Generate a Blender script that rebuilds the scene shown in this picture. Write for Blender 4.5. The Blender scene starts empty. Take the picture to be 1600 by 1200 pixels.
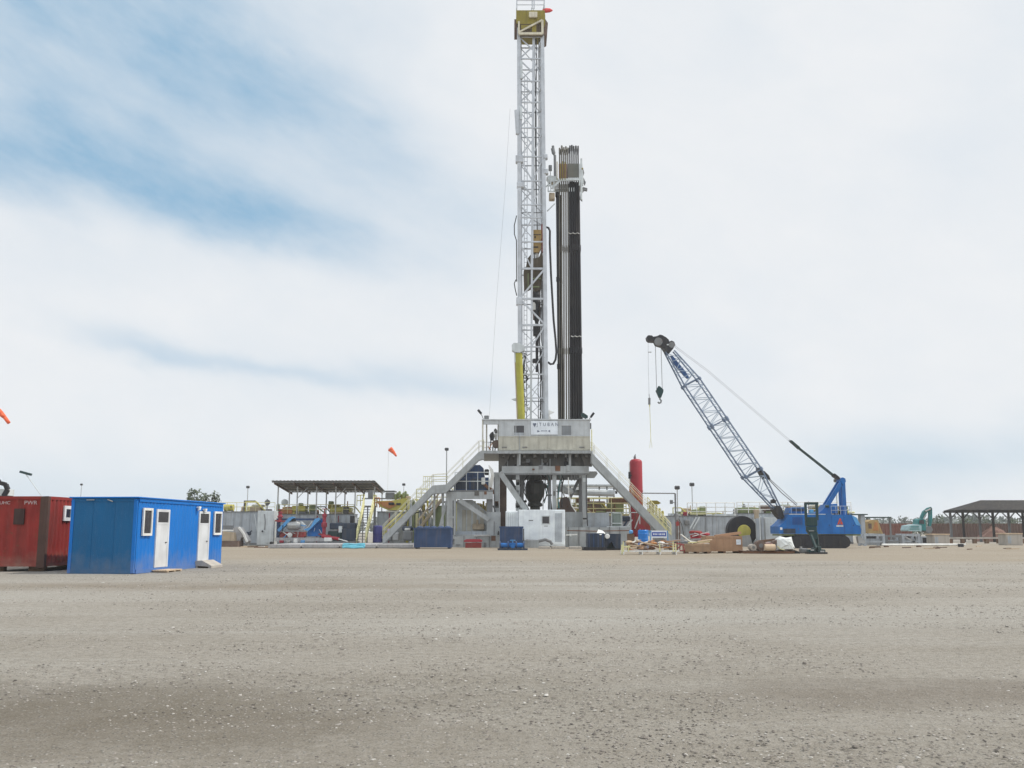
import bpy, math, random
import numpy as np
from mathutils import Vector, Matrix, Euler
R = random.Random(11)
rad = math.radians

# ------------------------------------------------------------------ camera, sky, sun, exposure
SC = bpy.context.scene
COL = SC.collection
F = 1500.0
TH = math.atan(229 / F)
CT, ST = math.cos(TH), math.sin(TH)
CZ = 1.55
cam = bpy.data.cameras.new('camera')
cam.sensor_width = 36.0
cam.lens = 36.0 * F / 1600.0
cam.clip_start = 0.1
cam.clip_end = 6000
camo = bpy.data.objects.new('camera', cam)
COL.objects.link(camo)
camo.location = (0, 0, CZ)
camo.rotation_euler = (math.pi / 2 + TH, 0, 0)
SC.camera = camo
SC.view_settings.view_transform = 'Standard'
SC.view_settings.look = 'None'
SC.view_settings.exposure = 0.0
SC.view_settings.gamma = 1.0
SC.cycles.volume_bounces = 1

SUN_EL, SUN_AZ = 52.0, 86.0          # azimuth measured from +Y (camera heading) towards +X
sd = bpy.data.lights.new('sun', 'SUN')
sd.energy = 3.0
sd.angle = rad(0.8)
sd.color = (1.0, 0.955, 0.88)
so = bpy.data.objects.new('sun', sd)
COL.objects.link(so)
dirv = Vector((math.sin(rad(SUN_AZ)) * math.cos(rad(SUN_EL)), math.cos(rad(SUN_AZ)) * math.cos(rad(SUN_EL)), math.sin(rad(SUN_EL))))
so.rotation_euler = dirv.to_track_quat('Z', 'Y').to_euler()
so.location = (60, -20, 90)

W = bpy.data.worlds.new('World')
SC.world = W
W.use_nodes = True
def build_sky():
    nt = W.node_tree
    N, L = nt.nodes, nt.links
    N.clear()
    def val(x):
        return x
    def m(op, a, b=None, c=None, clamp=False):
        n = N.new('ShaderNodeMath'); n.operation = op; n.use_clamp = clamp
        for i, x in enumerate((a, b, c)):
            if x is None: continue
            if isinstance(x, (int, float)): n.inputs[i].default_value = x
            else: L.new(x, n.inputs[i])
        return n.outputs[0]
    out = N.new('ShaderNodeOutputWorld')
    bg = N.new('ShaderNodeBackground'); bg.inputs[1].default_value = 0.1
    L.new(bg.outputs[0], out.inputs[0])
    sky = N.new('ShaderNodeTexSky'); sky.sky_type = 'NISHITA'; sky.sun_disc = False
    sky.sun_elevation = rad(SUN_EL); sky.sun_rotation = rad(SUN_AZ)
    sky.air_density = 1.0; sky.dust_density = 0.6; sky.ozone_density = 1.2
    tc = N.new('ShaderNodeTexCoord')
    sx = N.new('ShaderNodeSeparateXYZ'); L.new(tc.outputs['Generated'], sx.inputs[0])
    az = m('MULTIPLY', m('ARCTAN2', sx.outputs[0], sx.outputs[1]), 57.2958)
    el = m('MULTIPLY', m('ARCSINE', sx.outputs[2]), 57.2958)
    # warp the cloud layout with noise, stretched along the streaks
    def noise(sa, se, rot, scale, det, off, rough=0.55):
        c, s = math.cos(rad(rot)), math.sin(rad(rot))
        a2 = m('MULTIPLY', m('ADD', m('MULTIPLY', az, c), m('MULTIPLY', el, s)), sa)
        e2 = m('MULTIPLY', m('SUBTRACT', m('MULTIPLY', el, c), m('MULTIPLY', az, s)), se)
        cb = N.new('ShaderNodeCombineXYZ'); L.new(a2, cb.inputs[0]); L.new(e2, cb.inputs[1]); cb.inputs[2].default_value = off
        n = N.new('ShaderNodeTexNoise'); n.inputs['Scale'].default_value = scale; n.inputs['Detail'].default_value = det
        n.inputs['Roughness'].default_value = rough
        L.new(cb.outputs[0], n.inputs['Vector'])
        return n.outputs[0]
    w1 = m('SUBTRACT', noise(0.5, 1.0, -18, 0.16, 6, 1.7), 0.5)
    w2 = m('SUBTRACT', noise(0.5, 1.0, -18, 0.16, 6, 9.2), 0.5)
    azw = m('ADD', az, m('MULTIPLY', w1, 11.0))
    elw = m('ADD', el, m('MULTIPLY', w2, 5.0))
    def P(px, py):
        u = (px - 800) / F; v = (600 - py) / F
        x, y, z = u, CT - v * ST, ST + v * CT
        return math.degrees(math.atan2(x, y)), math.degrees(math.atan2(z, math.hypot(x, y)))
    total = None
    #   px, py, half-length deg, half-width deg, tilt deg (down to the right negative), amount
    for px, py, sl, sw, rot, amp in SKY_HOLES:
        a0, e0 = P(px, py)
        c, s = math.cos(rad(rot)), math.sin(rad(rot))
        da = m('SUBTRACT', azw, a0); de = m('SUBTRACT', elw, e0)
        p = m('ADD', m('MULTIPLY', da, c / sl), m('MULTIPLY', de, s / sl))
        q = m('SUBTRACT', m('MULTIPLY', de, c / sw), m('MULTIPLY', da, s / sw))
        g = m('MULTIPLY', m('EXPONENT', m('MULTIPLY', m('ADD', m('MULTIPLY', p, p), m('MULTIPLY', q, q)), -1.0)), amp)
        total = g if total is None else m('ADD', total, g)
    fib = noise(0.45, 1.05, -20, 0.26, 9, 4.4, 0.60)
    fib3 = noise(0.6, 1.5, -21, 0.42, 10, 7.1, 0.64)
    fib2 = noise(0.6, 1.0, -15, 0.09, 6, 2.2, 0.55)
    # everywhere else in the sky: broken thin cloud
    side = m('SMOOTH_MIN', m('MULTIPLY', m('MAXIMUM', m('SUBTRACT', m('ABSOLUTE', az), 34), 0.0), 0.012), 0.22, 0.1)
    gen = m('ADD', m('MULTIPLY', m('SUBTRACT', fib2, 0.47), 0.75), 0.03)
    blue = m('ADD', total, m('MAXIMUM', gen, 0.0))
    blue = m('MULTIPLY', blue, m('ADD', 0.22, m('MULTIPLY', m('ADD', m('MULTIPLY', fib, 0.6), m('MULTIPLY', fib3, 0.4)), 1.65)))
    blue = m('ADD', blue, side)
    blue = m('MINIMUM', m('MAXIMUM', m('SUBTRACT', m('MULTIPLY', blue, 1.04), 0.03), 0.0), 1.0)
    # cloud radiance: a little brighter towards the sun and in thick parts
    cr = N.new('ShaderNodeValToRGB')
    L.new(m('ADD', m('MULTIPLY', fib2, 0.45), m('ADD', m('MULTIPLY', fib, 0.3), m('MULTIPLY', fib3, 0.25))), cr.inputs[0])
    cr.color_ramp.elements[0].position = 0.30; cr.color_ramp.elements[0].color = (0.79, 0.83, 0.872, 1)
    cr.color_ramp.elements[1].position = 0.70; cr.color_ramp.elements[1].color = (0.885, 0.898, 0.915, 1)
    up = N.new('ShaderNodeVectorMath'); up.operation = 'SCALE'; up.inputs['Scale'].default_value = 10.0
    L.new(cr.outputs[0], up.inputs[0])
    # unseen sky away from the view, brightened as added fill for camera-facing sides
    rear = m('MULTIPLY', m('SUBTRACT', m('ABSOLUTE', az), 50), 0.014, clamp=True)
    L.new(m('ADD', 10.0, m('MULTIPLY', rear, 5.5)), up.inputs['Scale'])
    bl = N.new('ShaderNodeMix'); bl.data_type = 'RGBA'; bl.inputs[0].default_value = 0.85
    L.new(sky.outputs[0], bl.inputs[6]); bl.inputs[7].default_value = (3.0, 5.2, 7.2, 1)
    mx = N.new('ShaderNodeMix'); mx.data_type = 'RGBA'
    L.new(blue, mx.inputs[0]); L.new(up.outputs[0], mx.inputs[6]); L.new(bl.outputs[2], mx.inputs[7])
    L.new(mx.outputs[2], bg.inputs[0])
SKY_HOLES = [
    (110, 30, 13, 5.5, -14, 0.54), (400, 150, 11, 3.6, -22, 0.38), (0, 250, 8, 1.7, -8, 0.50), (270, 295, 9, 2.0, -15, 0.60),
    (490, 350, 5.5, 1.8, -14, 0.46), (640, 270, 8, 2.4, -25, 0.26), (150, 180, 10, 1.1, -18, 0.16), (560, 60, 6, 3, -25, 0.10),
    (250, 540, 4, 0.9, -12, 0.28), (420, 575, 7, 0.7, -6, 0.26), (690, 600, 6, 1.2, -4, 0.26), (60, 770, 12, 2.4, 3, 0.30),
    (1560, 700, 10, 2.0, 12, 0.28), (1250, 770, 14, 2.2, 3, 0.22), (500, 785, 16, 1.2, 0, 0.12),
]
build_sky()

# ------------------------------------------------------------------ helpers
def at(px, py, Y):
    u = (px - 800) / F; v = (600 - py) / F
    x, y, z = u, CT - v * ST, ST + v * CT
    t = Y / y
    return Vector((x * t, Y, CZ + z * t))
def rect(x0, y0, x1, y1, Y):
    ym = (y0 + y1) / 2; xm = (x0 + x1) / 2
    return at(x0, ym, Y).x, at(x1, ym, Y).x, at(xm, y1, Y).z, at(xm, y0, Y).z
def V(*a): return Vector(a)

ROOT = {}
class MB:
    def __init__(s): s.v = []; s.f = []
    def add(s, vs, fs):
        b = len(s.v); s.v += [tuple(v) for v in vs]; s.f += [tuple(i + b for i in f) for f in fs]; return s
    def box(s, x0, x1, y0, y1, z0, z1):
        return s.add([(x0, y0, z0), (x1, y0, z0), (x1, y1, z0), (x0, y1, z0), (x0, y0, z1), (x1, y0, z1), (x1, y1, z1), (x0, y1, z1)],
                     [(0, 3, 2, 1), (4, 5, 6, 7), (0, 1, 5, 4), (1, 2, 6, 5), (2, 3, 7, 6), (3, 0, 4, 7)])
    def cbox(s, x0, x1, y0, y1, z0, z1, b=0.03):          # box with chamfered edges
        pts = []
        for sx in (0, 1):
            for sy in (0, 1):
                for sz in (0, 1):
                    X = (x0, x1)[sx]; Y = (y0, y1)[sy]; Z = (z0, z1)[sz]
                    dx = b if sx == 0 else -b; dy = b if sy == 0 else -b; dz = b if sz == 0 else -b
                    pts += [(X, Y + dy, Z + dz), (X + dx, Y, Z + dz), (X + dx, Y + dy, Z)]
        import bmesh
        bm = bmesh.new()
        for p in pts: bm.verts.new(p)
        bmesh.ops.convex_hull(bm, input=bm.verts)
        bmesh.ops.dissolve_limit(bm, angle_limit=0.01, verts=bm.verts, edges=bm.edges)
        bm.verts.index_update()
        vs = [v.co.copy() for v in bm.verts]; fs = [[v.index for v in f.verts] for f in bm.faces]
        bm.free()
        return s.add(vs, fs)
    def pbox(s, x0, y0, x1, y1, Y, D, ground=False, b=0.0):
        X0, X1, Z0, Z1 = rect(x0, y0, x1, y1, Y)
        if ground: Z0 = 0.0
        return s.cbox(X0, X1, Y, Y + D, Z0, Z1, b) if b else s.box(X0, X1, Y, Y + D, Z0, Z1)
    def bar(s, p, q, w, h=None, up=(0, 0, 1)):
        p, q = Vector(p), Vector(q); h = h or w
        d = (q - p)
        if d.length < 1e-6: return s
        d.normalize(); u = Vector(up)
        if abs(d.dot(u)) > 0.98: u = Vector((0, 1, 0))
        a = d.cross(u).normalized() * (w / 2); b = a.cross(d).normalized() * (h / 2)
        return s.add([p - a - b, p + a - b, p + a + b, p - a + b, q - a - b, q + a - b, q + a + b, q - a + b],
                     [(0, 1, 2, 3), (7, 6, 5, 4), (0, 4, 5, 1), (1, 5, 6, 2), (2, 6, 7, 3), (3, 7, 4, 0)])
    def tube(s, p, q, r, n=8, r2=None):
        p, q = Vector(p), Vector(q); r2 = r if r2 is None else r2
        d = (q - p).normalized(); u = Vector((0, 0, 1)) if abs(d.z) < 0.9 else Vector((0, 1, 0))
        a = d.cross(u).normalized(); b = a.cross(d)
        vs = []
        for P_, rr in ((p, r), (q, r2)):
            for i in range(n):
                t = 2 * math.pi * i / n
                vs.append(P_ + a * (math.cos(t) * rr) + b * (math.sin(t) * rr))
        fs = [(i, (i + 1) % n, n + (i + 1) % n, n + i) for i in range(n)]
        fs += [tuple(range(n - 1, -1, -1)), tuple(range(n, 2 * n))]
        return s.add(vs, fs)
    def path(s, pts, r, n=6):
        pts = [Vector(p) for p in pts]
        rings = []
        for i, p in enumerate(pts):
            d = (pts[min(i + 1, len(pts) - 1)] - pts[max(i - 1, 0)]).normalized()
            u = Vector((0, 1, 0)) if abs(d.y) < 0.9 else Vector((0, 0, 1))
            a = d.cross(u).normalized(); b = a.cross(d)
            rings.append([p + a * (math.cos(2 * math.pi * k / n) * r) + b * (math.sin(2 * math.pi * k / n) * r) for k in range(n)])
        vs = [v for ring in rings for v in ring]; fs = []
        for i in range(len(rings) - 1):
            for k in range(n):
                fs.append((i * n + k, i * n + (k + 1) % n, (i + 1) * n + (k + 1) % n, (i + 1) * n + k))
        fs += [tuple(range(n - 1, -1, -1)), tuple((len(rings) - 1) * n + k for k in range(n))]
        return s.add(vs, fs)
    def prism(s, poly, y0, y1):                          # (x, z) outline pushed along Y
        n = len(poly)
        vs = [(x, y0, z) for x, z in poly] + [(x, y1, z) for x, z in poly]
        fs = [tuple(range(n)), tuple(range(2 * n - 1, n - 1, -1))] + [(i, n + i, n + (i + 1) % n, (i + 1) % n) for i in range(n)]
        return s.add(vs, fs)
    def pprism(s, pix, Y, D):
        return s.prism([(at(x, y, Y).x, at(x, y, Y).z) for x, y in pix], Y, Y + D)
    def prismx(s, poly, x0, x1):                         # (y, z) outline pushed along X
        n = len(poly)
        vs = [(x0, y, z) for y, z in poly] + [(x1, y, z) for y, z in poly]
        fs = [tuple(range(n)), tuple(range(2 * n - 1, n - 1, -1))] + [(i, n + i, n + (i + 1) % n, (i + 1) % n) for i in range(n)]
        return s.add(vs, fs)
    def lathe(s, prof, c, n=16, axis='z'):
        c = Vector(c); vs = []; fs = []
        for r, z in prof:
            for i in range(n):
                t = 2 * math.pi * i / n; a, b = math.cos(t) * r, math.sin(t) * r
                vs.append(c + (V(a, b, z) if axis == 'z' else V(a, z, b) if axis == 'y' else V(z, a, b)))
        for j in range(len(prof) - 1):
            for i in range(n):
                fs.append((j * n + i, j * n + (i + 1) % n, (j + 1) * n + (i + 1) % n, (j + 1) * n + i))
        fs += [tuple(range(n - 1, -1, -1)), tuple((len(prof) - 1) * n + i for i in range(n))]
        return s.add(vs, fs)
    def ball(s, c, r, n=10, sq=(1, 1, 1)):
        prof = [(max(1e-3, math.sin(math.pi * j / 6) * r), -math.cos(math.pi * j / 6) * r) for j in range(7)]
        b = len(s.v); s.lathe(prof, (0, 0, 0), n)
        for i in range(b, len(s.v)):
            x, y, z = s.v[i]; s.v[i] = (x * sq[0] + c[0], y * sq[1] + c[1], z * sq[2] + c[2])
        return s
    def build(s, name, mat, parent=None, local=False, smooth=False, origin=None, **props):
        off = Vector((0, 0, 0))
        if parent is not None and not local: off = ROOT.get(parent.name, Vector((0, 0, 0)))
        if parent is None:
            if origin is None and not local:
                A = np.array(s.v); off = Vector((A[:, 0].mean(), A[:, 1].mean(), A[:, 2].min()))
            elif origin is not None: off = Vector(origin)
        me = bpy.data.meshes.new(name)
        me.from_pydata([(v[0] - off.x, v[1] - off.y, v[2] - off.z) for v in s.v], [], s.f)
        me.materials.append(mat)
        me.update()
        import bmesh
        bm = bmesh.new(); bm.from_mesh(me); bmesh.ops.recalc_face_normals(bm, faces=bm.faces); bm.to_mesh(me); bm.free()
        if smooth:
            for p in me.polygons: p.use_smooth = True
        o = bpy.data.objects.new(name, me); COL.objects.link(o)
        if parent is not None:
            o.parent = parent
            ROOT[o.name] = ROOT.get(parent.name, Vector((0, 0, 0)))
        else:
            o.location = off; ROOT[o.name] = off.copy()
        for k, v in props.items(): o[k] = v
        return o
    def thing(s, name, mat, label, cat, group=None, **kw):
        o = s.build(name, mat, None, **kw); o['label'] = label; o['category'] = cat
        if group: o['group'] = group
        return o

def T(name, label, cat, loc, group=None, rz=0):
    o = bpy.data.objects.new(name, None); COL.objects.link(o)
    o.empty_display_size = 0.5
    o.location = loc; o.rotation_euler = (0, 0, rz); o['label'] = label; o['category'] = cat
    if group: o['group'] = group
    ROOT[o.name] = Vector(loc)
    return o
def copy_tree(o, parent=None):
    c = o.copy(); COL.objects.link(c); c.parent = parent
    for ch in o.children: copy_tree(ch, c)
    return c
def copy_to(o, loc, label=None, rz=None, scale=None):
    c = copy_tree(o); c.location = loc
    if label: c['label'] = label
    if rz is not None: c.rotation_euler = (0, 0, rz)
    if scale is not None: c.scale = (scale,) * 3 if not isinstance(scale, tuple) else scale
    return c
def words(name, text, size, mat, parent, loc, rot=(math.pi / 2, 0, 0), align='CENTER', sx=1.0):
    cu = bpy.data.curves.new(name, 'FONT'); cu.body = text; cu.size = size; cu.align_x = align; cu.align_y = 'CENTER'; cu.extrude = 0.004
    cu.materials.append(mat)
    tmp = bpy.data.objects.new(name, cu); COL.objects.link(tmp)
    me = bpy.data.meshes.new_from_object(tmp.evaluated_get(bpy.context.evaluated_depsgraph_get()))
    bpy.data.objects.remove(tmp)
    o = bpy.data.objects.new(name, me); COL.objects.link(o); o.parent = parent; o.location = loc; o.rotation_euler = rot; o.scale = (sx, 1, 1)
    return o

# ------------------------------------------------------------------ materials
MATS = {}
def paint(name, col, rough=0.5, metal=0.0, var=0.18, dirt=0.25, dirt_col=(0.16, 0.13, 0.10), scale=1.2, bump=0.02, rust=0.0, streak=6.0, bscale=30, spec=0.3, splash=0.0):
    if name in MATS: return MATS[name]
    mt = bpy.data.materials.new(name); mt.use_nodes = True
    nt = mt.node_tree; N, L = nt.nodes, nt.links
    b = N['Principled BSDF']; b.inputs['Roughness'].default_value = rough; b.inputs['Metallic'].default_value = metal; b.inputs['Specular IOR Level'].default_value = spec
    tc = N.new('ShaderNodeTexCoord')
    n1 = N.new('ShaderNodeTexNoise'); n1.inputs['Scale'].default_value = scale; n1.inputs['Detail'].default_value = 6
    L.new(tc.outputs['Object'], n1.inputs['Vector'])
    mp = N.new('ShaderNodeMapping'); mp.inputs['Scale'].default_value = (streak, streak, 0.45); L.new(tc.outputs['Object'], mp.inputs[0])
    n2 = N.new('ShaderNodeTexNoise'); n2.inputs['Scale'].default_value = 0.8; n2.inputs['Detail'].default_value = 5; L.new(mp.outputs[0], n2.inputs['Vector'])
    cr = N.new('ShaderNodeValToRGB'); L.new(n1.outputs[0], cr.inputs[0])
    cr.color_ramp.elements[0].position = 0.3; cr.color_ramp.elements[1].position = 0.7
    cr.color_ramp.elements[0].color = tuple(c * (1 - var) for c in col) + (1,)
    cr.color_ramp.elements[1].color = tuple(min(0.95, c * (1 + var * 0.6)) for c in col) + (1,)
    last = cr.outputs[0]
    def over(fac_src, lo, hi, amt, c):
        nonlocal last
        r = N.new('ShaderNodeMapRange'); r.inputs[1].default_value = lo; r.inputs[2].default_value = hi; r.inputs[3].default_value = 0; r.inputs[4].default_value = amt
        L.new(fac_src, r.inputs[0])
        mx = N.new('ShaderNodeMix'); mx.data_type = 'RGBA'; L.new(r.outputs[0], mx.inputs[0]); L.new(last, mx.inputs[6]); mx.inputs[7].default_value = tuple(c) + (1,)
        last = mx.outputs[2]
    if dirt > 0: over(n2.outputs[0], 0.48, 0.72, dirt, dirt_col)
    if rust > 0:
        n3 = N.new('ShaderNodeTexNoise'); n3.inputs['Scale'].default_value = 3.2; n3.inputs['Detail'].default_value = 8; n3.inputs['Roughness'].default_value = 0.7
        L.new(tc.outputs['Object'], n3.inputs['Vector'])
        over(n3.outputs[0], 0.66 - rust * 0.3, 0.74 - rust * 0.2, 0.85, (0.13, 0.055, 0.025))
    if splash > 0:
        sp = N.new('ShaderNodeSeparateXYZ'); L.new(tc.outputs['Object'], sp.inputs[0])
        n5 = N.new('ShaderNodeTexNoise'); n5.inputs['Scale'].default_value = 2.6; n5.inputs['Detail'].default_value = 7; L.new(tc.outputs['Object'], n5.inputs['Vector'])
        a = N.new('ShaderNodeMath'); a.operation = 'MULTIPLY_ADD'; a.inputs[1].default_value = -1.5; L.new(n5.outputs[0], a.inputs[0]); L.new(sp.outputs[2], a.inputs[2])
        over(a.outputs[0], 0.05, -0.75, splash, (0.30, 0.25, 0.19))
        n6 = N.new('ShaderNodeTexNoise'); n6.inputs['Scale'].default_value = 5.5; n6.inputs['Detail'].default_value = 9; n6.inputs['Roughness'].default_value = 0.75; L.new(mp.outputs[0], n6.inputs['Vector'])
        over(n6.outputs[0], 0.57, 0.70, 0.55, tuple(min(.9, c * 1.5 + .05) for c in col))
        over(n6.outputs[0], 0.36, 0.28, 0.5, (0.10, 0.05, 0.03))
    L.new(last, b.inputs['Base Color'])
    if bump > 0:
        n4 = N.new('ShaderNodeTexNoise'); n4.inputs['Scale'].default_value = bscale; n4.inputs['Detail'].default_value = 3; L.new(tc.outputs['Object'], n4.inputs['Vector'])
        bp = N.new('ShaderNodeBump'); bp.inputs['Strength'].default_value = 0.35; bp.inputs['Distance'].default_value = bump
        L.new(n4.outputs[0], bp.inputs['Height']); L.new(bp.outputs[0], b.inputs['Normal'])
    MATS[name] = mt
    return mt
white = paint('mast_white', (0.54, 0.56, 0.59), 0.45, dirt=0.12, rust=0.05)
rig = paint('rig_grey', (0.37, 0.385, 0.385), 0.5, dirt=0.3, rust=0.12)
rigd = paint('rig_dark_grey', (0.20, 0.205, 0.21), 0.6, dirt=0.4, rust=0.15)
cabin = paint('cabin_grey', (0.52, 0.54, 0.55), 0.5, dirt=0.2, rust=0.03)
beige = paint('cabin_beige', (0.53, 0.51, 0.43), 0.5, dirt=0.3, rust=0.05)
pale = paint('pale_grey', (0.60, 0.63, 0.63), 0.5, dirt=0.2, rust=0.03)
tank = paint('tank_grey', (0.40, 0.43, 0.46), 0.5, dirt=0.35, rust=0.12)
gen_white = paint('generator_white', (0.82, 0.86, 0.90), 0.4, dirt=0.12)
yellow = paint('safety_yellow', (0.52, 0.46, 0.10), 0.5, dirt=0.25, rust=0.05)
ram = paint('ram_yellow', (0.37, 0.345, 0.045), 0.4, dirt=0.1)
railc = paint('rail_pale_yellow', (0.72, 0.68, 0.36), 0.5, dirt=0.2, rust=0.05)
cream_rail = paint('rail_cream', (0.74, 0.71, 0.54), 0.5, dirt=0.2, rust=0.04)
olive = paint('crown_olive_yellow', (0.26, 0.205, 0.026), 0.5, dirt=0.4, dirt_col=(0.08, 0.06, 0.03), rust=0.1)
block_y = paint('block_yellow', (0.42, 0.27, 0.09), 0.5, dirt=0.4, rust=0.1)
orange = paint('orange_paint', (0.46, 0.20, 0.07), 0.6, dirt=0.3)
dark = paint('dark_steel', (0.028, 0.028, 0.032), 0.5, metal=0.2, dirt=0.25)
bopm = paint('blackened_steel', (0.05, 0.05, 0.045), 0.5, metal=0.2, dirt=0.3)
black = paint('black_rubber', (0.025, 0.025, 0.03), 0.7, dirt=0.2, dirt_col=(0.12, 0.10, 0.08))
pipeb = paint('pipe_black', (0.014, 0.013, 0.016), 0.5, metal=0.2, dirt=0.15, scale=0.3)
pipeg = paint('pipe_grey', (0.16, 0.145, 0.12), 0.5, metal=0.2, dirt=0.5, dirt_col=(0.07, 0.05, 0.035), scale=0.4)
steel = paint('bare_steel', (0.42, 0.42, 0.41), 0.45, metal=0.5, dirt=0.3)
rustm = paint('rusty_steel', (0.17, 0.085, 0.05), 0.85, dirt=0.4, dirt_col=(0.06, 0.035, 0.025), rust=0.3, var=0.35)
underm = paint('shade_darkened_grey', (0.12, 0.115, 0.105), 0.7, dirt=0.4, rust=0.1)  # floor beam grey, darkened further to hold the shade under the floor
vred = paint('valve_red', (0.34, 0.04, 0.06), 0.6, dirt=0.3, dirt_col=(0.10, 0.05, 0.06))
brown = paint('brown_steel', (0.16, 0.11, 0.09), 0.8, dirt=0.4, rust=0.25, var=0.3)
blue = paint('container_blue', (0.004, 0.155, 0.52), 0.55, dirt=0.12, var=0.10, dirt_col=(0.05, 0.15, 0.33), scale=0.6, spec=.2, splash=.32)
blue_end = paint('dull_shaded_blue', (0.008, 0.11, 0.26), 0.6, dirt=0.15, var=0.12, dirt_col=(0.05, 0.10, 0.17), scale=0.6, spec=.2, splash=.22)  # duller end panel blue, darkened further to carry the unlit end's shade
blue2 = paint('equipment_blue', (0.032, 0.065, 0.15), 0.5, dirt=0.3, var=0.25)
blue3 = paint('crane_blue', (0.010, 0.135, 0.42), 0.5, dirt=0.35, var=0.2, dirt_col=(0.05, 0.09, 0.16), rust=.04)
lblue = paint('hopper_blue', (0.10, 0.34, 0.66), 0.5, dirt=0.25)
navy = paint('navy_paint', (0.03, 0.045, 0.075), 0.5, dirt=0.3)
teal = paint('excavator_teal', (0.03, 0.20, 0.20), 0.5, dirt=0.35)
tealw = paint('excavator_pale', (0.35, 0.50, 0.52), 0.5, dirt=0.3)
green = paint('machine_green', (0.018, 0.05, 0.052), 0.5, dirt=0.25)
sage = paint('sage_green', (0.22, 0.26, 0.12), 0.6, dirt=0.4)
red = paint('vessel_red', (0.38, 0.03, 0.045), 0.45, dirt=0.1)
redc = paint('container_red', (0.27, 0.026, 0.020), 0.7, dirt=0.4, dirt_col=(0.10, 0.035, 0.025), rust=0.22, var=0.25, streak=3, splash=.35)
redp = paint('container_patch', (0.055, 0.03, 0.026), 0.8, dirt=0.3)
post = paint('container_post', (0.085, 0.045, 0.034), 0.7, dirt=0.4, rust=0.3)
wood = paint('plywood', (0.40, 0.245, 0.15), 0.8, dirt=0.3, var=0.2, dirt_col=(0.25, 0.14, 0.08))
wood2 = paint('pale_timber', (0.60, 0.46, 0.32), 0.8, dirt=0.25, dirt_col=(0.3, 0.2, 0.12))
woodd = paint('dark_timber', (0.18, 0.11, 0.07), 0.85, dirt=0.4)
pvc = paint('white_plastic', (0.78, 0.77, 0.73), 0.5, dirt=0.25, dirt_col=(0.4, 0.36, 0.3))
door_w = paint('door_white', (0.64, 0.65, 0.66), 0.5, dirt=0.15, dirt_col=(0.35, 0.3, 0.25))
concrete = paint('concrete', (0.44, 0.40, 0.35), 0.9, dirt=0.3, var=0.15, bump=0.03)
turq = paint('turquoise_hose', (0.16, 0.50, 0.62), 0.5, dirt=0.2)
roofm = paint('shed_roof', (0.014, 0.012, 0.012), 0.7, dirt=0.3, var=0.25)
roofu = paint('canopy_sheet', (0.30, 0.285, 0.26), 0.6, dirt=0.5, dirt_col=(0.12, 0.08, 0.06), rust=0.15)
tan = paint('tan_paint', (0.46, 0.37, 0.26), 0.6, dirt=0.35)
orange_cloth = paint('orange_cloth', (0.85, 0.16, 0.07), 0.9, dirt=0.05, bump=0)
boomc = paint('boom_slate', (0.15, 0.20, 0.29), 0.5, dirt=0.3)
boomw = paint('boom_pale', (0.40, 0.48, 0.58), 0.5, dirt=0.3)
ink = paint('sign_ink', (0.16, 0.18, 0.24), 0.6, dirt=0, bump=0)
ink_white = paint('faded_white_ink', (0.55, 0.42, 0.40), 0.8, dirt=0.3)
ink_red = paint('red_ink', (0.60, 0.08, 0.03), 0.5, dirt=0.1, bump=0)
signw = paint('sign_white', (0.78, 0.82, 0.88), 0.4, dirt=0.1, bump=0)
mat_grey = paint('mat_grey', (0.42, 0.41, 0.41), 0.85, dirt=0.4, var=0.2)
brickred = paint('red_steel', (0.30, 0.05, 0.045), 0.6, dirt=0.35, rust=0.1)

def glass_mat():
    mt = bpy.data.materials.new('window_glass'); mt.use_nodes = True
    b = mt.node_tree.nodes['Principled BSDF']
    b.inputs['Base Color'].default_value = (0.035, 0.033, 0.036, 1); b.inputs['Roughness'].default_value = 0.12
    b.inputs['IOR'].default_value = 1.5
    n = mt.node_tree.nodes.new('ShaderNodeTexNoise'); n.inputs['Scale'].default_value = 3
    r = mt.node_tree.nodes.new('ShaderNodeMapRange'); r.inputs[3].default_value = 0.06; r.inputs[4].default_value = 0.3
    mt.node_tree.links.new(n.outputs[0], r.inputs[0]); mt.node_tree.links.new(r.outputs[0], b.inputs['Roughness'])
    return mt
glass = glass_mat()

def leaf_mat(name, c0, c1):
    mt = bpy.data.materials.new(name); mt.use_nodes = True
    nt = mt.node_tree; N, L = nt.nodes, nt.links
    b = N['Principled BSDF']; b.inputs['Roughness'].default_value = 0.7
    g = N.new('ShaderNodeNewGeometry')
    cr = N.new('ShaderNodeValToRGB'); cr.color_ramp.elements[0].color = tuple(c0) + (1,); cr.color_ramp.elements[1].color = tuple(c1) + (1,)
    L.new(g.outputs['Random Per Island'], cr.inputs[0]); L.new(cr.outputs[0], b.inputs['Base Color'])
    return mt
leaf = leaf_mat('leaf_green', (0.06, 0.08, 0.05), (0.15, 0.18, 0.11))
leaf2 = leaf_mat('leaf_far_hazed', (0.10, 0.12, 0.11), (0.20, 0.22, 0.20))  # leaf colours paled and greyed to carry the haze of distance
bark = paint('bark', (0.12, 0.095, 0.075), 0.9, dirt=0.3)

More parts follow.
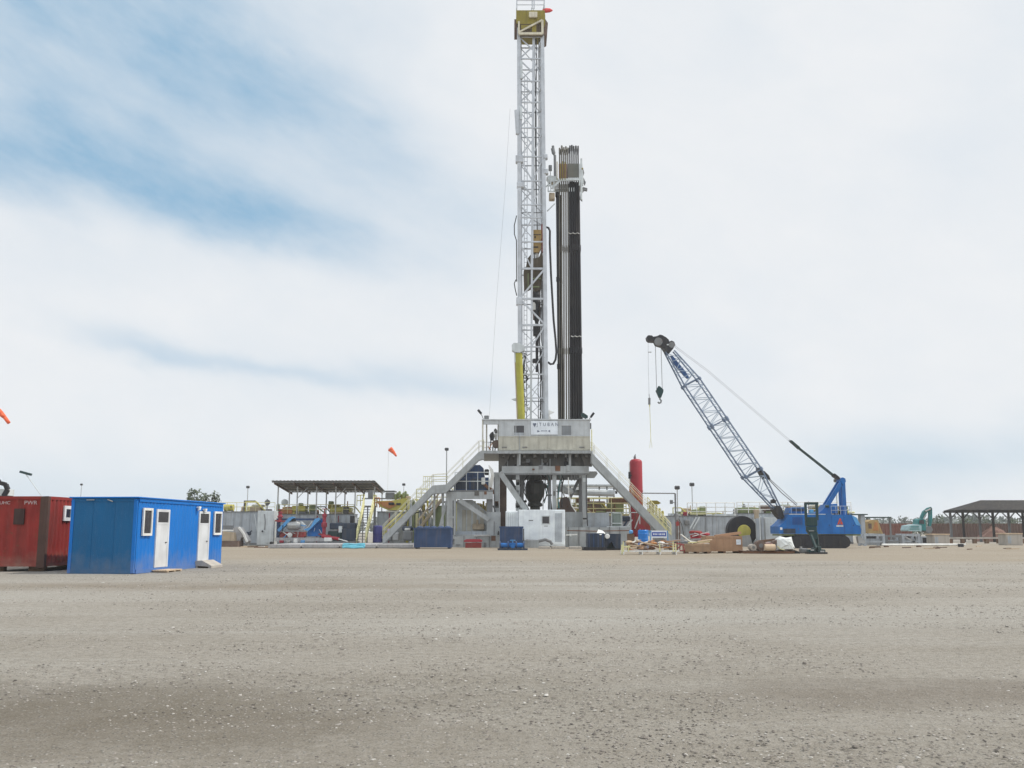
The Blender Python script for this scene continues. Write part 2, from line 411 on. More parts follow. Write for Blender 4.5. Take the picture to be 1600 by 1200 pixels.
def ground_mat():
    mt = bpy.data.materials.new('gravel_ground'); mt.use_nodes = True
    nt = mt.node_tree; N, L = nt.nodes, nt.links
    b = N['Principled BSDF']; b.inputs['Roughness'].default_value = 0.95; b.inputs['Specular IOR Level'].default_value = 0.2
    tc = N.new('ShaderNodeTexCoord')
    def noise(scale, det, rough=0.55, vec=None, dist=0.0):
        n = N.new('ShaderNodeTexNoise'); n.inputs['Scale'].default_value = scale; n.inputs['Detail'].default_value = det; n.inputs['Roughness'].default_value = rough
        n.inputs['Distortion'].default_value = dist
        L.new(vec or tc.outputs['Object'], n.inputs['Vector']); return n.outputs[0]
    def ramp(src, stops):
        c = N.new('ShaderNodeValToRGB'); L.new(src, c.inputs[0])
        while len(c.color_ramp.elements) < len(stops): c.color_ramp.elements.new(0.5)
        for e, (p, col) in zip(c.color_ramp.elements, stops): e.position = p; e.color = tuple(col) + (1,)
        return c.outputs[0]
    def mix(f, a, c, mode='MIX'):
        mx = N.new('ShaderNodeMix'); mx.data_type = 'RGBA'; mx.blend_type = mode
        if isinstance(f, float): mx.inputs[0].default_value = f
        else: L.new(f, mx.inputs[0])
        for i, x in ((6, a), (7, c)):
            if isinstance(x, tuple): mx.inputs[i].default_value = x + (1,)
            else: L.new(x, mx.inputs[i])
        return mx.outputs[2]
    def rng(src, a, c, lo=0.0, hi=1.0):
        r = N.new('ShaderNodeMapRange'); L.new(src, r.inputs[0])
        for i, x in ((1, a), (2, c), (3, lo), (4, hi)): r.inputs[i].default_value = x
        return r.outputs[0]
    mpt = N.new('ShaderNodeMapping'); mpt.inputs['Scale'].default_value = (0.05, 0.3, 1); mpt.inputs['Rotation'].default_value = (0, 0, rad(4)); L.new(tc.outputs['Object'], mpt.inputs[0])
    big = noise(0.11, 6, 0.6)
    tracks = noise(1.0, 6, 0.62, mpt.outputs[0], 0.4)
    fine = noise(9.0, 8, 0.7)
    grit = noise(55.0, 4, 0.7)
    base = ramp(big, [(0.30, (0.180, 0.152, 0.114)), (0.48, (0.275, 0.245, 0.203)), (0.70, (0.350, 0.322, 0.280))])
    base = mix(rng(tracks, 0.50, 0.72, 0, 0.6), base, (0.205, 0.17, 0.125))
    base = mix(rng(tracks, 0.46, 0.28, 0, 0.5), base, (0.40, 0.385, 0.35))
    mpr = N.new('ShaderNodeMapping'); mpr.inputs['Scale'].default_value = (0.035, 1.5, 1); mpr.inputs['Rotation'].default_value = (0, 0, rad(-5)); L.new(tc.outputs['Object'], mpr.inputs[0])
    ruts = noise(1.0, 5, 0.6, mpr.outputs[0], 0.7)
    base = mix(rng(ruts, 0.54, 0.70, 0, 0.34), base, (0.19, 0.157, 0.115))
    base = mix(rng(ruts, 0.44, 0.30, 0, 0.4), base, (0.385, 0.365, 0.325))
    base = mix(rng(fine, 0.35, 0.7, 0.0, 0.55), base, (0.41, 0.385, 0.345), 'MIX')
    base = mix(rng(fine, 0.5, 0.30, 0.0, 0.55), base, (0.15, 0.135, 0.11))
    # darker brown patches, and the tan strip of trodden soil along the far edge of the yard
    sp = N.new('ShaderNodeSeparateXYZ'); L.new(tc.outputs['Object'], sp.inputs[0])
    def M(op, a, c=None):
        n = N.new('ShaderNodeMath'); n.operation = op
        for i, x in enumerate((a, c)):
            if x is None: continue
            if isinstance(x, (int, float)): n.inputs[i].default_value = x
            else: L.new(x, n.inputs[i])
        return n.outputs[0]
    def blob(cx, cy, rx, ry, amp):
        p = M('DIVIDE', M('SUBTRACT', sp.outputs[0], cx), rx); q = M('DIVIDE', M('SUBTRACT', sp.outputs[1], cy), ry)
        d = M('ADD', M('MULTIPLY', p, p), M('MULTIPLY', q, q))
        d = M('ADD', d, M('MULTIPLY', M('SUBTRACT', noise(0.55, 7, 0.68), 0.5), 3.6))
        return rng(d, 1.5, -0.3, 0.0, amp)
    base = mix(blob(-4.3, 8.5, 3.4, 1.7, 0.95), base, (0.115, 0.092, 0.064))
    base = mix(blob(4.2, 9.6, 2.6, 0.9, 0.75), base, (0.14, 0.11, 0.085))
    base = mix(blob(-1.6, 7.3, 2.2, 0.9, 0.25), base, (0.14, 0.12, 0.09))
    base = mix(blob(0.0, 3.5, 18.0, 10.0, 0.36), base, (0.19, 0.162, 0.122))  # near ground darkened in colour for its weaker scattered light towards the view
    base = mix(blob(-10.5, 27.5, 9.0, 2.0, 0.75), base, (0.20, 0.16, 0.115))
    base = mix(blob(-3.0, 31.0, 11.0, 1.0, 0.28), base, (0.20, 0.165, 0.12))
    base = mix(blob(7.0, 24.0, 10.0, 1.2, 0.25), base, (0.21, 0.18, 0.14))
    base = mix(blob(-0.5, 9.6, 6.0, 1.3, 0.22), base, (0.17, 0.15, 0.115))
    base = mix(blob(4.0, 17.0, 9.0, 2.2, 0.30), base, (0.40, 0.385, 0.35))
    wob = M('ADD', sp.outputs[1], M('MULTIPLY', M('SUBTRACT', noise(0.06, 4), 0.5), 36))
    strip = M('MULTIPLY', rng(wob, 44, 58), rng(wob, 140, 100))
    base = mix(M('MULTIPLY', strip, 0.62), base, (0.30, 0.237, 0.162))
    vor = N.new('ShaderNodeTexVoronoi'); vor.inputs['Scale'].default_value = 26; L.new(tc.outputs['Object'], vor.inputs['Vector'])
    vcol = N.new('ShaderNodeSeparateColor'); L.new(vor.outputs['Color'], vcol.inputs[0])
    stone = ramp(vcol.outputs[0], [(0.0, (0.12, 0.11, 0.10)), (0.35, (0.28, 0.26, 0.23)), (0.85, (0.37, 0.345, 0.305)), (1.0, (0.50, 0.48, 0.44))])
    near_edge = rng(vor.outputs['Distance'], 0.42, 0.22)
    keep = rng(vcol.outputs[1], 0.45, 0.55)
    base = mix(M('MULTIPLY', M('MULTIPLY', near_edge, keep), 0.62), base, stone)
    base = mix(rng(grit, 0.45, 0.68, 0, 0.24), base, (0.44, 0.42, 0.38))
    base = mix(rng(grit, 0.5, 0.34, 0, 0.38), base, (0.13, 0.12, 0.10))
    L.new(base, b.inputs['Base Color'])
    h = M('ADD', M('ADD', M('MULTIPLY', fine, 0.05), M('MULTIPLY', grit, 0.012)), M('MULTIPLY', M('MULTIPLY', near_edge, keep), 0.016))
    bp = N.new('ShaderNodeBump'); bp.inputs['Strength'].default_value = 0.8; bp.inputs['Distance'].default_value = 1.0
    L.new(h, bp.inputs['Height']); L.new(bp.outputs[0], b.inputs['Normal'])
    return mt
gmat = ground_mat()

# ------------------------------------------------------------------ ground
def ground():
    xs = np.concatenate([[-900, -500, -250, -120], np.linspace(-60, 60, 121), [120, 250, 500, 900]])
    ys = np.concatenate([[-200, -60, -10], np.linspace(0, 62, 94), [75, 95, 120, 160, 250, 450, 700, 900]])
    rs = np.random.RandomState(3)
    ph = rs.rand(24) * 6.28; kx = rs.randn(24) * 0.8; ky = rs.randn(24) * 1.3
    X, Y = np.meshgrid(xs, ys)
    Z = sum(np.sin(kx[i] * X + ky[i] * Y + ph[i]) for i in range(24)) * 0.0028
    Z *= np.clip((60 - Y) / 20, 0, 1) * np.clip((58 - abs(X)) / 15, 0, 1) * np.clip((Y - 1) / 3, 0, 1)
    nx, ny = len(xs), len(ys)
    b = MB(); b.v = list(zip(X.ravel().tolist(), Y.ravel().tolist(), Z.ravel().tolist()))
    b.f = [(j * nx + i, j * nx + i + 1, (j + 1) * nx + i + 1, (j + 1) * nx + i) for j in range(ny - 1) for i in range(nx - 1)]
    o = b.build('ground', gmat, None, origin=(0, 0, 0), smooth=True)
    o['kind'] = 'structure'
ground()

def stones():
    rs = np.random.RandomState(5)
    n = 44000
    d = 4.0 * (52 / 4.0) ** (rs.rand(n) ** 1.15)
    a = (rs.rand(n) - 0.5) * rad(78)
    px, py = d * np.sin(a), d * np.cos(a)
    size = 0.005 + 0.010 * rs.rand(n) ** 3 + 0.0004 * d
    big = rs.rand(n) < 0.015; size[big] *= 1.8
    base = np.array([(1, 0, 0), (0, 1, 0), (-1, 0, 0), (0, -1, 0), (0, 0, 0.75), (0.5, 0.5, 0.45), (-0.5, 0.5, 0.4), (-0.5, -0.5, 0.5), (0.5, -0.5, 0.4), (0, 0, -0.3)], float)
    faces = np.array([(0, 5, 4), (5, 1, 4), (1, 6, 4), (6, 2, 4), (2, 7, 4), (7, 3, 4), (3, 8, 4), (8, 0, 4), (0, 1, 5), (1, 2, 6), (2, 3, 7), (3, 0, 8)])
    k = len(base)
    vs = base[None] + rs.randn(n, k, 3) * 0.13
    th = rs.rand(n) * 6.28; c, s = np.cos(th)[:, None], np.sin(th)[:, None]
    sx = (0.7 + 0.7 * rs.rand(n))[:, None]; sz = (0.5 + 0.5 * rs.rand(n))[:, None]
    x, y, z = vs[:, :, 0] * sx, vs[:, :, 1], vs[:, :, 2] * sz * 0.85
    out = np.stack([(x * c - y * s) * size[:, None] + px[:, None], (x * s + y * c) * size[:, None] + py[:, None], z * size[:, None]], -1).reshape(-1, 3)
    fs = (faces[None] + (np.arange(n) * k)[:, None, None]).reshape(-1, 3)
    me = bpy.data.meshes.new('gravel_stones')
    me.vertices.add(len(out)); me.vertices.foreach_set('co', out.ravel())
    me.loops.add(len(fs) * 3); me.loops.foreach_set('vertex_index', fs.ravel().astype(np.int32))
    me.polygons.add(len(fs)); me.polygons.foreach_set('loop_start', np.arange(0, len(fs) * 3, 3, dtype=np.int32)); me.polygons.foreach_set('loop_total', np.full(len(fs), 3, np.int32))
    me.update(calc_edges=True); me.validate()
    mt = bpy.data.materials.new('stone'); mt.use_nodes = True
    N, L = mt.node_tree.nodes, mt.node_tree.links
    g = N.new('ShaderNodeNewGeometry'); cr = N.new('ShaderNodeValToRGB'); L.new(g.outputs['Random Per Island'], cr.inputs[0])
    cols = [(0.0, (0.07, 0.06, 0.052)), (0.22, (0.155, 0.135, 0.115)), (0.6, (0.26, 0.23, 0.20)), (0.9, (0.34, 0.31, 0.275)), (1.0, (0.52, 0.495, 0.455))]
    while len(cr.color_ramp.elements) < 5: cr.color_ramp.elements.new(0.5)
    for e, (p, cc) in zip(cr.color_ramp.elements, cols): e.position = p; e.color = cc + (1,)
    L.new(cr.outputs[0], N['Principled BSDF'].inputs['Base Color']); N['Principled BSDF'].inputs['Roughness'].default_value = 0.9
    me.materials.append(mt)
    o = bpy.data.objects.new('gravel_stones', me); COL.objects.link(o); o['kind'] = 'stuff'
    o['label'] = 'loose grey stones strewn over the gravel yard'; o['category'] = 'gravel'
stones()
# ------------------------------------------------------------------ site cabin and container at the left
def corrugated(b, p0, p1, z0, z1, nrm, pitch, depth, flat=0.28):
    """trapezoid-ribbed sheet from p0 to p1 (x, y), ribs standing out along nrm"""
    p0, p1, nrm = Vector((p0[0], p0[1], 0)), Vector((p1[0], p1[1], 0)), Vector((nrm[0], nrm[1], 0))
    Ln = (p1 - p0).length; n = max(1, int(Ln / pitch)); pts = []
    for i in range(n):
        for t, h in ((0.0, 0), (flat, 0), (0.5, 1), (0.5 + flat, 1)):
            pts.append(p0.lerp(p1, (i + t) / n) + nrm * (h * depth))
    pts.append(p1.copy())
    k = len(pts); vs = [p + V(0, 0, z0) for p in pts] + [p + V(0, 0, z1) for p in pts]
    b.add(vs, [(i, i + 1, k + i + 1, k + i) for i in range(k - 1)])
    return b

def framed_window(parent, y0, y1, z0, z1, x, fr=0.09, frame_mat=pvc):
    f = MB()
    f.box(x, x + 0.06, y0, y0 + fr, z0, z1).box(x, x + 0.06, y1 - fr, y1, z0, z1)
    f.box(x, x + 0.06, y0 + fr, y1 - fr, z0, z0 + fr).box(x, x + 0.06, y0 + fr, y1 - fr, z1 - fr, z1)
    w = f.build('window', frame_mat, parent, local=True)
    MB().box(x - .03, x + 0.02, y0 + fr, y1 - fr, z0 + fr, z1 - fr).build('window_pane', glass, w, local=True)
    return w

def blue_cabin():
    Lb, Wb, H = 8.3, 2.5, 2.72
    t = T('site_cabin', 'bright blue steel site cabin with two white doors and two narrow windows', 'cabin', (-13.68, 35.3, 0), rz=-rad(4.7))
    b = MB()
    corrugated(b, (0, 0.06), (0, Lb - 0.06), 0.16, H - 0.12, (1, 0), 0.30, 0.016)
    corrugated(b, (-Wb, Lb - 0.06), (-Wb, 0.06), 0.16, H - 0.12, (-1, 0), 0.30, 0.028)
    b.box(-Wb + 0.06, -0.06, Lb - 0.05, Lb - 0.02, 0.16, H - 0.12)
    b.build('wall', blue, t, local=True)
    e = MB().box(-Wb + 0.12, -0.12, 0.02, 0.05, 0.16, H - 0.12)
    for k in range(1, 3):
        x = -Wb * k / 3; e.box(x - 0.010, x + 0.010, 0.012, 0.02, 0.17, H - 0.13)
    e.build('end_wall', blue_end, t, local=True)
    f = MB()
    for x in (-Wb, -0.12):
        for y in (0, Lb - 0.12): f.box(x, x + 0.12, y, y + 0.12, 0.02, H - 0.02)
    for z0, z1 in ((0.0, 0.16), (H - 0.12, H)):
        f.box(-Wb + 0.12, -0.12, Lb - 0.09, Lb + 0.005, z0, z1)
        f.box(-0.1, 0.045, 0.12, Lb - 0.12, z0, z1).box(-Wb - 0.045, -Wb + 0.1, 0.12, Lb - 0.12, z0, z1)
    f.build('frame', blue, t, local=True)
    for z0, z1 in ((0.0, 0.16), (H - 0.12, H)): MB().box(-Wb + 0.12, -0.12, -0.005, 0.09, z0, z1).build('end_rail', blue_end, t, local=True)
    MB().cbox(-Wb - 0.07, 0.09, -0.07, Lb + 0.06, H + 0.003, H + 0.055, 0.015).build('roof', blue, t, local=True)
    for y0, y1 in ((0.40, 1.16), (7.16, 8.02)):
        framed_window(t, y0, y1, 1.36, 2.38, 0.03)
    for y0, y1 in ((1.58, 2.72), (5.58, 6.74)):
        d = MB().box(-0.02, 0.035, y0 + 0.12, y1 - 0.12, 0.17, 1.80)
        d.box(-0.02, 0.05, y0, y0 + 0.12, 0.165, 2.36).box(-0.02, 0.05, y1 - 0.12, y1, 0.165, 2.36).box(-0.02, 0.05, y0 + 0.12, y1 - 0.12, 2.26, 2.36)
        d.box(-0.02, 0.045, y0 + 0.12, y1 - 0.12, 1.80, 1.86)
        do = d.build('door', door_w, t, local=True)
        MB().box(-0.02, 0.03, y0 + 0.12, y1 - 0.12, 1.86, 2.26).build('door_pane', glass, do, local=True)
        MB().tube((0.06, y1 - 0.2, 1.1), (0.06, y1 - 0.32, 1.1), 0.018).tube((0.03, y1 - 0.2, 1.1), (0.06, y1 - 0.2, 1.1), 0.012).build('handle', dark, do, local=True)
    for y, z in ((5.35, 2.52), (6.0, 2.44)):
        MB().box(0.045, 0.16, y - 0.10, y + 0.10, z - 0.04, z + 0.03).tube((0.09, y, z - 0.04), (0.13, y, z - 0.12), 0.05, 8, 0.075).build('wall_lamp', pvc, t, local=True)
    # lifting lug and roof clutter seen on the end
    MB().tube((-1.1, -0.06, H - 0.05), (-0.9, -0.06, H - 0.12), 0.02).build('roof_lug', steel, t, local=True)
    MB().tube((-1.9, -0.06, H - 0.06), (-1.6, -0.06, H - 0.06), 0.015).build('roof_lug', steel, t, local=True)
    # step and duckboard in front of the doors
    M_ = t.matrix_basis
    p = M_ @ V(0.30, 6.05, 0)
    s = MB()
    s.prism([(-0.28, 0.10), (-0.28, 0.30), (0.0, 0.32), (0.42, 0.10), (0.42, 0.0), (0.30, 0.0), (0.30, 0.06)], -0.62, 0.62)
    s.box(-0.26, -0.18, -0.6, 0.6, 0, 0.10)
    o = s.build('door_step', concrete, None, local=True); o.location = p; o.rotation_euler = (0, 0, -rad(4.7)); o['label'] = 'wedge shaped concrete step at the farther white cabin door'; o['category'] = 'step'
    p = M_ @ V(0.32, 2.0, 0)
    s = MB()
    for k in range(6): s.box(-0.24 + k * 0.1, -0.16 + k * 0.1, -0.7, 0.7, 0.05, 0.085)
    for y in (-0.6, 0, 0.55): s.box(-0.24, 0.34, y, y + 0.08, 0, 0.05)
    o = s.build('pallet', wood2, None, local=True); o.location = p; o.rotation_euler = (0, 0, -rad(4.7)); o['label'] = 'pale wooden duckboard on the gravel before the nearer cabin door'; o['category'] = 'pallet'
blue_cabin()

def red_container():
    Lr, Wr, H = 6.06, 2.5, 2.85
    t = T('shipping_container', 'rust streaked red shipping container with a small white framed window beside the blue cabin', 'container', (-17.74, 37.0, 0), rz=-rad(3.0))
    b = MB()
    corrugated(b, (0, 0.16), (0, Lr - 0.16), 0.34, H - 0.12, (-1, 0), 0.28, 0.05)
    corrugated(b, (-Wr, Lr - 0.16), (-Wr, 0.16), 0.34, H - 0.12, (1, 0), 0.28, 0.05)
    corrugated(b, (-Wr + 0.16, 0.02), (-0.30, 0.02), 0.34, H - 0.12, (0, 1), 0.42, 0.035)
    b.box(-Wr + 0.16, -0.16, Lr - 0.06, Lr - 0.03, 0.34, H - 0.12)
    b.box(-Wr + 0.05, -0.05, 0.1, Lr - 0.1, H - 0.10, H - 0.06)
    b.build('wall', redc, t, local=True)
    for x0, x1 in ((-Wr, -Wr + 0.16), (-0.30, 0.0)):
        MB().box(x0, x1, -0.02, 0.16, 0.16, H - .02).build('corner_post', post, t, local=True)
        MB().box(max(x0, -0.16) if x0 > -1 else x0, x1, Lr - 0.16, Lr, 0.16, H - .02).build('corner_post', post, t, local=True)
    r = MB()
    for z0, z1 in ((0.2, 0.34), (H - 0.12, H)):
        for bx in ((-Wr + 0.16, -0.30, -0.01, 0.1), (-Wr + 0.16, -0.16, Lr - 0.1, Lr), (-0.08, 0.005, 0.16, Lr - 0.16), (-Wr, -Wr + 0.08, 0.16, Lr - 0.16)):
            MB().box(*bx, z0, z1).build('edge_rail', redc, t, local=True)
    MB().box(-Wr + .17, -.17, .11, Lr - .11, .21, .30).build('floor', dark, t, local=True)
    framed_window(t, 1.15, 1.80, 1.93, 2.52, 0.0, 0.13)
    MB().box(-1.32, -0.92, -0.012, 0.045, 1.78, 2.38).build('painted_opening', redp, t, local=True)
    words('lettering', 'PWR', 0.21, ink_white, t, (-0.70, 0.008, 2.60), align='CENTER', sx=1.15)
    words('lettering', 'UHC', 0.17, ink_white, t, (-1.72, 0.008, 2.60), align='CENTER', sx=1.2)
    M_ = t.matrix_basis
    for x in (-Wr + 0.4, -0.5):
        for y in (0.5, Lr - 0.5):
            q = MB().box(-0.3, 0.3, -0.12, 0.12, 0, 0.2)
            o = q.build('timber_block', woodd, None, local=True); o.location = M_ @ V(x, y, 0)
            o['label'] = 'dark timber block under the red shipping container'; o['category'] = 'block'; o['group'] = 'blocks carrying the red container'
red_container()

# ------------------------------------------------------------------ wind socks, light poles
def windsock(pole_px, base_py_Y, mouth, tip, label, r0, r1, thin=0.03):
    Y = base_py_Y
    t = T('windsock', label, 'windsock', (at(pole_px, 840, Y).x, Y, 0))
    a, c = at(mouth[0], mouth[1], Y), at(tip[0], tip[1], Y)
    top = at(pole_px, mouth[1] - 2, Y)
    MB().tube((top.x, Y, 0), (top.x, Y, top.z), thin, 6).build('pole', pvc, t)
    MB().path([V(top.x, Y, top.z - 0.05), a], thin * 0.8, 5).build('swivel_arm', steel, t)
    mid = a.lerp(c, 0.6) + V(0, 0, 0.06)
    s = MB(); pts = [a, a.lerp(mid, 0.5), mid, c]; rr = [r0, r0 * .85, r0 * .6, r1]
    for i in range(3): s.tube(pts[i], pts[i + 1], rr[i], 10, rr[i + 1])
    s.build('sock', orange_cloth, t, smooth=True)
windsock(-9, 62, (-3, 642), (14, 661), 'orange windsock hanging limp high above the red container', 0.20, 0.11, 0.04)
windsock(607, 108, (609, 701), (619.5, 713), 'small orange windsock on a thin pole left of the rig stairs', 0.30, 0.09, 0.018)

def flood_post(px, head_py, Y, label, hr=0.33, z0=0.0, rr=0.05, two=False):
    top = at(px, head_py, Y)
    t = T('light_post', label, 'light post', (top.x, Y, z0), 'floodlight posts round the rig')
    MB().tube((top.x, Y, z0), (top.x, Y, top.z), rr, 6).build('pole', steel, t)
    h = MB()
    h.cbox(top.x - hr, top.x + hr, Y - hr * 0.7, Y + hr * 0.5, top.z - hr * 0.75, top.z + hr * 0.75, hr * 0.3)
    h.build('lamp_head', rigd, t)
    MB().cbox(top.x - hr * 0.8, top.x + hr * 0.8, Y - hr * 0.75, Y - hr * 0.69, top.z - hr * 0.5, top.z + hr * 0.5, 0.005).build('lamp_lens', glass, t)
flood_post(1058, 762, 104, 'floodlight post right of the dark pipe gallows by the red vessel', 0.28)
flood_post(1081, 757, 118, 'tallest floodlight post, over the tank left of the cable reel', 0.30)
flood_post(1306, 751, 112, 'floodlight post beside the A frame of the blue crane', 0.26)
flood_post(387.5, 761, 112, 'thin floodlight post above the cream cabinet door', 0.2, rr=0.04)
flood_post(631, 757, 116, 'floodlight post between the canopy roof and the rig stairs', 0.2, rr=0.03)
flood_post(698, 702, 96, 'floodlight post rising beside the upper flight of rig stairs', 0.2)
flood_post(127.5, 757, 75, 'faint thin lamp post behind the blue cabin', 0.10, rr=0.02)

# leaning light mast and machine head far behind the red container
def leaning_mast():
    Y = 70
    a = at(66, 772, Y); hd = at(40, 740, Y)
    t = T('light_mast', 'leaning pale light mast with a dark lamp head behind the containers', 'light mast', (a.x, Y, 0))
    MB().tube((a.x, Y, 0), (a.x, Y, a.z - 0.35), 0.14, 8).tube((a.x - .2, Y, a.z - 0.3), (a.x + .5, Y, a.z - 0.28), 0.14, 8).build('stand', dark, t)
    MB().tube((a.x, Y, a.z - 0.2), hd, 0.028, 6).build('pole', pale, t)
    MB().bar(hd + V(-0.4, 0, 0.14), hd + V(0.42, 0, -0.08), 0.22, 0.16).tube(hd, hd + V(0, 0, .1), .06).build('lamp_head', green, t)
leaning_mast()
def knuckle():
    Y = 66
    t = T('loader_boom', 'dark folded loader boom showing above the red container', 'loader crane', (at(0, 840, Y).x, Y, 0))
    b = MB()
    pts = [at(6, 775, Y), at(12, 765, Y), at(9, 757, Y), at(2, 755, Y)]
    for p, q in zip(pts[:-1], pts[1:]): b.bar(p, q, 0.26, 0.26)
    b.bar(at(-8, 742, Y), at(3, 757, Y), 0.16, 0.16).bar(at(-10, 757, Y), at(10, 756, Y), 0.12, 0.12)
    b.build('boom', dark, t)
    c = at(8, 778, Y)
    MB().box(c.x - 0.35, c.x + 0.35, Y - .35, Y + .35, 0, c.z + .15).build('column', dark, t)
    MB().pbox(-22, 764, 8, 776, Y + .6, 1.2).build('cab_roof', pale, t)
    MB().pbox(-22, 776, 8, 840, Y + .6, 1.2, ground=True).build('base', rigd, t)
knuckle()

# ------------------------------------------------------------------ trees
def leaves(b, clumps, n, size, rs):
    """many small leaf faces through the volume of each clump"""
    for (cx, cy, cz, rx, ry, rz) in clumps:
        m = int(n * (rx * ry * rz) ** 0.5)
        for _ in range(m):
            while True:
                p = rs.uniform(-1, 1, 3)
                l = np.linalg.norm(p)
                if 0.35 < l < 1: break
            p = p * (0.75 + 0.35 * rs.rand())
            c = np.array([cx + p[0] * rx, cy + p[1] * ry, cz + p[2] * rz])
            a = rs.randn(3); a /= np.linalg.norm(a); q = np.cross(a, rs.randn(3)); q /= np.linalg.norm(q)
            s = size * (0.6 + 0.8 * rs.rand())
            b.add([c - a * s, c + q * s * .55, c + a * s, c - q * s * .55], [(0, 1, 2, 3)])
def tree(name, px0, py_top, px1, py_low, Y, label, group=None, seed=1, n=90, size=0.16, lf=None, lobes=5):
    rs = np.random.RandomState(seed)
    X0, X1, Z0, Z1 = rect(px0, py_top, px1, py_low, Y)
    cx = (X0 + X1) / 2; w = (X1 - X0) / 2; h = Z1 - Z0
    t = T(name, label, 'tree', (cx, Y, 0), group)
    k = MB(); k.tube((cx, Y, 0), (cx + .1, Y, Z0 + h * .35), 0.09 + 0.05 * h, 7, 0.05)
    cl = []
    for i in range(lobes):
        a = (i + 0.5) / lobes * 2 - 1
        lx = cx + a * w * .72; lz = Z0 + h * (0.45 + 0.35 * (1 - abs(a)) * rs.rand() + 0.1 * rs.rand()); ly = Y + rs.uniform(-.5, .5) * w
        k.tube((cx, Y, Z0 + h * .1), (lx, ly, lz), 0.06, 5, 0.02)
        r = w / lobes * (1.1 + .6 * rs.rand())
        cl.append((lx, ly, lz, r, r, max(0.3, (Z1 - lz) * (0.6 + .4 * rs.rand()))))
        cl.append((lx + rs.uniform(-.3, .3) * r, ly, Z0 + h * .28, r, r, h * .28))
    k.build('trunk', bark, t)
    b = MB(); leaves(b, cl, n, size, rs); b.build('crown', lf or leaf, t)
tree('tree', 288, 763, 318, 788, 120, 'grey green tree showing over the blue cabin roof', seed=4, lobes=4, n=130)
tree('tree', 312, 766, 347, 790, 124, 'feathery tree at the far end of the blue cabin roof', seed=9, lobes=4, n=110)
gt = 'trees along the skyline at the right'
tree('tree', 1455, 797, 1478, 836, 190, 'dark green bush tree behind the teal excavator', gt, 21, 60, .2)
tree('tree', 1488, 806, 1530, 838, 210, 'low pale green tree under the left end of the open shed', gt, 22, 60, .22)
tree('tree', 1524, 803, 1560, 838, 230, 'rounded tree seen between the shed posts', gt, 23, 50, .25)
tree('tree', 1560, 808, 1604, 838, 220, 'low tree behind the right hand shed posts', gt, 24, 50, .25)
tree('tree', 1420, 808, 1452, 838, 200, 'small rounded tree left of the teal excavator', gt, 25, 50, .22)
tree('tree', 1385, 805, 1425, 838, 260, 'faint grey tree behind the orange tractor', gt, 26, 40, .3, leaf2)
def far_wood():
    rs = np.random.RandomState(8); b = MB(); cl = []
    for i in range(1000):
        a = rs.uniform(rad(-70), rad(70)); d = rs.uniform(420, 560)
        h = rs.uniform(4.5, 9); r = rs.uniform(2.5, 5)
        cl.append((d * math.sin(a), d * math.cos(a), h * .55, r, r, h * .5))
    leaves(b, cl, 7, 1.1, rs)
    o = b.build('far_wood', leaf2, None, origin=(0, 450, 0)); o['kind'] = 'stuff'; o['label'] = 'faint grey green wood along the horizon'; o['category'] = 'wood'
far_wood()

# ------------------------------------------------------------------ mud tanks, canopy and gear at the left of the rig
def railing(b, p, q, h=1.0, n=None, r=0.03, rails=2):
    p, q = Vector(p), Vector(q); n = n or max(1, int((q - p).length / 1.5))
    for i in range(n + 1):
        c = p.lerp(q, i / n); b.tube(c, c + V(0, 0, h), r, 5)
    for k in range(rails):
        z = h * (k + 1) / rails; b.tube(p + V(0, 0, z), q + V(0, 0, z), r, 5)
    return b

def mud_tank(x0, y0, x1, Y, D, label, mat, ribs=10, group='grey mud tanks beside the rig'):
    X0, X1, _, Z1 = rect(x0, y0, x1, 850, Y)
    t = T('mud_tank', label, 'tank', ((X0 + X1) / 2, Y, 0), group)
    b = MB().box(X0, X1, Y, Y + D, 0.25, Z1 - 0.06)
    for i in range(ribs + 1):
        x = X0 + 0.06 + (X1 - X0 - 0.12) * i / ribs; b.box(x - 0.04, x + 0.04, Y - 0.07, Y, 0.26, Z1 - 0.1)
    b.build('tank_body', mat, t)
    MB().box(X0 - 0.05, X1 + 0.05, Y - 0.12, Y + D + .1, Z1 - 0.057, Z1).build('deck', rigd, t)
    MB().box(X0, X1, Y - 0.1, Y + 0.2, 0, 0.24).box(X0, X1, Y + D - 0.2, Y + D + .1, 0, 0.24).build('skid', rigd, t)
    rr = random.Random(int(x0 * 7 + x1))
    n = int((X1 - X0) / 1.3)
    for k in range(n):                                   # small fittings on the tank side and deck
        x = rr.uniform(X0 + .3, X1 - .5); z = rr.uniform(.5, Z1 - .5); q = k % 5
        m_ = (rigd, pale, steel, underm, vred)[(k + int(x0)) % 5]
        if q == 0: MB().tube((x, Y - .14, .3), (x, Y - .14, Z1 - .2), rr.uniform(.03, .07), 6).build('side_pipe', m_, t)
        elif q == 1: MB().cbox(x, x + rr.uniform(.25, .6), Y - .18, Y - .02, z, z + rr.uniform(.25, .6), .03).build('hatch', m_, t)
        elif q == 2: MB().lathe([(.1, -.25), (.17, -.2), (.17, -.05), (.1, -.02)], (x, Y, .7), 10, 'y').build('outlet', m_, t)
        elif q == 3: MB().path([(x, Y - .16, Z1 - .3), (x + .3, Y - .3, z), (x + .7, Y - .2, .45)], .05, 5).build('hose', m_, t)
        else: MB().cbox(x, x + rr.uniform(.3, .7), Y + .4, Y + 1.0, Z1, Z1 + rr.uniform(.3, .75), .05).build('deck_box', m_, t)
    return t, X0, X1, Z1
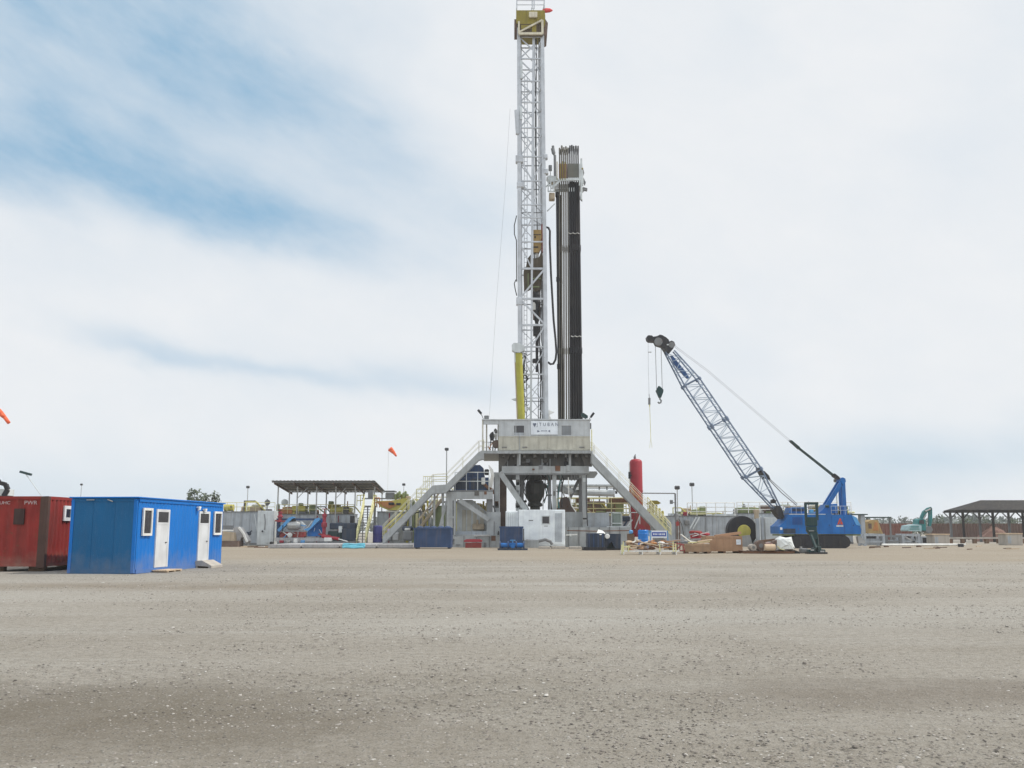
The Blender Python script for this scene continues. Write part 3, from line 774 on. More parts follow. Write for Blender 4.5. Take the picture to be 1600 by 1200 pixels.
def deck_gear(t, x0, x1, ytop, Y, Z, seed, mts):
    """pumps, motors, pipe runs and stub posts crowded on a tank deck, all fixed to that tank"""
    rr = random.Random(seed); n = int((x1 - x0) / 5.5)
    for k in range(n):
        a = at(rr.uniform(x0, x1), ytop, Y + rr.uniform(.5, 2.0)); m_ = mts[k % len(mts)]; h = rr.uniform(.25, 1.15); q = k % 4
        if q == 0: MB().lathe([(.28, 0), (.28, h * .2), (.2, h * .25), (.2, h * .8), (.1, h)], (a.x, a.y, Z), 10).build('motor', m_, t)
        elif q == 1: MB().cbox(a.x - rr.uniform(.2, .7), a.x + rr.uniform(.2, .6), a.y - .3, a.y + .3, Z, Z + h * .8, .05).build('gear_box', m_, t)
        elif q == 2: MB().path([(a.x, a.y, Z), (a.x, a.y, Z + h), (a.x + rr.uniform(.6, 1.8), a.y, Z + h), (a.x + rr.uniform(1.8, 2.2), a.y, Z + .1)], .07, 6).build('pipe_run', m_, t)
        else: MB().tube((a.x, a.y, Z), (a.x, a.y, Z + h + .3), .06, 6).lathe([(.16, h * .6), (.16, h * .6 + .1)], (a.x, a.y, Z), 8).build('valve', m_, t)
tl, a0, a1, az = mud_tank(338, 799, 428, 104, 2.6, 'grey ribbed mud tank right behind the blue cabin', tank, 7)
tm, b0, b1, bz = mud_tank(429, 803, 552, 104, 2.6, 'grey mud tank under the long canopy roof', tank, 10)
deck_gear(tl, 366, 424, 798, 104, az, 3, (tan, yellow, rigd, railc, brown)); deck_gear(tm, 432, 548, 802, 104, bz, 4, (yellow, orange, sage, railc, rigd, tan))
r = MB(); railing(r, (a0, 104.1, az), (a1, 104.1, az), .95, 6); r.build('railing', railc, tl)
r = MB(); railing(r, (b0 + .1, 104.1, bz), (b1, 104.1, bz), 1.0, 7); r.build('railing', railc, tm)

def blob_machine(name, label, cat, parts, Y, D, group=None):
    """a machine of several chamfered pieces: (part name, px box, material, y offset, depth)"""
    xs = [p[1][0] for p in parts] + [p[1][2] for p in parts]
    low = max(p[1][3] for p in parts)
    cx = (min(xs) + max(xs)) / 2
    t = T(name, label, cat, (at(cx, low, Y).x, Y, max(0, at(cx, low, Y).z)), group)
    for nm, bx, mt, dy, dd in parts:
        MB().pbox(*bx, Y + dy, dd, b=0.06).build(nm, mt, t)
    return t
# shakers and valves standing on the tank decks
blob_machine('shale_shaker', 'yellow green shaker with brown tray on the tank deck under the canopy', 'shaker',
    [('tray', (441, 792, 470, 801), orange, 0.4, 1.6), ('body', (456, 790, 477, 799), yellow, 0.1, 1.4), ('motor', (466, 786, 472, 791), sage, .6, .8), ('base', (447, 799, 478, 803), rigd, 0.2, 1.6)], 104.3, 1.5, 'shakers on the tank decks')
blob_machine('shale_shaker', 'yellow shaker with sloped legs on the deck at the right end of the canopy', 'shaker',
    [('tray', (515, 793, 548, 800), yellow, 0.3, 1.5), ('body', (512, 788, 530, 795), olive, 0.8, 1.2), ('motor', (513, 783, 520, 788), sage, .9, .8), ('base', (514, 800, 549, 803), tan, .2, 1.6)], 104.3, 1.5, 'shakers on the tank decks')
blob_machine('agitator_motor', 'round grey agitator motor on the tank deck by the yellow shaker', 'motor',
    [('housing', (482, 789, 493, 799), sage, 0.2, .9), ('flange', (480, 799, 496, 803), rigd, 0.1, 1.1)], 104.6, 1.0)
def yellow_drum():
    Y = 104.6; c = at(358, 794, Y)
    t = T('yellow_drum', 'bright yellow drum lying on the tank deck at the cabin end', 'drum', (c.x, Y, az))
    MB().lathe([(0.28, -.5), (.36, -.5), (.36, .5), (.28, .5)], (c.x, Y, az + .4), 12, 'x').build('drum_body', yellow, t)
    MB().tube((c.x + .3, Y - .38, az + .5), (c.x + .3, Y - .30, az + .5), .12, 8).build('drum_cap', dark, t)
    MB().box(c.x - .45, c.x - .35, Y - .35, Y + .35, az, az + .12).box(c.x + .35, c.x + .45, Y - .35, Y + .35, az, az + .12).build('cradle', rigd, t)
yellow_drum()
blob_machine('pump_housing', 'tan box shaped pump on the tank deck left of the cream cabinet', 'pump',
    [('housing', (390, 791, 408, 799), tan, 0.2, 1.0), ('lid', (394, 788, 410, 791.4), beige, .1, 1.2), ('pipe', (381, 783, 384, 799), brown, .4, .3)], 104.5, 1.0)
def deck_lamp(px, py, Y, z0, label, mt, r=.30):
    c = at(px, py, Y); t = T('deck_lamp', label, 'lamp', (c.x, Y, z0), 'round lamps on the tank decks')
    MB().tube((c.x, Y, z0), (c.x, Y, c.z - r * .6), .035, 6).build('pole', steel, t)
    MB().lathe([(r * .6, -.22), (r, -.16), (r, .06), (r * .5, .2)], (c.x, Y, c.z), 12, 'y').build('lamp_head', mt, t)
deck_lamp(418, 785, 104.5, az, 'dark round deck lamp above the cream cabinet', rigd, .29)
deck_lamp(445, 785, 104.9, bz, 'pale round deck lamp under the left end of the canopy', pale, .36)

def canopy():
    Yf, Yb = 101.5, 110.0
    p0, p1 = at(424, 751.5, Yf), at(586, 751.5, Yf)
    zb = at(500, 768, Yb).z
    t = T('canopy', 'long flat canopy roof on thin posts over the mud tanks', 'canopy', ((p0.x + p1.x) / 2, Yf, 0))
    def zz(y): return p0.z + (zb - p0.z) * (y - Yf) / (Yb - Yf)
    b = MB(); n = 56
    vs = []; 
    for i in range(n + 1):
        x = p0.x + (p1.x - p0.x) * i / n; h = 0.05 * (i % 2)
        vs += [(x, Yf, zz(Yf) + h), (x, Yb, zz(Yb) + h), (x, Yf, zz(Yf) + h + .03), (x, Yb, zz(Yb) + h + .03)]
    fs = []
    for i in range(n):
        a, c = 4 * i, 4 * i + 4
        fs += [(a, a + 1, c + 1, c), (a + 2, c + 2, c + 3, a + 3), (a, c, c + 2, a + 2), (a + 1, a + 3, c + 3, c + 1)]
    b.add(vs, fs); b.build('roof_sheet', roofu, t)
    r = MB()
    for k in range(5):
        y = Yf + .25 + (Yb - Yf - .5) * k / 4; r.box(p0.x, p1.x, y - .05, y + .05, zz(y) - .14, zz(y) - .02)
    r.build('purlin', rigd, t)
    rf = MB()
    for i in range(6):
        x = p0.x + .3 + (p1.x - p0.x - .6) * i / 5; rf.bar((x, Yf + .1, zz(Yf) - .24), (x, Yb - .1, zz(Yb) - .24), .12, .18)
    rf.build('rafter', brown, t)
    for k, y in enumerate((103.4, 107.6)):
        for i in range(6):
            x = p0.x + .3 + (p1.x - p0.x - .6) * i / 5 + k * .25
            MB().box(x - .06, x + .06, y - .06, y + .06, bz if y < 106 and b0 < x < b1 and y > 104 else 0, zz(y) - .3).build('post', steel, t)
    br = MB()
    for i in (1, 3):
        x = p0.x + .3 + (p1.x - p0.x - .6) * i / 5; br.bar((x, 103.4, zz(103.4) - 1.6), (x + 1.1, 103.4, zz(103.4) - .45), .07)
    br.build('brace', steel, t)
canopy()

def cream_cabinet():
    t = T('cream_cabinet', 'tall cream steel cabinet between two grey tanks with a hose on its side', 'cabinet', (at(414, 850, 99).x, 99, 0))
    X0, X1, Z0, Z1 = rect(402, 798, 428, 850, 99)
    MB().cbox(X0, X1, 99, 100.6, 0.1, Z1, .02).build('cabinet_body', pale, t)
    MB().box(X0 + .82, X1 - .06, 98.96, 99.01, .3, Z1 - .15).build('door', pale, t)
    MB().path([at(413, 803, 98.9), at(414.5, 815, 98.9), at(413.5, 828, 98.9)], .05).build('hose', rigd, t)
    MB().tube(at(410, 830, 98.85), at(410, 830, 98.99), .09, 8).build('valve', dark, t)
    MB().box(X0, X1, 99.02, 100.5, 0, .098).build('skid', rigd, t)
cream_cabinet()

def mixing_unit():
    Y = 97.5
    t = T('mud_mixer', 'light blue mud mixing unit with two slanted chutes and a grey motor', 'mixer', (at(465, 845, Y).x, Y, .4))
    def chute(pix, dy, mt):
        MB().pprism(pix, Y + dy, .55).build('chute', mt, t)
    chute([(433, 828), (436, 831), (456, 811), (461, 809), (456, 807), (451, 809)], 0, lblue)
    chute([(474, 827), (481, 830), (500, 812), (497, 809), (492, 811), (484, 824)], -.3, lblue)
    MB().pprism([(480, 831), (501, 812), (505, 812), (502, 838), (480, 838)], Y + .35, 1.0).build('hopper', blue3, t)
    MB().pprism([(446, 822), (452, 815), (470, 815), (477, 822), (474, 829), (450, 829)], Y + .7, .9).build('tank_hood', pale, t)
    c = at(460, 821, Y + .3)
    MB().lathe([(.25, -.7), (.42, -.6), (.45, .3), (.3, .6)], c, 12, 'x').build('motor', steel, t)
    MB().pbox(437, 831, 475, 840, Y + .5, 1.2, b=.04).build('pump_base', brickred, t)
    c = at(453, 836, Y + .3); MB().lathe([(.2, -.15), (.26, -.1), (.26, .12)], c, 12, 'y').build('flange', pvc, t)
    c = at(459, 813, Y + .2); MB().lathe([(.14, -.1), (.22, -.1), (.22, .1), (.14, .1)], c, 12, 'y').build('hand_wheel', dark, t)
    MB().pbox(430, 840, 508, 846, Y - .2, 2.6).build('skid', mat_grey, t)
    MB().pbox(432, 812, 437, 840, Y + 1.5, .3).pbox(500, 812, 503, 840, Y + 1.5, .3).pbox(432, 810, 503, 813, Y + 1.5, .3).build('frame', blue2, t)
mixing_unit()
def mixing_pipes():
    t = T('hose_tangle', 'tangle of thin hoses and rods over the blue mixing unit', 'hoses', at(462, 838, 97.2))
    rr = random.Random(14)
    for k in range(12):
        x = rr.uniform(434, 500); y = rr.uniform(812, 838); p = at(x, y, 97.2 + rr.uniform(0, 1.2)); q = at(x + rr.uniform(-14, 14), min(842, y + rr.uniform(2, 18)), 97.2 + rr.uniform(0, 1.2))
        MB().path([p, (p + q) / 2 + V(rr.uniform(-.2, .2), -.05, -.12), q], rr.uniform(.03, .06)).build('hose_run', (pvc, steel, lblue, dark, vred, pale)[k % 6], t)
    for k in range(4):
        c = at(440 + k * 11, 842, 96.6); MB().cbox(c.x - .2, c.x + .2, 96.5, 96.8, .34, .34 + rr.uniform(.2, .45), .04).build('valve_box', (vred, steel, pvc, lblue)[k], t)
mixing_pipes()
def red_valve(px, top, bot, Y, label, tall):
    t = T('red_valve_stack', label, 'valve', (at(px, bot, Y).x, Y, max(0, at(px, bot, Y).z)), 'red valves around the blue mixing unit')
    c = at(px, bot, Y); tp = at(px, top, Y); h = tp.z - c.z
    MB().lathe([(.2, 0), (.28, .04 * h), (.28, .1 * h), (.17, .13 * h), (.18, .34 * h), (.29, .38 * h), (.29, .5 * h), (.17, .54 * h), (.17, .7 * h), (.24, .74 * h), (.24, .8 * h), (.1, .84 * h)], c, 10).build('valve_body', vred, t, smooth=False)
    MB().tube(c + V(0, 0, .82 * h), c + V(0, 0, h), .06).lathe([(.16, h - .04), (.26, h - .04), (.26, h + .03), (.16, h + .03)], c, 10).build('hand_wheel', brickred, t)
    MB().bar(c + V(-.5, -.1, .12 * h), c + V(.7, -.1, .06 * h), .16).build('side_pipe', brickred, t)
red_valve(437.5, 796, 816, 98.6, 'short red valve with orange wheel left of the blue chutes', False)
red_valve(506, 795, 840, 97.4, 'tall red valve stack with orange wheel right of the blue chutes', True)
t = T('red_pipe', 'red pipe spool lying on the grey mats below the tall red valve', 'pipe', at(520, 844, 96))
MB().tube(at(503, 838, 96), at(530, 842, 96), .16, 8).build('pipe_run', red, t)
MB().tube(at(527, 841.5, 96), at(543, 846, 95), .05, 6).build('lance', pvc, t)
MB().pbox(506, 840, 518, 846, 95.6, .6, b=.05).build('flange_block', pvc, t)

t = T('navy_pump_skid', 'dark navy pump skid between the red valve stack and the yellow stair', 'pump skid', (at(537, 845, 97).x, 97, .3))
MB().pbox(515, 817, 556, 827, 97.6, 1.6, b=.08).build('engine', navy, t)
MB().pbox(534, 826, 556, 845, 97.2, 1.8, b=.05).build('pump', navy, t)
MB().pbox(512, 830, 534, 845, 97.8, 1.5, b=.05).build('base_frame', green, t)
MB().pbox(529, 822, 534, 832, 97.1, .4).build('filter', pale, t)
MB().pbox(547, 806, 553, 818, 97.9, .5).build('exhaust', dark, t)
MB().box(at(512, 845, 97).x, at(557, 845, 97).x, 97.1, 99, .3, .5).build('skid', rigd, t)

def mats():
    z = .34
    for k, (x0, x1, lab) in enumerate(((418, 470, 'grey rig mat in front of the cream cabinet'), (471, 530, 'grey rig mat in front of the blue mixing unit'), (531, 588, 'grey rig mat at the foot of the yellow stair'), (589, 646, 'grey rig mat at the foot of the main rig stair'))):
        X0, X1 = at(x0, 855, 86).x, at(x1, 855, 86).x
        b = MB()
        for i in range(9):
            y = 86 + i * 1.33; b.box(X0 + .04, X1 - .04, y, y + 1.27, 0.06, z)
        b.box(X0 + .2, X1 - .2, 86.1, 97.9, 0, .058)
        b.thing('rig_mat', mat_grey, lab, 'mat', 'grey mats on the ground left of the rig')
mats()
def turq_hose():
    Y = 84.5; pts = []
    for k in range(3):
        for i in range(25):
            f = i / 24; x = at(535 + 34 * (f if k % 2 == 0 else 1 - f), 850, Y).x
            pts.append(V(x, Y + .25 * k + .1 * math.sin(f * 6), .10 + .13 * k + .02 * math.sin(9 * f)))
    MB().path(pts, .09).thing('turquoise_hose', turq, 'loop of turquoise hose lying in front of the yellow stair', 'hose')
turq_hose()

def debris_left():
    Y = 95
    t = T('crumpled_tarpaulin', 'grey crumpled cover draped over a frame beside the blue cabin', 'tarpaulin', (at(374, 850, Y).x, Y, 0))
    MB().pprism([(363, 845), (364, 826), (368, 823), (374, 824), (380, 832), (388, 845), (384, 850), (378, 838), (374, 847)], Y, 1.2).build('cover', mat_grey, t)
    MB().path([at(373, 824, Y - .1), at(380, 833, Y - .1), at(386, 847, Y - .1)], .13).build('folded_edge', pvc, t)
    MB().path([at(344, 829, Y), at(365, 829, Y)], .07).build('rail_pipe', pvc, t)
    t = T('brown_skip', 'low grey brown skip beside the blue cabin', 'skip', (at(354, 850, Y - 1).x, Y - 1, 0))
    MB().pprism([(340, 830), (364, 832), (366, 848), (342, 848)], Y - 1, 1.5).build('skip_body', tan, t)
    MB().pbox(340, 821, 364, 830, Y + .6, .2).build('back_panel', rigd, t)
    MB().pbox(342, 845, 372, 852, Y - 1.3, 1.9, ground=True).build('skid', brown, t)
    for i in range(5):
        p = at(376 + 7 * i, 852, 90 + R.uniform(-2, 2)); p.z = .06
        q = p + V(R.uniform(.6, 1.7), R.uniform(-.4, .4), R.uniform(-.0, .06))
        MB().bar(p, q, .2, .09).thing('scrap_plank', (wood2, woodd, pvc, rustm, wood2)[i], ('pale short plank left of the grey mats', 'dark plank at the foot of the crumpled cover', 'white strip of board before the cream cabinet', 'rusty flat bar before the cream cabinet', 'pale offcut beside the first grey mat')[i], 'plank', 'scrap boards left of the rig')
    MB().cbox(at(421, 850, 89).x, at(425, 850, 89).x, 89, 89.6, 0, .55, .05).thing('black_bucket', black, 'small black box at the corner of the grey mats', 'box')
    t = T('blue_valve', 'small dark blue valve standing between the cover and the cream cabinet', 'valve', (at(389, 845, 100).x, 100, 0))
    c = at(389, 834, 100)
    MB().tube((c.x, 100, 0), (c.x, 100, c.z), .08).build('riser', steel, t)
    MB().cbox(c.x - .3, c.x + .2, 99.8, 100.2, c.z - .15, c.z + .2, .05).tube(c + V(.1, 0, .2), c + V(.3, 0, .3), .06).build('valve_body', navy, t)
debris_left()

# steep yellow stair up to the tank deck
def ladder_stair():
    Yb, Yt = 95.5, 100.5
    t = T('yellow_stair', 'steep yellow stair with cream handrails up to the tank deck', 'stair', (at(565, 846, Yb).x, Yb, 0))
    bl, br_ = at(557, 845, Yb), at(571, 845, Yb); tl_, tr = at(569, 790, Yt), at(584, 790, Yt)
    w = 0.10
    MB().bar(bl, tl_, w, .45).build('stringer', railc, t)
    MB().bar(br_, tr, w, .45).build('stringer', railc, t)
    for i in range(13):
        f = (i + .6) / 13.2; p, q = bl.lerp(tl_, f), br_.lerp(tr, f)
        MB().box(p.x + .05, q.x - .05, p.y - .12, p.y + .14, p.z - .03, p.z + .03).build('tread', rigd, t)
    for (p, q) in ((bl, tl_), (br_, tr)):
        h = MB(); k = 5
        for i in range(k + 1):
            c = p.lerp(q, i / k); h.tube(c, c + V(0, 0, .95), .035, 5)
        h.tube(p + V(0, 0, .95), q + V(0, 0, .95), .05, 6).tube(p + V(0, 0, .5), q + V(0, 0, .5), .035, 5)
        h.build('handrail', railc, t)
    MB().box(tl_.x, tr.x, Yt, Yt + 2, tr.z - .1, tr.z).build('landing', rigd, t)
    g = MB(); railing(g, (tr.x, Yt, tr.z), (tr.x, Yt + 2, tr.z), 1.1, 2, .04); railing(g, (tl_.x, Yt, tr.z), (tl_.x - 1, Yt + 1.5, tr.z), 1.1, 2, .04)
    g.build('landing_rail', yellow, t)
    for x in (tl_.x + .1, tr.x - .1): MB().box(x - .06, x + .06, Yt + 1.8, Yt + 1.92, 0, tr.z - .1).build('leg', rigd, t)
ladder_stair()

# yellow shaker house and its tank behind the foot of the rig stairs
def shaker_house():
    Y = 101
    t = T('mud_cleaner', 'big yellow and orange mud cleaner crowded with dark gear above the grey tank', 'mud cleaner', (at(615, 800, Y).x, Y, at(615, 799, Y).z))
    MB().pprism([(588, 783), (612, 782), (634, 778), (640, 782), (640, 797), (606, 797), (594, 792)], Y, 2.2).build('body', yellow, t)
    MB().pprism([(592, 784), (613, 783), (619, 790), (608, 795), (598, 791)], Y - .12, .1).build('side_plate', orange, t)
    MB().pbox(607, 785, 616, 789, Y - .24, .2, b=.04).pbox(619, 786, 626, 789, Y - .14, .13).build('vent', dark, t)
    MB().pbox(602, 770, 616, 780, Y + .4, 1.2, b=.06).pbox(575, 766, 582, 779, Y + .5, .8).build('control_box', rigd, t)
    MB().pbox(600, 766.5, 617, 768.5, Y + .2, 1.8).pbox(566, 778, 612, 780, Y + .2, .2).build('cover_plate', rigd, t)
    c = MB()
    for i in range(7):
        x = 618 + i * 3.1; c.lathe([(.05, 0), (.14, .2), (.14, .6), (.06, .7)], at(x, 782 - (i % 3) * 2.2, Y + .5 + (i % 2) * .5), 7)
    c.build('hydrocyclone', sage, t)
    o = MB()
    for i in range(4): o.pbox(618 + i * 4.5, 773 + (i % 2) * 3, 620 + i * 4.5, 782, Y + .8, .3)
    o.pbox(616, 774, 632, 775.5, Y + .9, .2); o.build('pipe_manifold', olive, t)
    MB().pbox(634, 775, 641, 780, Y + .3, .8, b=.05).build('motor', tan, t)
    g = MB(); p, q = at(585, 793, Y - .3), at(593, 793, Y - .3); railing(g, p, q, 1.0, 2, .05); g.build('railing', orange, t)
shaker_house()
ts, s0, s1, sz = mud_tank(589, 799, 655, 101.5, 2.6, 'grey tank beneath the yellow mud cleaner', tank, 6)
MB().pprism([(604, 797.5), (622, 797.5), (624, 800), (602, 800)], 101.2, .4).build('white_top_edge', pvc, ts)
t = T('violet_drum', 'violet blue chemical drum beside the yellow stair', 'drum', (at(590, 845, 98.5).x, 98.5, 0))
MB().lathe([(.48, 0), (.5, .05), (.48, .8), (.5, .85), (.48, 1.6), (.36, 1.72)], (at(590, 845, 98.5).x, 98.5, .34), 14).build('drum_body', paint('violet_blue', (.07, .07, .26), .5), t)
t = T('grey_pump', 'grey pump motor on the mats at the foot of the rig stair', 'pump', (at(622, 845, 96).x, 96, .34))
MB().pbox(613, 832, 624, 845, 95.6, 1, b=.1).build('motor', steel, t); MB().pbox(605, 826, 612, 832, 96, .6, b=.06).build('lid', paint('lilac_plastic', (.50, .38, .52), .6), t)
MB().pbox(606, 832, 612, 845, 95.8, .7, b=.06).build('housing', rigd, t)
t = T('grey_valve_block', 'dark grey valve block between the stair foot and the blue skip', 'valve', (at(637, 845, 94).x, 94, .34))
MB().pbox(629, 829, 644, 845, 94, 1.1, b=.15).build('block', rigd, t); MB().pbox(632, 825, 640, 829, 94.2, .7, b=.06).build('flange', pvc, t)
MB().pbox(628, 822, 645, 830, 95.2, .6, b=.15).build('cover', navy, t)
# ------------------------------------------------------------------ drilling rig: substructure
YF = 92.0                                  # front edge of the rig floor
FZ = at(840, 705, YF).z
def under_floor_gear():
    t = T('hose_bundle', 'dark hoses and thin pipes hanging under the rig floor round the preventer', 'hoses', at(845, 760, YF + 3.5))
    rr = random.Random(5)
    for k in range(16):
        x = rr.choice((821, 823, 826, 848, 851, 854, 856, 871, 874, 877, 903)) + rr.uniform(-1, 1); Yk = YF + rr.uniform(3, 8)
        p = at(x, 741, Yk); q = at(x + rr.uniform(-4, 4), rr.uniform(756, 800), Yk)
        MB().path([p, p.lerp(q, .35) + V(rr.uniform(-.25, .25), 0, 0), p.lerp(q, .7) + V(rr.uniform(-.3, .3), 0, 0), q], rr.uniform(.03, .07), 5).build('hose_run', (dark, bopm, rigd, teal)[k % 4], t)
    for k in range(10):
        p = at(rr.uniform(786, 905), rr.uniform(716, 730), YF + 1.35); MB().cbox(p.x - rr.uniform(.1, .35), p.x + .2, YF + 1.2, YF + 1.42, p.z - rr.uniform(.1, .3), p.z + .15, .03).build('junction_box', (rigd, underm, dark)[k % 3], t)
under_floor_gear()
def substructure():
    t = T('rig_substructure', 'grey steel rig substructure with a high floor on box legs and diagonal braces', 'substructure', (at(845, 853, YF).x, YF, 0))
    X0, X1 = at(751, 705, YF).x, at(926, 705, YF).x
    MB().box(X0, X1, YF, YF + 11, FZ - .16, FZ).box(X0, X1, YF - .06, YF - .002, FZ - .22, FZ + .05).build('rig_floor', rig, t)
    g = MB()
    xa, xb = at(782, 715, YF).x, at(922, 715, YF).x
    zb = at(840, 728.5, YF + 1.6).z
    g.box(xa, xb, YF + 1.5, YF + 1.8, zb, FZ - .162)
    for i in range(9):
        x = xa + .3 + (xb - xa - .6) * i / 8; g.box(x - .12, x + .12, YF + .3, YF + 1.49, FZ - .55, FZ - .162)
    for y in (YF + 4.5, YF + 7.5, YF + 10.4): g.box(xa, xb, y, y + .3, zb, FZ - .162)
    for x in (xa, xa + 3.1, xb - 3.1, xb - .3): g.box(x, x + .3, YF + 1.81, YF + 10.39, zb + .1, FZ - .163)
    g.build('floor_beam', underm, t)
    for pix in ([(779, 706.5), (800, 706.5), (788, 729), (783, 738), (779, 738)], [(925, 706.8), (906, 706.8), (914, 729), (925, 729)]): MB().pprism(pix, YF + 1.0, .3).build('corner_gusset', underm, t)
    for px in (809.5, 890.5):
        b = MB().pprism([(px - 2.8, 707.3), (px + 2.8, 707.3), (px + 1.9, 714), (px + 1.9, 729), (px - 1.9, 729), (px - 1.9, 714)], YF + .7, .35); b.build('stub_post', rig, t)
    for px in (789, 793, 847, 859.5):
        MB().pbox(px - .7, 717, px + .7, 729, YF + 1.3, .18).build('stiffener', rig, t)
    xg0, xg1 = at(784, 734, YF).x, at(921, 734, YF).x
    zt, zl = at(850, 728.5, YF + .8).z, at(850, 740, YF + .8).z
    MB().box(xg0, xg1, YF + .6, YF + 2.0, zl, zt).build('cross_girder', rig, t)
    MB().pprism([(905, 736.5), (932, 736.5), (934, 740), (929.5, 746), (905, 746)], YF + 1.2, 1.2).build('girder_end', rig, t)
    # rear girder lower, seen in shade
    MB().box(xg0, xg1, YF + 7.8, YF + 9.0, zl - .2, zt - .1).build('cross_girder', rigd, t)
    def leg(x0, x1, y0, y1, dy, dd, mt, nm='leg'):
        MB().pbox(x0, y0, x1, y1, YF + dy, dd, ground=True).build(nm, mt, t)
    leg(771, 780.5, 738, 853, .7, .7, rig)
    leg(780.8, 791.5, 739, 853, 2.1, 1.2, brown)
    leg(806, 812.5, 740.5, 853, .9, .5, rig)
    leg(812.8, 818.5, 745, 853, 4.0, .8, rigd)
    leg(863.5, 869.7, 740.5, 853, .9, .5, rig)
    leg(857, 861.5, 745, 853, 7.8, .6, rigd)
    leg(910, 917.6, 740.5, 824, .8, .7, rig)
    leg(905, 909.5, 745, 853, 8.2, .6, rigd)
    MB().bar(at(781, 738, YF + .45), at(822, 797, YF + .45), .50, .5, up=(0, 1, 0)).build('brace', rig, t)
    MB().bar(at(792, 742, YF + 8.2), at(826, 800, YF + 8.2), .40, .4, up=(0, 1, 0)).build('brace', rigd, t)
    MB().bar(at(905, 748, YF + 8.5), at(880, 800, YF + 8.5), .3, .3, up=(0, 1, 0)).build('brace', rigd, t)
    # left wing: column, landing beam, brace and pale panel room
    MB().pbox(698, 769, 712, 838, YF - .5, .8).build('leg', rig, t)
    MB().pbox(703, 768.5, 770, 779.5, YF - .45, .7).build('landing_beam', rig, t)
    MB().pbox(700, 766, 770, 768.2, YF - .4, 4.5).build('landing_deck', rigd, t)
    MB().bar(at(718, 781.5, YF - .2), at(764, 812, YF - .2), .42, .4, up=(0, 1, 0)).build('brace', rig, t)
    MB().pbox(760.5, 800, 782, 838, YF - .1, .75).build('gusset_box', rig, t)
    MB().pbox(760, 780, 769.8, 800, YF + .2, 1.0).build('leg', rigd, t)
    MB().bar(at(698, 783, YF), at(684, 836, YF), .22, .22, up=(0, 1, 0)).build('brace', rig, t)
    b = MB().pbox(700, 838, 796, 856, YF - 1.0, 2.2, ground=True); b.build('base_beam', rig, t)
    MB().pbox(880, 800, 917, 853, YF + 1.7, 2.5, ground=True).build('base_box', rig, t)
    MB().pbox(884, 824, 985, 853, YF + .2, 1.4, ground=True).build('base_beam', rig, t)
    MB().pbox(917.8, 801, 952, 824, YF + 2.4, 1.5).build('base_box', tank, t)
    k = MB()
    for i in range(6): k.pbox(888 + i * 16, 823, 889 + i * 16, 852, YF + .12, .09)
    k.build('stiffener', rigd, t)
    s = MB()
    for i in range(5): s.pbox(704 + i * 20, 837, 705.5 + i * 20, 855, YF - 1.08, .09)
    s.build('stiffener', rigd, t)
    # bolted plates, cleats and pipe runs on the steelwork
    rr = random.Random(41)
    for k in range(34):
        px, py, dy = rr.choice(((776, rr.uniform(745, 835), .66), (809, rr.uniform(745, 795), .87), (866, rr.uniform(745, 795), .87), (914, rr.uniform(745, 820), .77), (rr.uniform(800, 905), rr.uniform(730, 738), .57), (rr.uniform(703, 762), rr.uniform(770, 778), -.48), (705, rr.uniform(785, 835), -.53), (rr.uniform(888, 975), rr.uniform(828, 850), .17), (rr.uniform(702, 790), rr.uniform(840, 853), -1.03)))
        c = at(px, py, YF + dy); w_ = rr.uniform(.08, .26); h_ = rr.uniform(.06, .30)
        MB().box(c.x - w_, c.x + w_, c.y - .03, c.y + .025, c.z - h_, c.z + h_).build('bolted_plate', (rigd, pale, rustm, rig, underm)[k % 5], t)
    for (pts, r_, m_) in (([(772.5, 745), (772.5, 790), (772, 836)], .05, rigd), ([(785, 741.5), (840, 741.5), (915, 741.5)], .05, rigd), ([(916, 742), (916, 780), (918, 822)], .05, dark), ([(708, 782), (708, 836)], .04, dark),
                          ([(886, 829), (930, 830), (984, 829)], .05, rustm), ([(702, 836), (740, 836.5), (788, 837)], .05, steel), ([(812, 742), (813, 765), (811, 795)], .04, dark), ([(752, 708.5), (840, 708.8), (925, 708.5)], .05, rigd)):
        MB().path([at(x, y, YF + .45 - (.95 if x < 770 or y > 826 else 0)) for x, y in pts], r_, 5).build('pipe_run', m_, t)
    # cables draped from the left leg
    MB().path([at(771, 790, YF + .4), at(775, 806, YF + .3), at(780, 822, YF + .2), at(778, 838, YF - .3)], .07).build('cable', dark, t)
    MB().path([at(888, 746, YF + .4), at(888.6, 770, YF + .5), at(893, 790, YF + .6), at(900, 800, YF + .7)], .05).build('cable', pvc, t)
    for px in (876, 893, 898): MB().tube(at(px, 741, YF + 1.2), at(px, 748 + (px % 5), YF + 1.2), .07, 6).build('hanger', rigd, t)
    MB().bar(at(824, 741, YF + 1), at(824, 728, YF + 1), .06).build('hanger', dark, t)
substructure()

def panel_room():
    t = T('panel_room', 'pale grey equipment room under the rig landing beside the diagonal brace', 'cabin', (at(735, 840, YF).x, YF + 1.2, .9))
    MB().pprism([(714, 781), (738, 781), (762, 801), (762, 838), (714, 838)], YF + 1.3, 2.6).build('wall', pale, t)
    d = MB()
    for x in (722, 730, 739, 750): d.pbox(x, 797, x + 6, 832, YF + 1.24, .05)
    d.build('door', beige, t)
    MB().pbox(738, 818, 757, 828, YF + .9, .3, b=.08).tube(at(746, 812, YF + .8), at(746, 820, YF + .8), .1).build('valve_block', tan, t)
    MB().pbox(700, 830, 764, 838, YF + .4, .5).build('sill', tank, t)
panel_room()

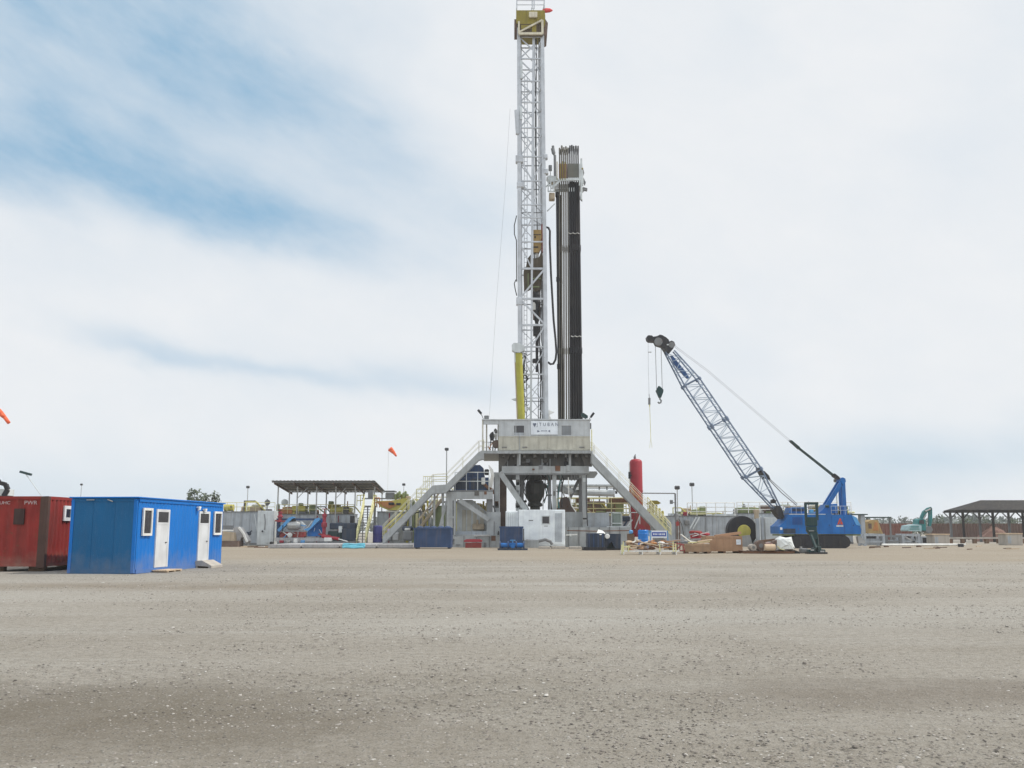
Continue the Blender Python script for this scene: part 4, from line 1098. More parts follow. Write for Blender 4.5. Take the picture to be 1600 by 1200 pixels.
# big stringer stairs at both sides
def rig_stair(name_label, segs, Yf, wid, w, mat_rail, rail_px):
    p0 = at(*segs[-1], Yf)
    t = T('rig_stair', name_label, 'stair', (p0.x, Yf, 0), 'grey stairs up to the rig floor')
    for y, nm in ((Yf, 'stringer'), (Yf + wid, 'stringer')):
        b = MB()
        top = [at(x, yy, Yf) for x, yy in segs]
        poly = [(p.x, p.z) for p in top] + [(p.x, p.z - w) for p in reversed(top)]
        b.prism(poly, y, y + .14); b.build(nm, rig, t)
    tr = MB()
    for (a, c) in zip(segs[:-1], segs[1:]):
        p, q = at(*a, Yf), at(*c, Yf)
        n = max(2, int((p - q).length / .34))
        for i in range(n):
            f = (i + .5) / n; c_ = p.lerp(q, f)
            tr.box(c_.x - .14, c_.x + .14, Yf + .141, Yf + wid - .001, c_.z - .22, c_.z - .18)
    tr.build('tread', rigd, t)
    for y in (Yf + .07, Yf + wid + .07):
        h = MB()
        for (a, c) in zip(segs[:-1], segs[1:]):
            p, q = at(*a, Yf), at(*c, Yf); p.y = q.y = y
            n = max(1, int((p - q).length / 1.5))
            for i in range(n + 1):
                c_ = p.lerp(q, i / n); h.tube(c_, c_ + V(0, 0, 1.05), .018, 5)
            for k in (.55, 1.05): h.tube(p + V(0, 0, k), q + V(0, 0, k), .021, 5)
        h.build('handrail', mat_rail, t)
    return t
lst = rig_stair('grey rig stair at the left with a middle landing and pale yellow rails', [(756, 704), (748, 706), (697, 757), (676, 758.5), (598, 838)], 91.0, 1.1, .78, cream_rail, 16)
MB().pbox(690, 766, 693.5, 838, 91.9, .2, ground=True).build('landing_leg', rig, lst)
MB().pbox(677, 766, 680, 838, 91.9, .2, ground=True).build('landing_leg', rig, lst)
g = MB()
for i in range(5): g.pbox(661 + i * 3.2, 745, 661.6 + i * 3.2, 766, 92.3, .08)
g.pbox(661, 744, 700, 745, 92.3, .08).pbox(661, 752, 700, 752.7, 92.3, .08); g.build('landing_rail', railc, lst)
rst = rig_stair('straight grey rig stair at the right running down towards the red vessel', [(924, 706), (929, 712), (1050, 838)], 91.6, 1.1, 1.0, cream_rail, 16)

# yellow lower stairs behind the stair foot
t = T('yellow_stair', 'low pale yellow stair flight behind the foot of the left rig stair', 'stair', (at(620, 845, 98).x, 98, .34))
b = MB()
p, q = at(598, 842, 98), at(648, 795, 100)
for y in (0, 1.0):
    b.bar(p + V(0, y, 0), q + V(0, y, 0), .08, .3)
    for i in range(8):
        c = p.lerp(q, i / 7) + V(0, y, 0); b.tube(c, c + V(0, 0, 1.0), .035, 5)
    b.tube(p + V(0, y, 1), q + V(0, y, 1), .05, 5).tube(p + V(0, y, .5), q + V(0, y, .5), .04, 5)
b.build('handrail', yellow, t)
b = MB()
for i in range(12):
    c = p.lerp(q, (i + .5) / 12); b.box(c.x - .13, c.x + .13, c.y + .05, c.y + .95, c.z - .03, c.z)
b.build('tread', sage, t)
t = T('yellow_stair', 'tan yellow stair under the middle landing of the rig stair', 'stair', (at(670, 845, 96).x, 96, 0))
b = MB(); p, q = at(652, 830, 96), at(690, 780, 97)
for y in (0, .9):
    b.bar(p + V(0, y, 0), q + V(0, y, 0), .1, .25); b.tube(p + V(0, y, 1), q + V(0, y, 1), .05, 5)
    for i in range(6):
        c = p.lerp(q, i / 5) + V(0, y, 0); b.tube(c, c + V(0, 0, 1.0), .03, 5)
b.build('handrail', tan, t)
MB().pbox(676, 790, 699, 838, 97.2, .3, ground=True).build('leg', sage, t)
MB().bar(p + V(0, .45, 0), q + V(0, .45, 0), .7, .06).build('tread', sage, t)
t = T('rail_platform', 'pale yellow railed platform between the mud cleaner and the rig legs', 'platform', (at(680, 850, 104).x, 104, 0))
X0, X1, _, zt = rect(650, 783, 715, 850, 104)
MB().box(X0, X1, 104, 106, zt - .15, zt).build('deck', rigd, t)
g = MB(); railing(g, (X0, 104.05, zt), (X1, 104.05, zt), 1.3, 8, .05, 3); g.build('railing', railc, t)
for x in (X0 + .1, (X0 + X1) / 2, X1 - .1): MB().box(x - .1, x + .1, 104.2, 104.4, 0, zt - .15).build('leg', railc, t)
MB().pbox(650, 797, 700, 850, 105, 2, ground=True).build('tank_body', tank, t)

def stair_gear():
    rr = random.Random(23)
    t = T('mixing_gear', 'yellow and grey mixing gear with hoses behind the left rig stair', 'gear', (at(665, 845, 99).x, 99, 0))
    for k in range(11):
        x = 636 + k * 5.2 + rr.uniform(-1, 1); y = rr.uniform(778, 800)
        MB().pbox(x - rr.uniform(1, 2.6), y, x + rr.uniform(1, 2.6), 838, 99 + rr.uniform(0, 1.5), rr.uniform(.3, .8), ground=True, b=.04).build(('valve', 'column', 'motor')[k % 3], (yellow, tank, sage, railc, rigd, olive)[k % 6], t)
    for k in range(6):
        p = at(rr.uniform(632, 692), rr.uniform(775, 800), 98.8); q = at(rr.uniform(632, 692), rr.uniform(800, 836), 98.6)
        MB().path([p, (p + q) / 2 + V(.15, -.1, -.2), q], .06, 5).build('hose_run', (dark, pvc, steel)[k % 3], t)
stair_gear()
def drawworks():
    Y = YF + .5; z0 = at(735, 768, YF - .4).z
    t = T('drawworks', 'dark blue drawworks with a rounded hood on the left rig landing', 'drawworks', (at(735, 768, Y).x, Y, at(735, 766, YF - .4).z))
    MB().pbox(709, 746, 764, 766.6, Y, 2.6, b=.06).build('housing', blue2, t)
    MB().pprism([(726, 746), (731, 729), (735, 726.5), (750, 726.5), (755, 731), (757, 746)], Y + .4, 2.0).build('hood', blue2, t)
    MB().pbox(714, 738, 726, 746, Y + .5, 1.6, b=.1).build('motor', green, t)
    MB().pbox(757, 733, 764, 742, Y + .5, .6, b=.08).build('fan_duct', dark, t)
    p = MB().pbox(713, 750, 733, 764, Y - .05, .05).pbox(736, 748, 756, 764, Y - .05, .05); p.build('cover_panel', navy, t)
    MB().pbox(752, 746, 758, 757, Y - .35, .3, b=.05).build('junction_box', pvc, t)
    g = MB(); railing(g, at(711, 766, YF - .3), at(764, 766, YF - .3), 1.7, 3, .04, 2); g.build('railing', pale, t)
    MB().path([at(757, 757, Y - .3), at(763, 763, Y - .2), at(768, 764, Y), at(771, 772, Y)], .16).build('pipe', rustm, t)
drawworks()
t = T('cable_tray', 'pale hose bundle between the drawworks and the rig leg', 'hose', (at(766, 780, YF).x, YF + .3, at(766, 778, YF).z))
b = MB()
for k in range(4): b.path([at(764 + k * 1.8, 727 + k * 2, YF + .3), at(768 + k * 1.2, 742, YF + .2), at(764 + k * 1.6, 760, YF + .4), at(763 + k * 2, 778, YF + .4)], .05)
b.build('hose_run', pvc, t)

def bop():
    c0 = at(836, 800, YF + 5); c0.z = 0; x = c0.x; Y = YF + 5
    def z(py): return at(836, py, Y).z
    t = T('blowout_preventer', 'big blackened blowout preventer stack under the rig floor', 'blowout preventer', (x, Y, 0))
    px = .0645
    MB().lathe([(.35, 0), (.35, z(806)), (1.1, z(806)), (1.1, z(799)), (.5, z(798)), (.5, z(792)), (.75, z(791)), (.75, z(787)), (.55, z(785)), (.8, z(777)), (.95, z(772)), (.95, z(757)), (.82, z(752)), (.6, z(750)), (.6, z(747)), (.5, z(740))], (x, Y, 0), 18).build('annular', bopm, t)
    MB().cbox(x - .75, x + .75, Y - .5, Y + .5, 1.2, 2.3, .1).build('ram_block', bopm, t)
    b = MB()
    for i in range(12):
        a = i / 12 * 6.283; b.tube((x + .98 * math.cos(a), Y + .98 * math.sin(a), z(806) - .1), (x + .98 * math.cos(a), Y + .98 * math.sin(a), z(797)), .06, 6)
    b.build('stud', dark, t)
    MB().tube(at(849, 757, Y), at(858, 763, Y), .16).tube(at(823, 783, Y), at(812, 785, Y), .12).tube(at(858, 763, Y), at(862, 800, Y), .1).build('side_outlet', bopm, t)
    MB().path([at(826, 742, Y), at(818, 752, Y), at(819, 770, Y), at(826, 783, Y)], .05).path([at(846, 742, Y), at(857, 752, Y), at(854, 775, Y), at(848, 785, Y)], .05).build('control_hose', dark, t)
bop()
t = T('flow_pipe', 'tall thin riser pipe between the preventer and the middle leg', 'pipe', (at(858.5, 850, YF + 4).x, YF + 4, 0))
MB().tube(V(at(858.5, 850, YF + 4).x, YF + 4, 0), at(858.5, 742, YF + 4), .16).build('riser', tank, t)
MB().lathe([(.25, 0), (.25, .15)], at(858.5, 775, YF + 4), 10).build('flange', rigd, t)
t = T('flow_line', 'thick pale flow line sloping away to the right behind the rig legs', 'pipe', (at(880, 780, YF + 8).x, YF + 8, at(890, 770, YF + 8).z))
MB().path([at(874, 762, YF + 8), at(885, 767, YF + 8), at(899, 769, YF + 9), at(960, 771, YF + 9)], .34, 10).build('pipe_run', pale, t)
MB().path([at(878, 764, YF + 7.5), at(884, 782, YF + 7.5), at(893, 793, YF + 7.5), at(904, 794, YF + 7.5)], .07).build('hose', pvc, t)
MB().tube(at(891, 769, YF + 8.5), V(at(891, 769, YF + 8.5).x, YF + 8.5, 0), .09).build('prop', rigd, t)

# white generator room, blue boxes and other things at the rig's foot
def generator():
    Y = 89.8
    X0, X1, Z0, Z1 = rect(790, 796.5, 883, 852, Y)
    t = T('generator_room', 'white generator container with a small square window under the rig floor', 'container', ((X0 + X1) / 2, Y, 0))
    MB().cbox(X0 + 1.2, X1, Y, Y + 2.4, .14, Z1, .03).build('wall', gen_white, t)
    MB().cbox(X0, X0 + 1.18, Y + .25, Y + 2.3, .14, Z1 - .1, .05).build('end_module', gen_white, t)
    v = MB()
    for i in range(6): v.box(X0 + .08 + i * .17, X0 + .13 + i * .17, Y + .2, Y + .25, .4, Z1 - .3)
    v.build('end_rib', pale, t)
    f = MB().pbox(863.5, 798, 881.5, 850, Y - .05, .05); f.build('door', gen_white, t)
    l = MB()
    for i in range(30): l.pbox(867, 802 + i * 1.5, 878, 802.9 + i * 1.5, Y - .075, .025)
    l.build('louvre', tank, t)
    w = MB().pbox(846, 805.5, 859.5, 807, Y - .06, .06).pbox(846, 818, 859.5, 819.5, Y - .06, .06).pbox(846, 807, 847.4, 818, Y - .06, .06).pbox(858, 807, 859.5, 818, Y - .06, .06).build('window', pale, t)
    MB().pbox(847.4, 807, 858, 818, Y - .03, .03).build('window_pane', glass, w)
    MB().pbox(826, 812.5, 833, 814, Y - .012, .012).pbox(850, 821.5, 856, 822.5, Y - .012, .012).build('name_plate', rigd, t)
    MB().box(X0, X1, Y + .1, Y + 2.3, 0, .138).build('skid', rigd, t)
    MB().path([at(822, 845, Y - .5), at(840, 846, Y - .5), at(852, 843, Y - .5), at(860, 846, Y - .4), at(863, 851, Y - .4)], .14).build('cable', rigd, t)
generator()
MB().pbox(796, 844, 842, 850, 88.6, .5, ground=True).thing('grey_beam', rig, 'grey steel beam lying in front of the white generator container', 'beam')

def skip(x0, y0, x1, y1, Y, D, label, name='blue_skip', mt=blue2, ribs=4):
    X0, X1, _, Z1 = rect(x0, y0, x1, y1, Y); w = .06
    t = T(name, label, 'skip', ((X0 + X1) / 2, Y, 0))
    b = MB().box(X0, X1, Y, Y + w, .12, Z1).box(X0, X1, Y + D - w, Y + D, .12, Z1).box(X0, X0 + w, Y + w, Y + D - w, .12, Z1).box(X1 - w, X1, Y + w, Y + D - w, .12, Z1).box(X0 + w, X1 - w, Y + w, Y + D - w, .12, .18)
    b.build('bin', mt, t)
    r = MB()
    for i in range(ribs + 1):
        x = X0 + (X1 - X0) * i / ribs; x = min(max(x, X0 + .06), X1 - .06); r.box(x - .06, x + .06, Y - .08, Y, .12, Z1 - .12)
    r.box(X0 - .05, X1 + .05, Y - .09, Y - .001, Z1 - .12, Z1 + .03).build('rib', mt, t)
    MB().box(X0 + .1, X0 + .3, Y, Y + D, 0, .12).box(X1 - .3, X1 - .1, Y, Y + D, 0, .12).build('skid', dark, t)
    return t, X0, X1, Z1
t, x0, x1, zt = skip(647, 825, 705, 857.5, 83.5, 2.2, 'dark blue steel skip in front of the left rig stair foot', ribs=1)
b = MB()
for i in range(5): b.ball((x0 + .4 + i * .6, 84.6, zt - .02), .36, 8, (1, 1, .55))
b.thing('waste_bags', blue2, 'dark blue bags heaped in the blue skip', 'bags')
t, x0, x1, zt = skip(781, 823, 817, 846, 86.5, 1.6, 'blue bin in front of the left end of the white generator container', ribs=3)
MB().pbox(817.5, 826, 819, 850, 86.3, .1, ground=True).build('side_post', dark, t)
def blue_valve():
    Y = 78; t = T('blue_valve_assembly', 'low bright blue valve assembly on the gravel below the blue bin', 'valve', (at(801, 859, Y).x, Y, 0))
    c = at(801, 854, Y); c.z = .36
    MB().tube(c + V(-1.0, 0, .02), c + V(.95, 0, .02), .2, 10).tube(c + V(0, -.3, 0), c + V(0, .5, 0), .2, 10).build('pipe_body', blue3, t)
    for dx in (-1.0, -.35, .3, .9): MB().lathe([(.33, -.05), (.33, .05)], c + V(dx, 0, .02), 12, 'x').build('flange', blue2, t)
    MB().tube(c + V(0, 0, .1), c + V(0, 0, .45), .06).lathe([(.14, .40), (.22, .40), (.22, .45), (.14, .45)], c, 10).build('hand_wheel', lblue, t)
    MB().box(c.x - 1.2, c.x + 1.2, Y - .3, Y + .5, 0, .14).build('skid', navy, t)
blue_valve()
t = T('red_skid', 'flat red steel skid lying against the grey base beam', 'skid', (at(740, 853, 88).x, 88, 0))
MB().pprism([(724, 845), (729, 842.5), (750, 842.5), (754, 845), (752, 847), (726, 847)], 88, .8).build('skid_top', red, t)
MB().pbox(727, 848, 752, 852, 88.1, .6, ground=True).build('base', brickred, t)
t = T('grey_hose', 'grey hose lying along the base beam above the red skid', 'hose', (at(750, 840, 90.5).x, 90.2, at(750, 839, 90.5).z))
MB().path([at(741, 838, 90.6), at(748, 837, 90.6), at(757, 837.5, 90.6), at(766, 836.5, 90.6)], .1).build('hose_run', steel, t)
def navy_boxes():
    t = T('navy_tank', 'dark navy box tank with a pale cap right of the generator container', 'tank', (at(932, 860, 77).x, 77, 0), 'navy tanks before the right rig leg')
    MB().pbox(918, 833, 945, 856, 77, 1.7, b=.05).build('tank_body', navy, t)
    r = MB()
    for i in range(4): r.pbox(920 + i * 7, 834, 921.5 + i * 7, 856, 76.93, .07)
    r.build('rib', blue2, t)
    MB().lathe([(.16, 0), (.2, .05), (.2, .16), (.1, .2)], at(949, 838, 77), 10, 'y').build('cap', pvc, t)
    MB().pbox(912, 855, 947, 860, 76.6, 2.2, ground=True).build('skid', dark, t)
    t = T('navy_tank', 'second dark navy tank with a slanted face right of the first', 'tank', (at(958, 860, 78).x, 78, 0), 'navy tanks before the right rig leg')
    MB().pprism([(945.5, 834), (970, 834), (970, 857), (961, 857), (955, 846), (947, 857), (945.5, 857)], 78, 1.6).build('tank_body', navy, t)
    MB().pbox(946, 835, 963, 857, 78.6, .9).build('inner_frame', green, t)
    MB().pbox(945.5, 857, 970, 859.5, 78, 1.7, ground=True).build('skid', dark, t)
    t = T('plastic_sheet', 'crumpled pale plastic sheet on top of the navy tank', 'sheet', at(938, 833, 77.6))
    MB().add([at(932, 833, 77.2), at(935, 827, 77.6), at(941, 829, 77.4), at(946, 834, 77.1), at(938, 836, 76.9), at(944, 831, 78.2), at(934, 831, 78.3)], [(0, 1, 4), (1, 2, 4), (2, 3, 4), (1, 6, 5), (1, 5, 2), (2, 5, 3), (0, 6, 1)]).build('folds', pvc, t)
navy_boxes()
for k, (x0, x1, lab) in enumerate(((842, 860, 'pale concrete slab before the generator door'), (862, 884, 'pale concrete slab right of the first slab by the generator'), (890, 908, 'short pale slab left of the navy tank'))):
    a, c = at(x0, 857, 83).x, at(x1, 857, 83).x
    MB().cbox(a, c, 83, 84.2, 0, .2, .02).thing('concrete_slab', concrete, lab, 'slab', 'pale slabs on the ground by the generator')

# ------------------------------------------------------------------ cabin on the rig floor
def floor_cabin():
    Y = YF + .25
    t = T('driller_cabin', 'long grey cabin on the rig floor with two square windows and a white sign', 'cabin', (at(850, 704, Y).x, Y, FZ))
    X0, X1, _, Z1 = rect(779, 656.5, 922, 704, Y)
    zm = at(850, 682, Y).z
    MB().box(X0, X1, Y, Y + 2.6, zm, Z1).build('wall', cabin, t)
    MB().box(X0, X1, Y - .03, Y + 2.58, FZ + .05, zm - .002).build('lower_wall', beige, t)
    ribs = MB()
    for px in (779.6, 787, 806, 823, 872.5, 893, 899, 921.4): ribs.pbox(px - .5, 658, px + .5, 681, Y - .04, .04)
    ribs.build('panel_seam', cabin, t)
    rb = MB()
    for px in (785, 800, 812, 827, 843, 857, 870, 887, 898, 910): rb.pbox(px - .35, 683, px + .35, 702, Y - .08, .05)
    rb.pbox(779, 681.5, 922, 682.5, Y - .07, .07).pbox(779, 701.5, 922, 703, Y - .1, .07); rb.build('lower_rib', beige, t)
    MB().box(X0 - 1.62, X1 + .1, Y - .1, Y + 2.7, Z1 + .003, Z1 + .09).build('roof', cabin, t)
    for (x0, y0, x1, y1, mt, nm) in ((803.5, 665, 819, 680, glass, 'window_pane'), (877.5, 665, 893.5, 680, paint('shutter_grey', (.22, .235, .25), .5), 'shutter')):
        w = MB().pbox(x0 - 1.3, y0 - 1.5, x1 + 1.3, y0, Y - .07, .06).pbox(x0 - 1.3, y1, x1 + 1.3, y1 + 1.3, Y - .07, .06).pbox(x0 - 1.3, y0, x0, y1, Y - .07, .06).pbox(x1, y0, x1 + 1.3, y1, Y - .07, .06).build('window', cabin, t)
        MB().pbox(x0, y0, x1, y1, Y - .03, .025).build(nm, mt, w)
    MB().pbox(803.8, 676, 818.8, 680, Y - .05, .015).build('window_blind', tank, t)
    s = MB().pbox(829.5, 657.8, 871.5, 679, Y - .10, .055).build('sign_board', signw, t)
    def ink_at(b, x0, y0, x1, y1): b.pbox(x0, y0, x1, y1, Y - .125, .02)
    c = at(854, 663.4, Y - .11) - ROOT[s.name]
    words('lettering', 'J T U B A N', 0.46, ink, s, (c.x + .1, c.y, c.z), sx=.92)
    e = MB()
    for dx in (-1, 1): e.lathe([(.09, -.02), (.09, .005)], at(835.2 + dx * 1.3, 662.4, Y - .11), 10, 'y')
    e.pprism([(832.6, 663.2), (837.8, 663.2), (835.4, 667.2)], Y - .125, .02)
    e.build('emblem', ink, s)
    a = MB().pprism([(839.5, 672), (843.5, 673.8), (839.5, 675.6)], Y - .125, .02).pprism([(859.5, 671.6), (856, 673.4), (859.5, 675.4)], Y - .125, .02)
    for i in range(5): a.pbox(845.4 + i * 2.0, 672.4, 846.6 + i * 2.0, 674.0, Y - .122, .015)
    a.build('arrow_marks', ink, s)
    for px in (788, 820, 909): MB().pbox(px - 4, 698, px + 4, 699.6, Y - .11, .03).build('door_sill', rigd, t)
    MB().pbox(811.3, 681, 812.7, 703, Y - .16, .08).pbox(810.6, 703, 813.4, 727, Y - .2, .12).build('drain_pipe', rig, t)
    # open bay at the left end
    x_l = at(755, 680, Y).x
    for px, dy in ((754.2, 0), (759.6, 1.6), (778, 2.2)):
        x = at(px, 680, Y).x; MB().box(x - .07, x + .07, Y + dy, Y + dy + .14, FZ, Z1).build('bay_post', beige, t)
    MB().box(x_l, X0 - .02, Y, Y + .14, Z1 - .42, Z1).build('bay_beam', cabin, t)
    g = MB(); railing(g, (x_l, Y + 2.3, FZ), (X0, Y + 2.3, FZ), 1.1, 3, .03); railing(g, (x_l, Y + .1, FZ), (x_l, Y + 2.3, FZ), 1.1, 2, .03); g.build('bay_railing', pale, t)
    x = X1 + .16
    g = MB(); g.tube((x, Y, FZ), (x, Y, Z1 - .9), .05, 6); g.build('corner_pipe', railc, t)
    MB().pbox(921, 661, 924, 670, Y + .3, .2).build('roof_bracket', rigd, t)
    # floodlights at both ends of the roof
    for (px, py, tx, ty) in ((749.5, 643.5, 4.2, 5), (925.5, 648.5, -4, 5.5)):
        f = MB().bar(at(px - tx * .6, py - ty * .6, Y), at(px + tx * .6, py + ty * .6, Y), .34, .22); f.build('floodlight', dark, t)
        MB().tube(at(px + tx * .5, py + ty * .5, Y), at(px + tx * 1.6, 657, Y), .04, 5).build('lamp_bracket', rigd, t)
    MB().pbox(756.5, 649, 764, 656, Y + .2, .5, b=.05).build('floodlight', rigd, t)
    MB().pprism([(908, 646), (912, 645), (918.5, 649.5), (918.5, 653), (913, 653), (909, 650)], Y + .3, .5).tube(at(915, 652, Y + .5), at(915, 657, Y + .5), .05).build('floodlight', green, t)
floor_cabin()
def winch():
    Y = YF + 1.3
    t = T('air_winch', 'dark winch machine in the open bay at the left end of the cabin', 'winch', (at(769, 703, Y).x, Y, FZ))
    MB().pprism([(764.5, 680), (767, 676), (771, 674), (772.5, 682), (771, 688), (766, 688)], Y, .5).build('motor', dark, t)
    MB().pprism([(771.5, 672), (774, 669), (777, 672), (777, 677), (773, 677)], Y + .1, .4).build('head', rigd, t)
    MB().lathe([(.4, -.25), (.4, .25)], at(775.5, 694, Y), 12, 'y').build('drum', brown, t)
    b = MB()
    for px in (767, 771, 775): b.bar(at(px, 688, Y + .2), at(px - 1.5, 704, Y + .2), .09)
    b.bar(at(765, 691, Y + .2), at(774, 691, Y + .2), .09); b.build('frame', dark, t)
    MB().pprism([(772, 678), (777, 678), (776, 688), (773, 686)], Y + .2, .3).build('guard', pvc, t)
    MB().bar(at(764, 702, Y - .2), at(769, 692, Y - .2), .08).bar(at(762, 697, Y), at(767, 703, Y), .06).build('brace', orange, t)
winch()
MB().path([at(797, 170, 97), at(789, 300, 97), at(775, 480, 96), at(764.5, 652, 95)], .010, 5).thing('guy_line', rigd, 'thin guy line slanting down from the mast to the left end of the cabin', 'cable')

# ------------------------------------------------------------------ mast
YM = 96.5
def mast():
    t = T('drilling_mast', 'tall white lattice drilling mast with an olive yellow crown', 'mast', (at(832, 700, YM).x, YM, FZ))
    yl, yh = 700, 40
    def lx(py, dy=0): f = (py - yh) / (yl - yh); return V(at(811.2, py, YM).x + .12 * 0, YM + dy, at(811.2, py, YM).z)
    def line(p_top, p_bot, py, dy=0):
        f = (py - yh) / (yl - yh); px = p_top + (p_bot - p_top) * f
        p = at(px, py, YM); return V(p.x, YM + dy, p.z)
    A = lambda y, d=0: line(810.6, 812.4, y, d)          # left leg
    B = lambda y, d=0: line(834.0, 829.0, y, d)          # middle upright
    C = lambda y, d=0: line(847.2, 854.6, y, d)          # right leg
    D = 2.5
    zf = V(0, 0, 0)
    def bot(f, d): p = f(700, d); p.z = FZ; return p
    for f, d, w in ((A, 0, .38), (C, 0, .38)):
        MB().bar(bot(f, d), f(38, d), w, .4, up=(0, 1, 0)).build('mast_leg', white, t)
    for f, d, w, off in ((A, D, .22, .22), (C, D, .22, -.22)):
        MB().bar(bot(f, d) + V(off, 0, 0), f(38, d) + V(off, 0, 0), w, .3, up=(0, 1, 0)).build('mast_leg', white, t)
    MB().bar(bot(B, .05), B(420, .05), .20, .2, up=(0, 1, 0)).bar(B(420, .05), B(38, .05), .26, .2, up=(0, 1, 0)).build('middle_upright', white, t)
    # panel points
    ys = [57, 92, 127, 160, 200, 245, 283, 320, 340, 378, 420, 467, 508, 542, 585, 622, 655, 690]
    l = MB()
    for i, y in enumerate(ys):
        w = .20 if y in (57, 420, 467, 508) else .14
        if y > 600: w = .11
        l.bar(A(y, -.02), C(y, -.02), w, w)
        l.bar(A(y, D) + V(.2, 0, 0), C(y, D) - V(.2, 0, 0), .11, .11)
        l.bar(A(y, .2), A(y, D - .1) + V(.2, 0, 0), .11).bar(C(y, .2), C(y, D - .1) - V(.2, 0, 0), .11)
    for i, (y0, y1) in enumerate(zip(ys[:-1], ys[1:])):
        th = .13 if y1 < 560 else .09
        if y1 <= 245 or y1 > 600 or y1 == 320:
            ym_ = (y0 + y1) / 2
            l.bar(A(y0, .06), B(ym_ + 4, .06), th).bar(B(ym_ - 4, .1), A(y1, .1), th)
            if i % 2: l.bar(B(y0, .08), C(y1, .08), th * .8)
            else: l.bar(B(y1, .08), C(y0, .08), th * .8)
        elif 320 <= y0 < 400:
            if i % 2: l.bar(A(y0, .06), B(y1, .06), th)
            else: l.bar(B(y0, .06), A(y1, .06), th)
        elif y0 == 420: l.bar(A(y1, -.05), C(y0, -.05), .17)
        elif y0 == 467: l.bar(A(y0, -.05), C(y1, -.05), .17)
        elif y0 == 508: l.bar(B(y1, -.05), C(y0, -.05), .15)
        else: l.bar(A(y0, .06), B(y1, .06), th).bar(C(y0, .06), B(y1, .06), th)
        # rear face and sides
        p0, p1 = A(y0, D) + V(.2, 0, 0), C(y1, D) - V(.2, 0, 0); q0, q1 = C(y0, D) - V(.2, 0, 0), A(y1, D) + V(.2, 0, 0)
        if y1 < 420: l.bar(p0, p1, .07)
        if y1 > 540: l.bar(p0, p1, .06).bar(q0, q1, .06)
        l.bar(A(y0, .2), A(y1, D - .1), .08).bar(C(y0, .2), C(y1, D - .1), .08)
    l.build('lattice', white, t)
    # joint plates and boxes on the left leg
    for (x0, y0, x1, y1) in ((805.6, 242, 818, 253), (807.5, 284, 819, 292), (806.6, 464, 816, 476), (849, 240, 856, 247), (850, 263, 857, 271)):
        MB().pbox(x0, y0, x1, y1, YM - .3, .7, b=.06).build('joint_plate', white, t)
    MB().pprism([(803.8, 172), (811, 170), (811, 209), (806, 208)], YM - .35, .5).build('cable_box', white, t)
    MB().pbox(812, 166, 816, 186, YM - .28, .3).pbox(813, 94, 816.5, 122, YM - .3, .3).build('cable_box', pale, t)
    # crown
    cr = MB().pprism([(806.5, 16), (851, 16), (852, 24), (852, 37), (849, 45), (812, 45), (811, 37), (806.5, 36)], YM - .4, 3.4)
    crown = cr.build('crown_block', olive, t)
    MB().pbox(812.5, 37.6, 848, 57, YM - .46, .05).build('sheave_guard', paint('grease_brown', (.075, .05, .025), .7, dirt=.4), crown)
    MB().pbox(814, 39, 829, 45, YM - .50, .03).pbox(831, 37, 838, 50, YM - .50, .03).build('sheave_guard', olive, crown)
    MB().pbox(803.6, 30, 811, 43, YM - .2, 2.6).pprism([(851, 28), (856.2, 36), (855, 52), (849.5, 55)], YM - .3, 2.8).build('crown_platform', brown, crown)
    w = MB().bar(A(38, -.55), A(57, -.55), .2, .2, up=(0, 1, 0)).bar(C(36, -.55), C(57, -.55), .24, .2, up=(0, 1, 0)).bar(A(55, -.6), C(36, -.6), .18).bar(A(57, -.56), C(57, -.56), .24)
    w.build('crown_frame', paint('crown_cream', (.66, .60, .46), .5), crown)
    MB().pbox(826.5, 18, 839.5, 26.5, YM - .7, .28, b=.04).build('crown_box', paint('crown_cream', (.66, .60, .46), .5), crown)
    r = MB(); zt = at(830, 16, YM).z
    xa, xb = at(807.5, 10, YM).x, at(850.5, 10, YM).x
    for y in (YM - .3, YM + 2.8):
        for px in (807.5, 831.5, 834.5, 850.5):
            x = at(px, 10, YM).x; r.tube((x, y, zt), (x, y, zt + 1.9), .06, 6)
        for k in (.45, .95, 1.45): r.tube((xa, y, zt + k), (xb, y, zt + k), .045, 5)
    for x in (xa, xb):
        for k in (.5, 1.0, 1.5): r.tube((x, YM - .3, zt + k), (x, YM + 2.8, zt + k), .04, 5)
    r.build('crown_railing', white, crown)
    # raising ram
    rm = MB().tube(at(816.5, 700, YM - .9), at(810.5, 552, YM - .9), .36, 14); p = rm.build('raising_ram', ram, t)
    MB().bar(at(812, 690, YM - .75), at(806.8, 556, YM - .75), .42, .4, up=(0, 1, 0)).build('ram_cover', tan, p)
    MB().pprism([(799.6, 539), (803, 535.5), (812, 536), (820, 541), (820, 547), (812, 551), (806, 550), (800, 547)], YM - 1.35, .9).pbox(803.5, 548, 810, 566, YM - 1.0, .4, b=.05).build('ram_cap', pale, p)
    # small fixtures
    MB().pprism([(799, 623.5), (808, 621.5), (809, 627), (803, 625.5)], YM - .6, .3).build('spike_bracket', pale, t)
    MB().pprism([(856, 640), (866, 644), (858, 648), (862, 655), (852, 655)], YM - .1, .3).build('foot_bracket', pvc, t)
    MB().path([at(807.2, 337, YM - .3), at(803.6, 352, YM - .3), at(803.8, 366, YM - .3), at(807, 376, YM - .3), at(807.3, 440, YM - .3)], .05).path([at(806, 437, YM - .3), at(803.6, 443, YM - .3), at(805, 452, YM - .3), at(807.5, 462, YM - .3)], .05).build('side_cable', dark, t)
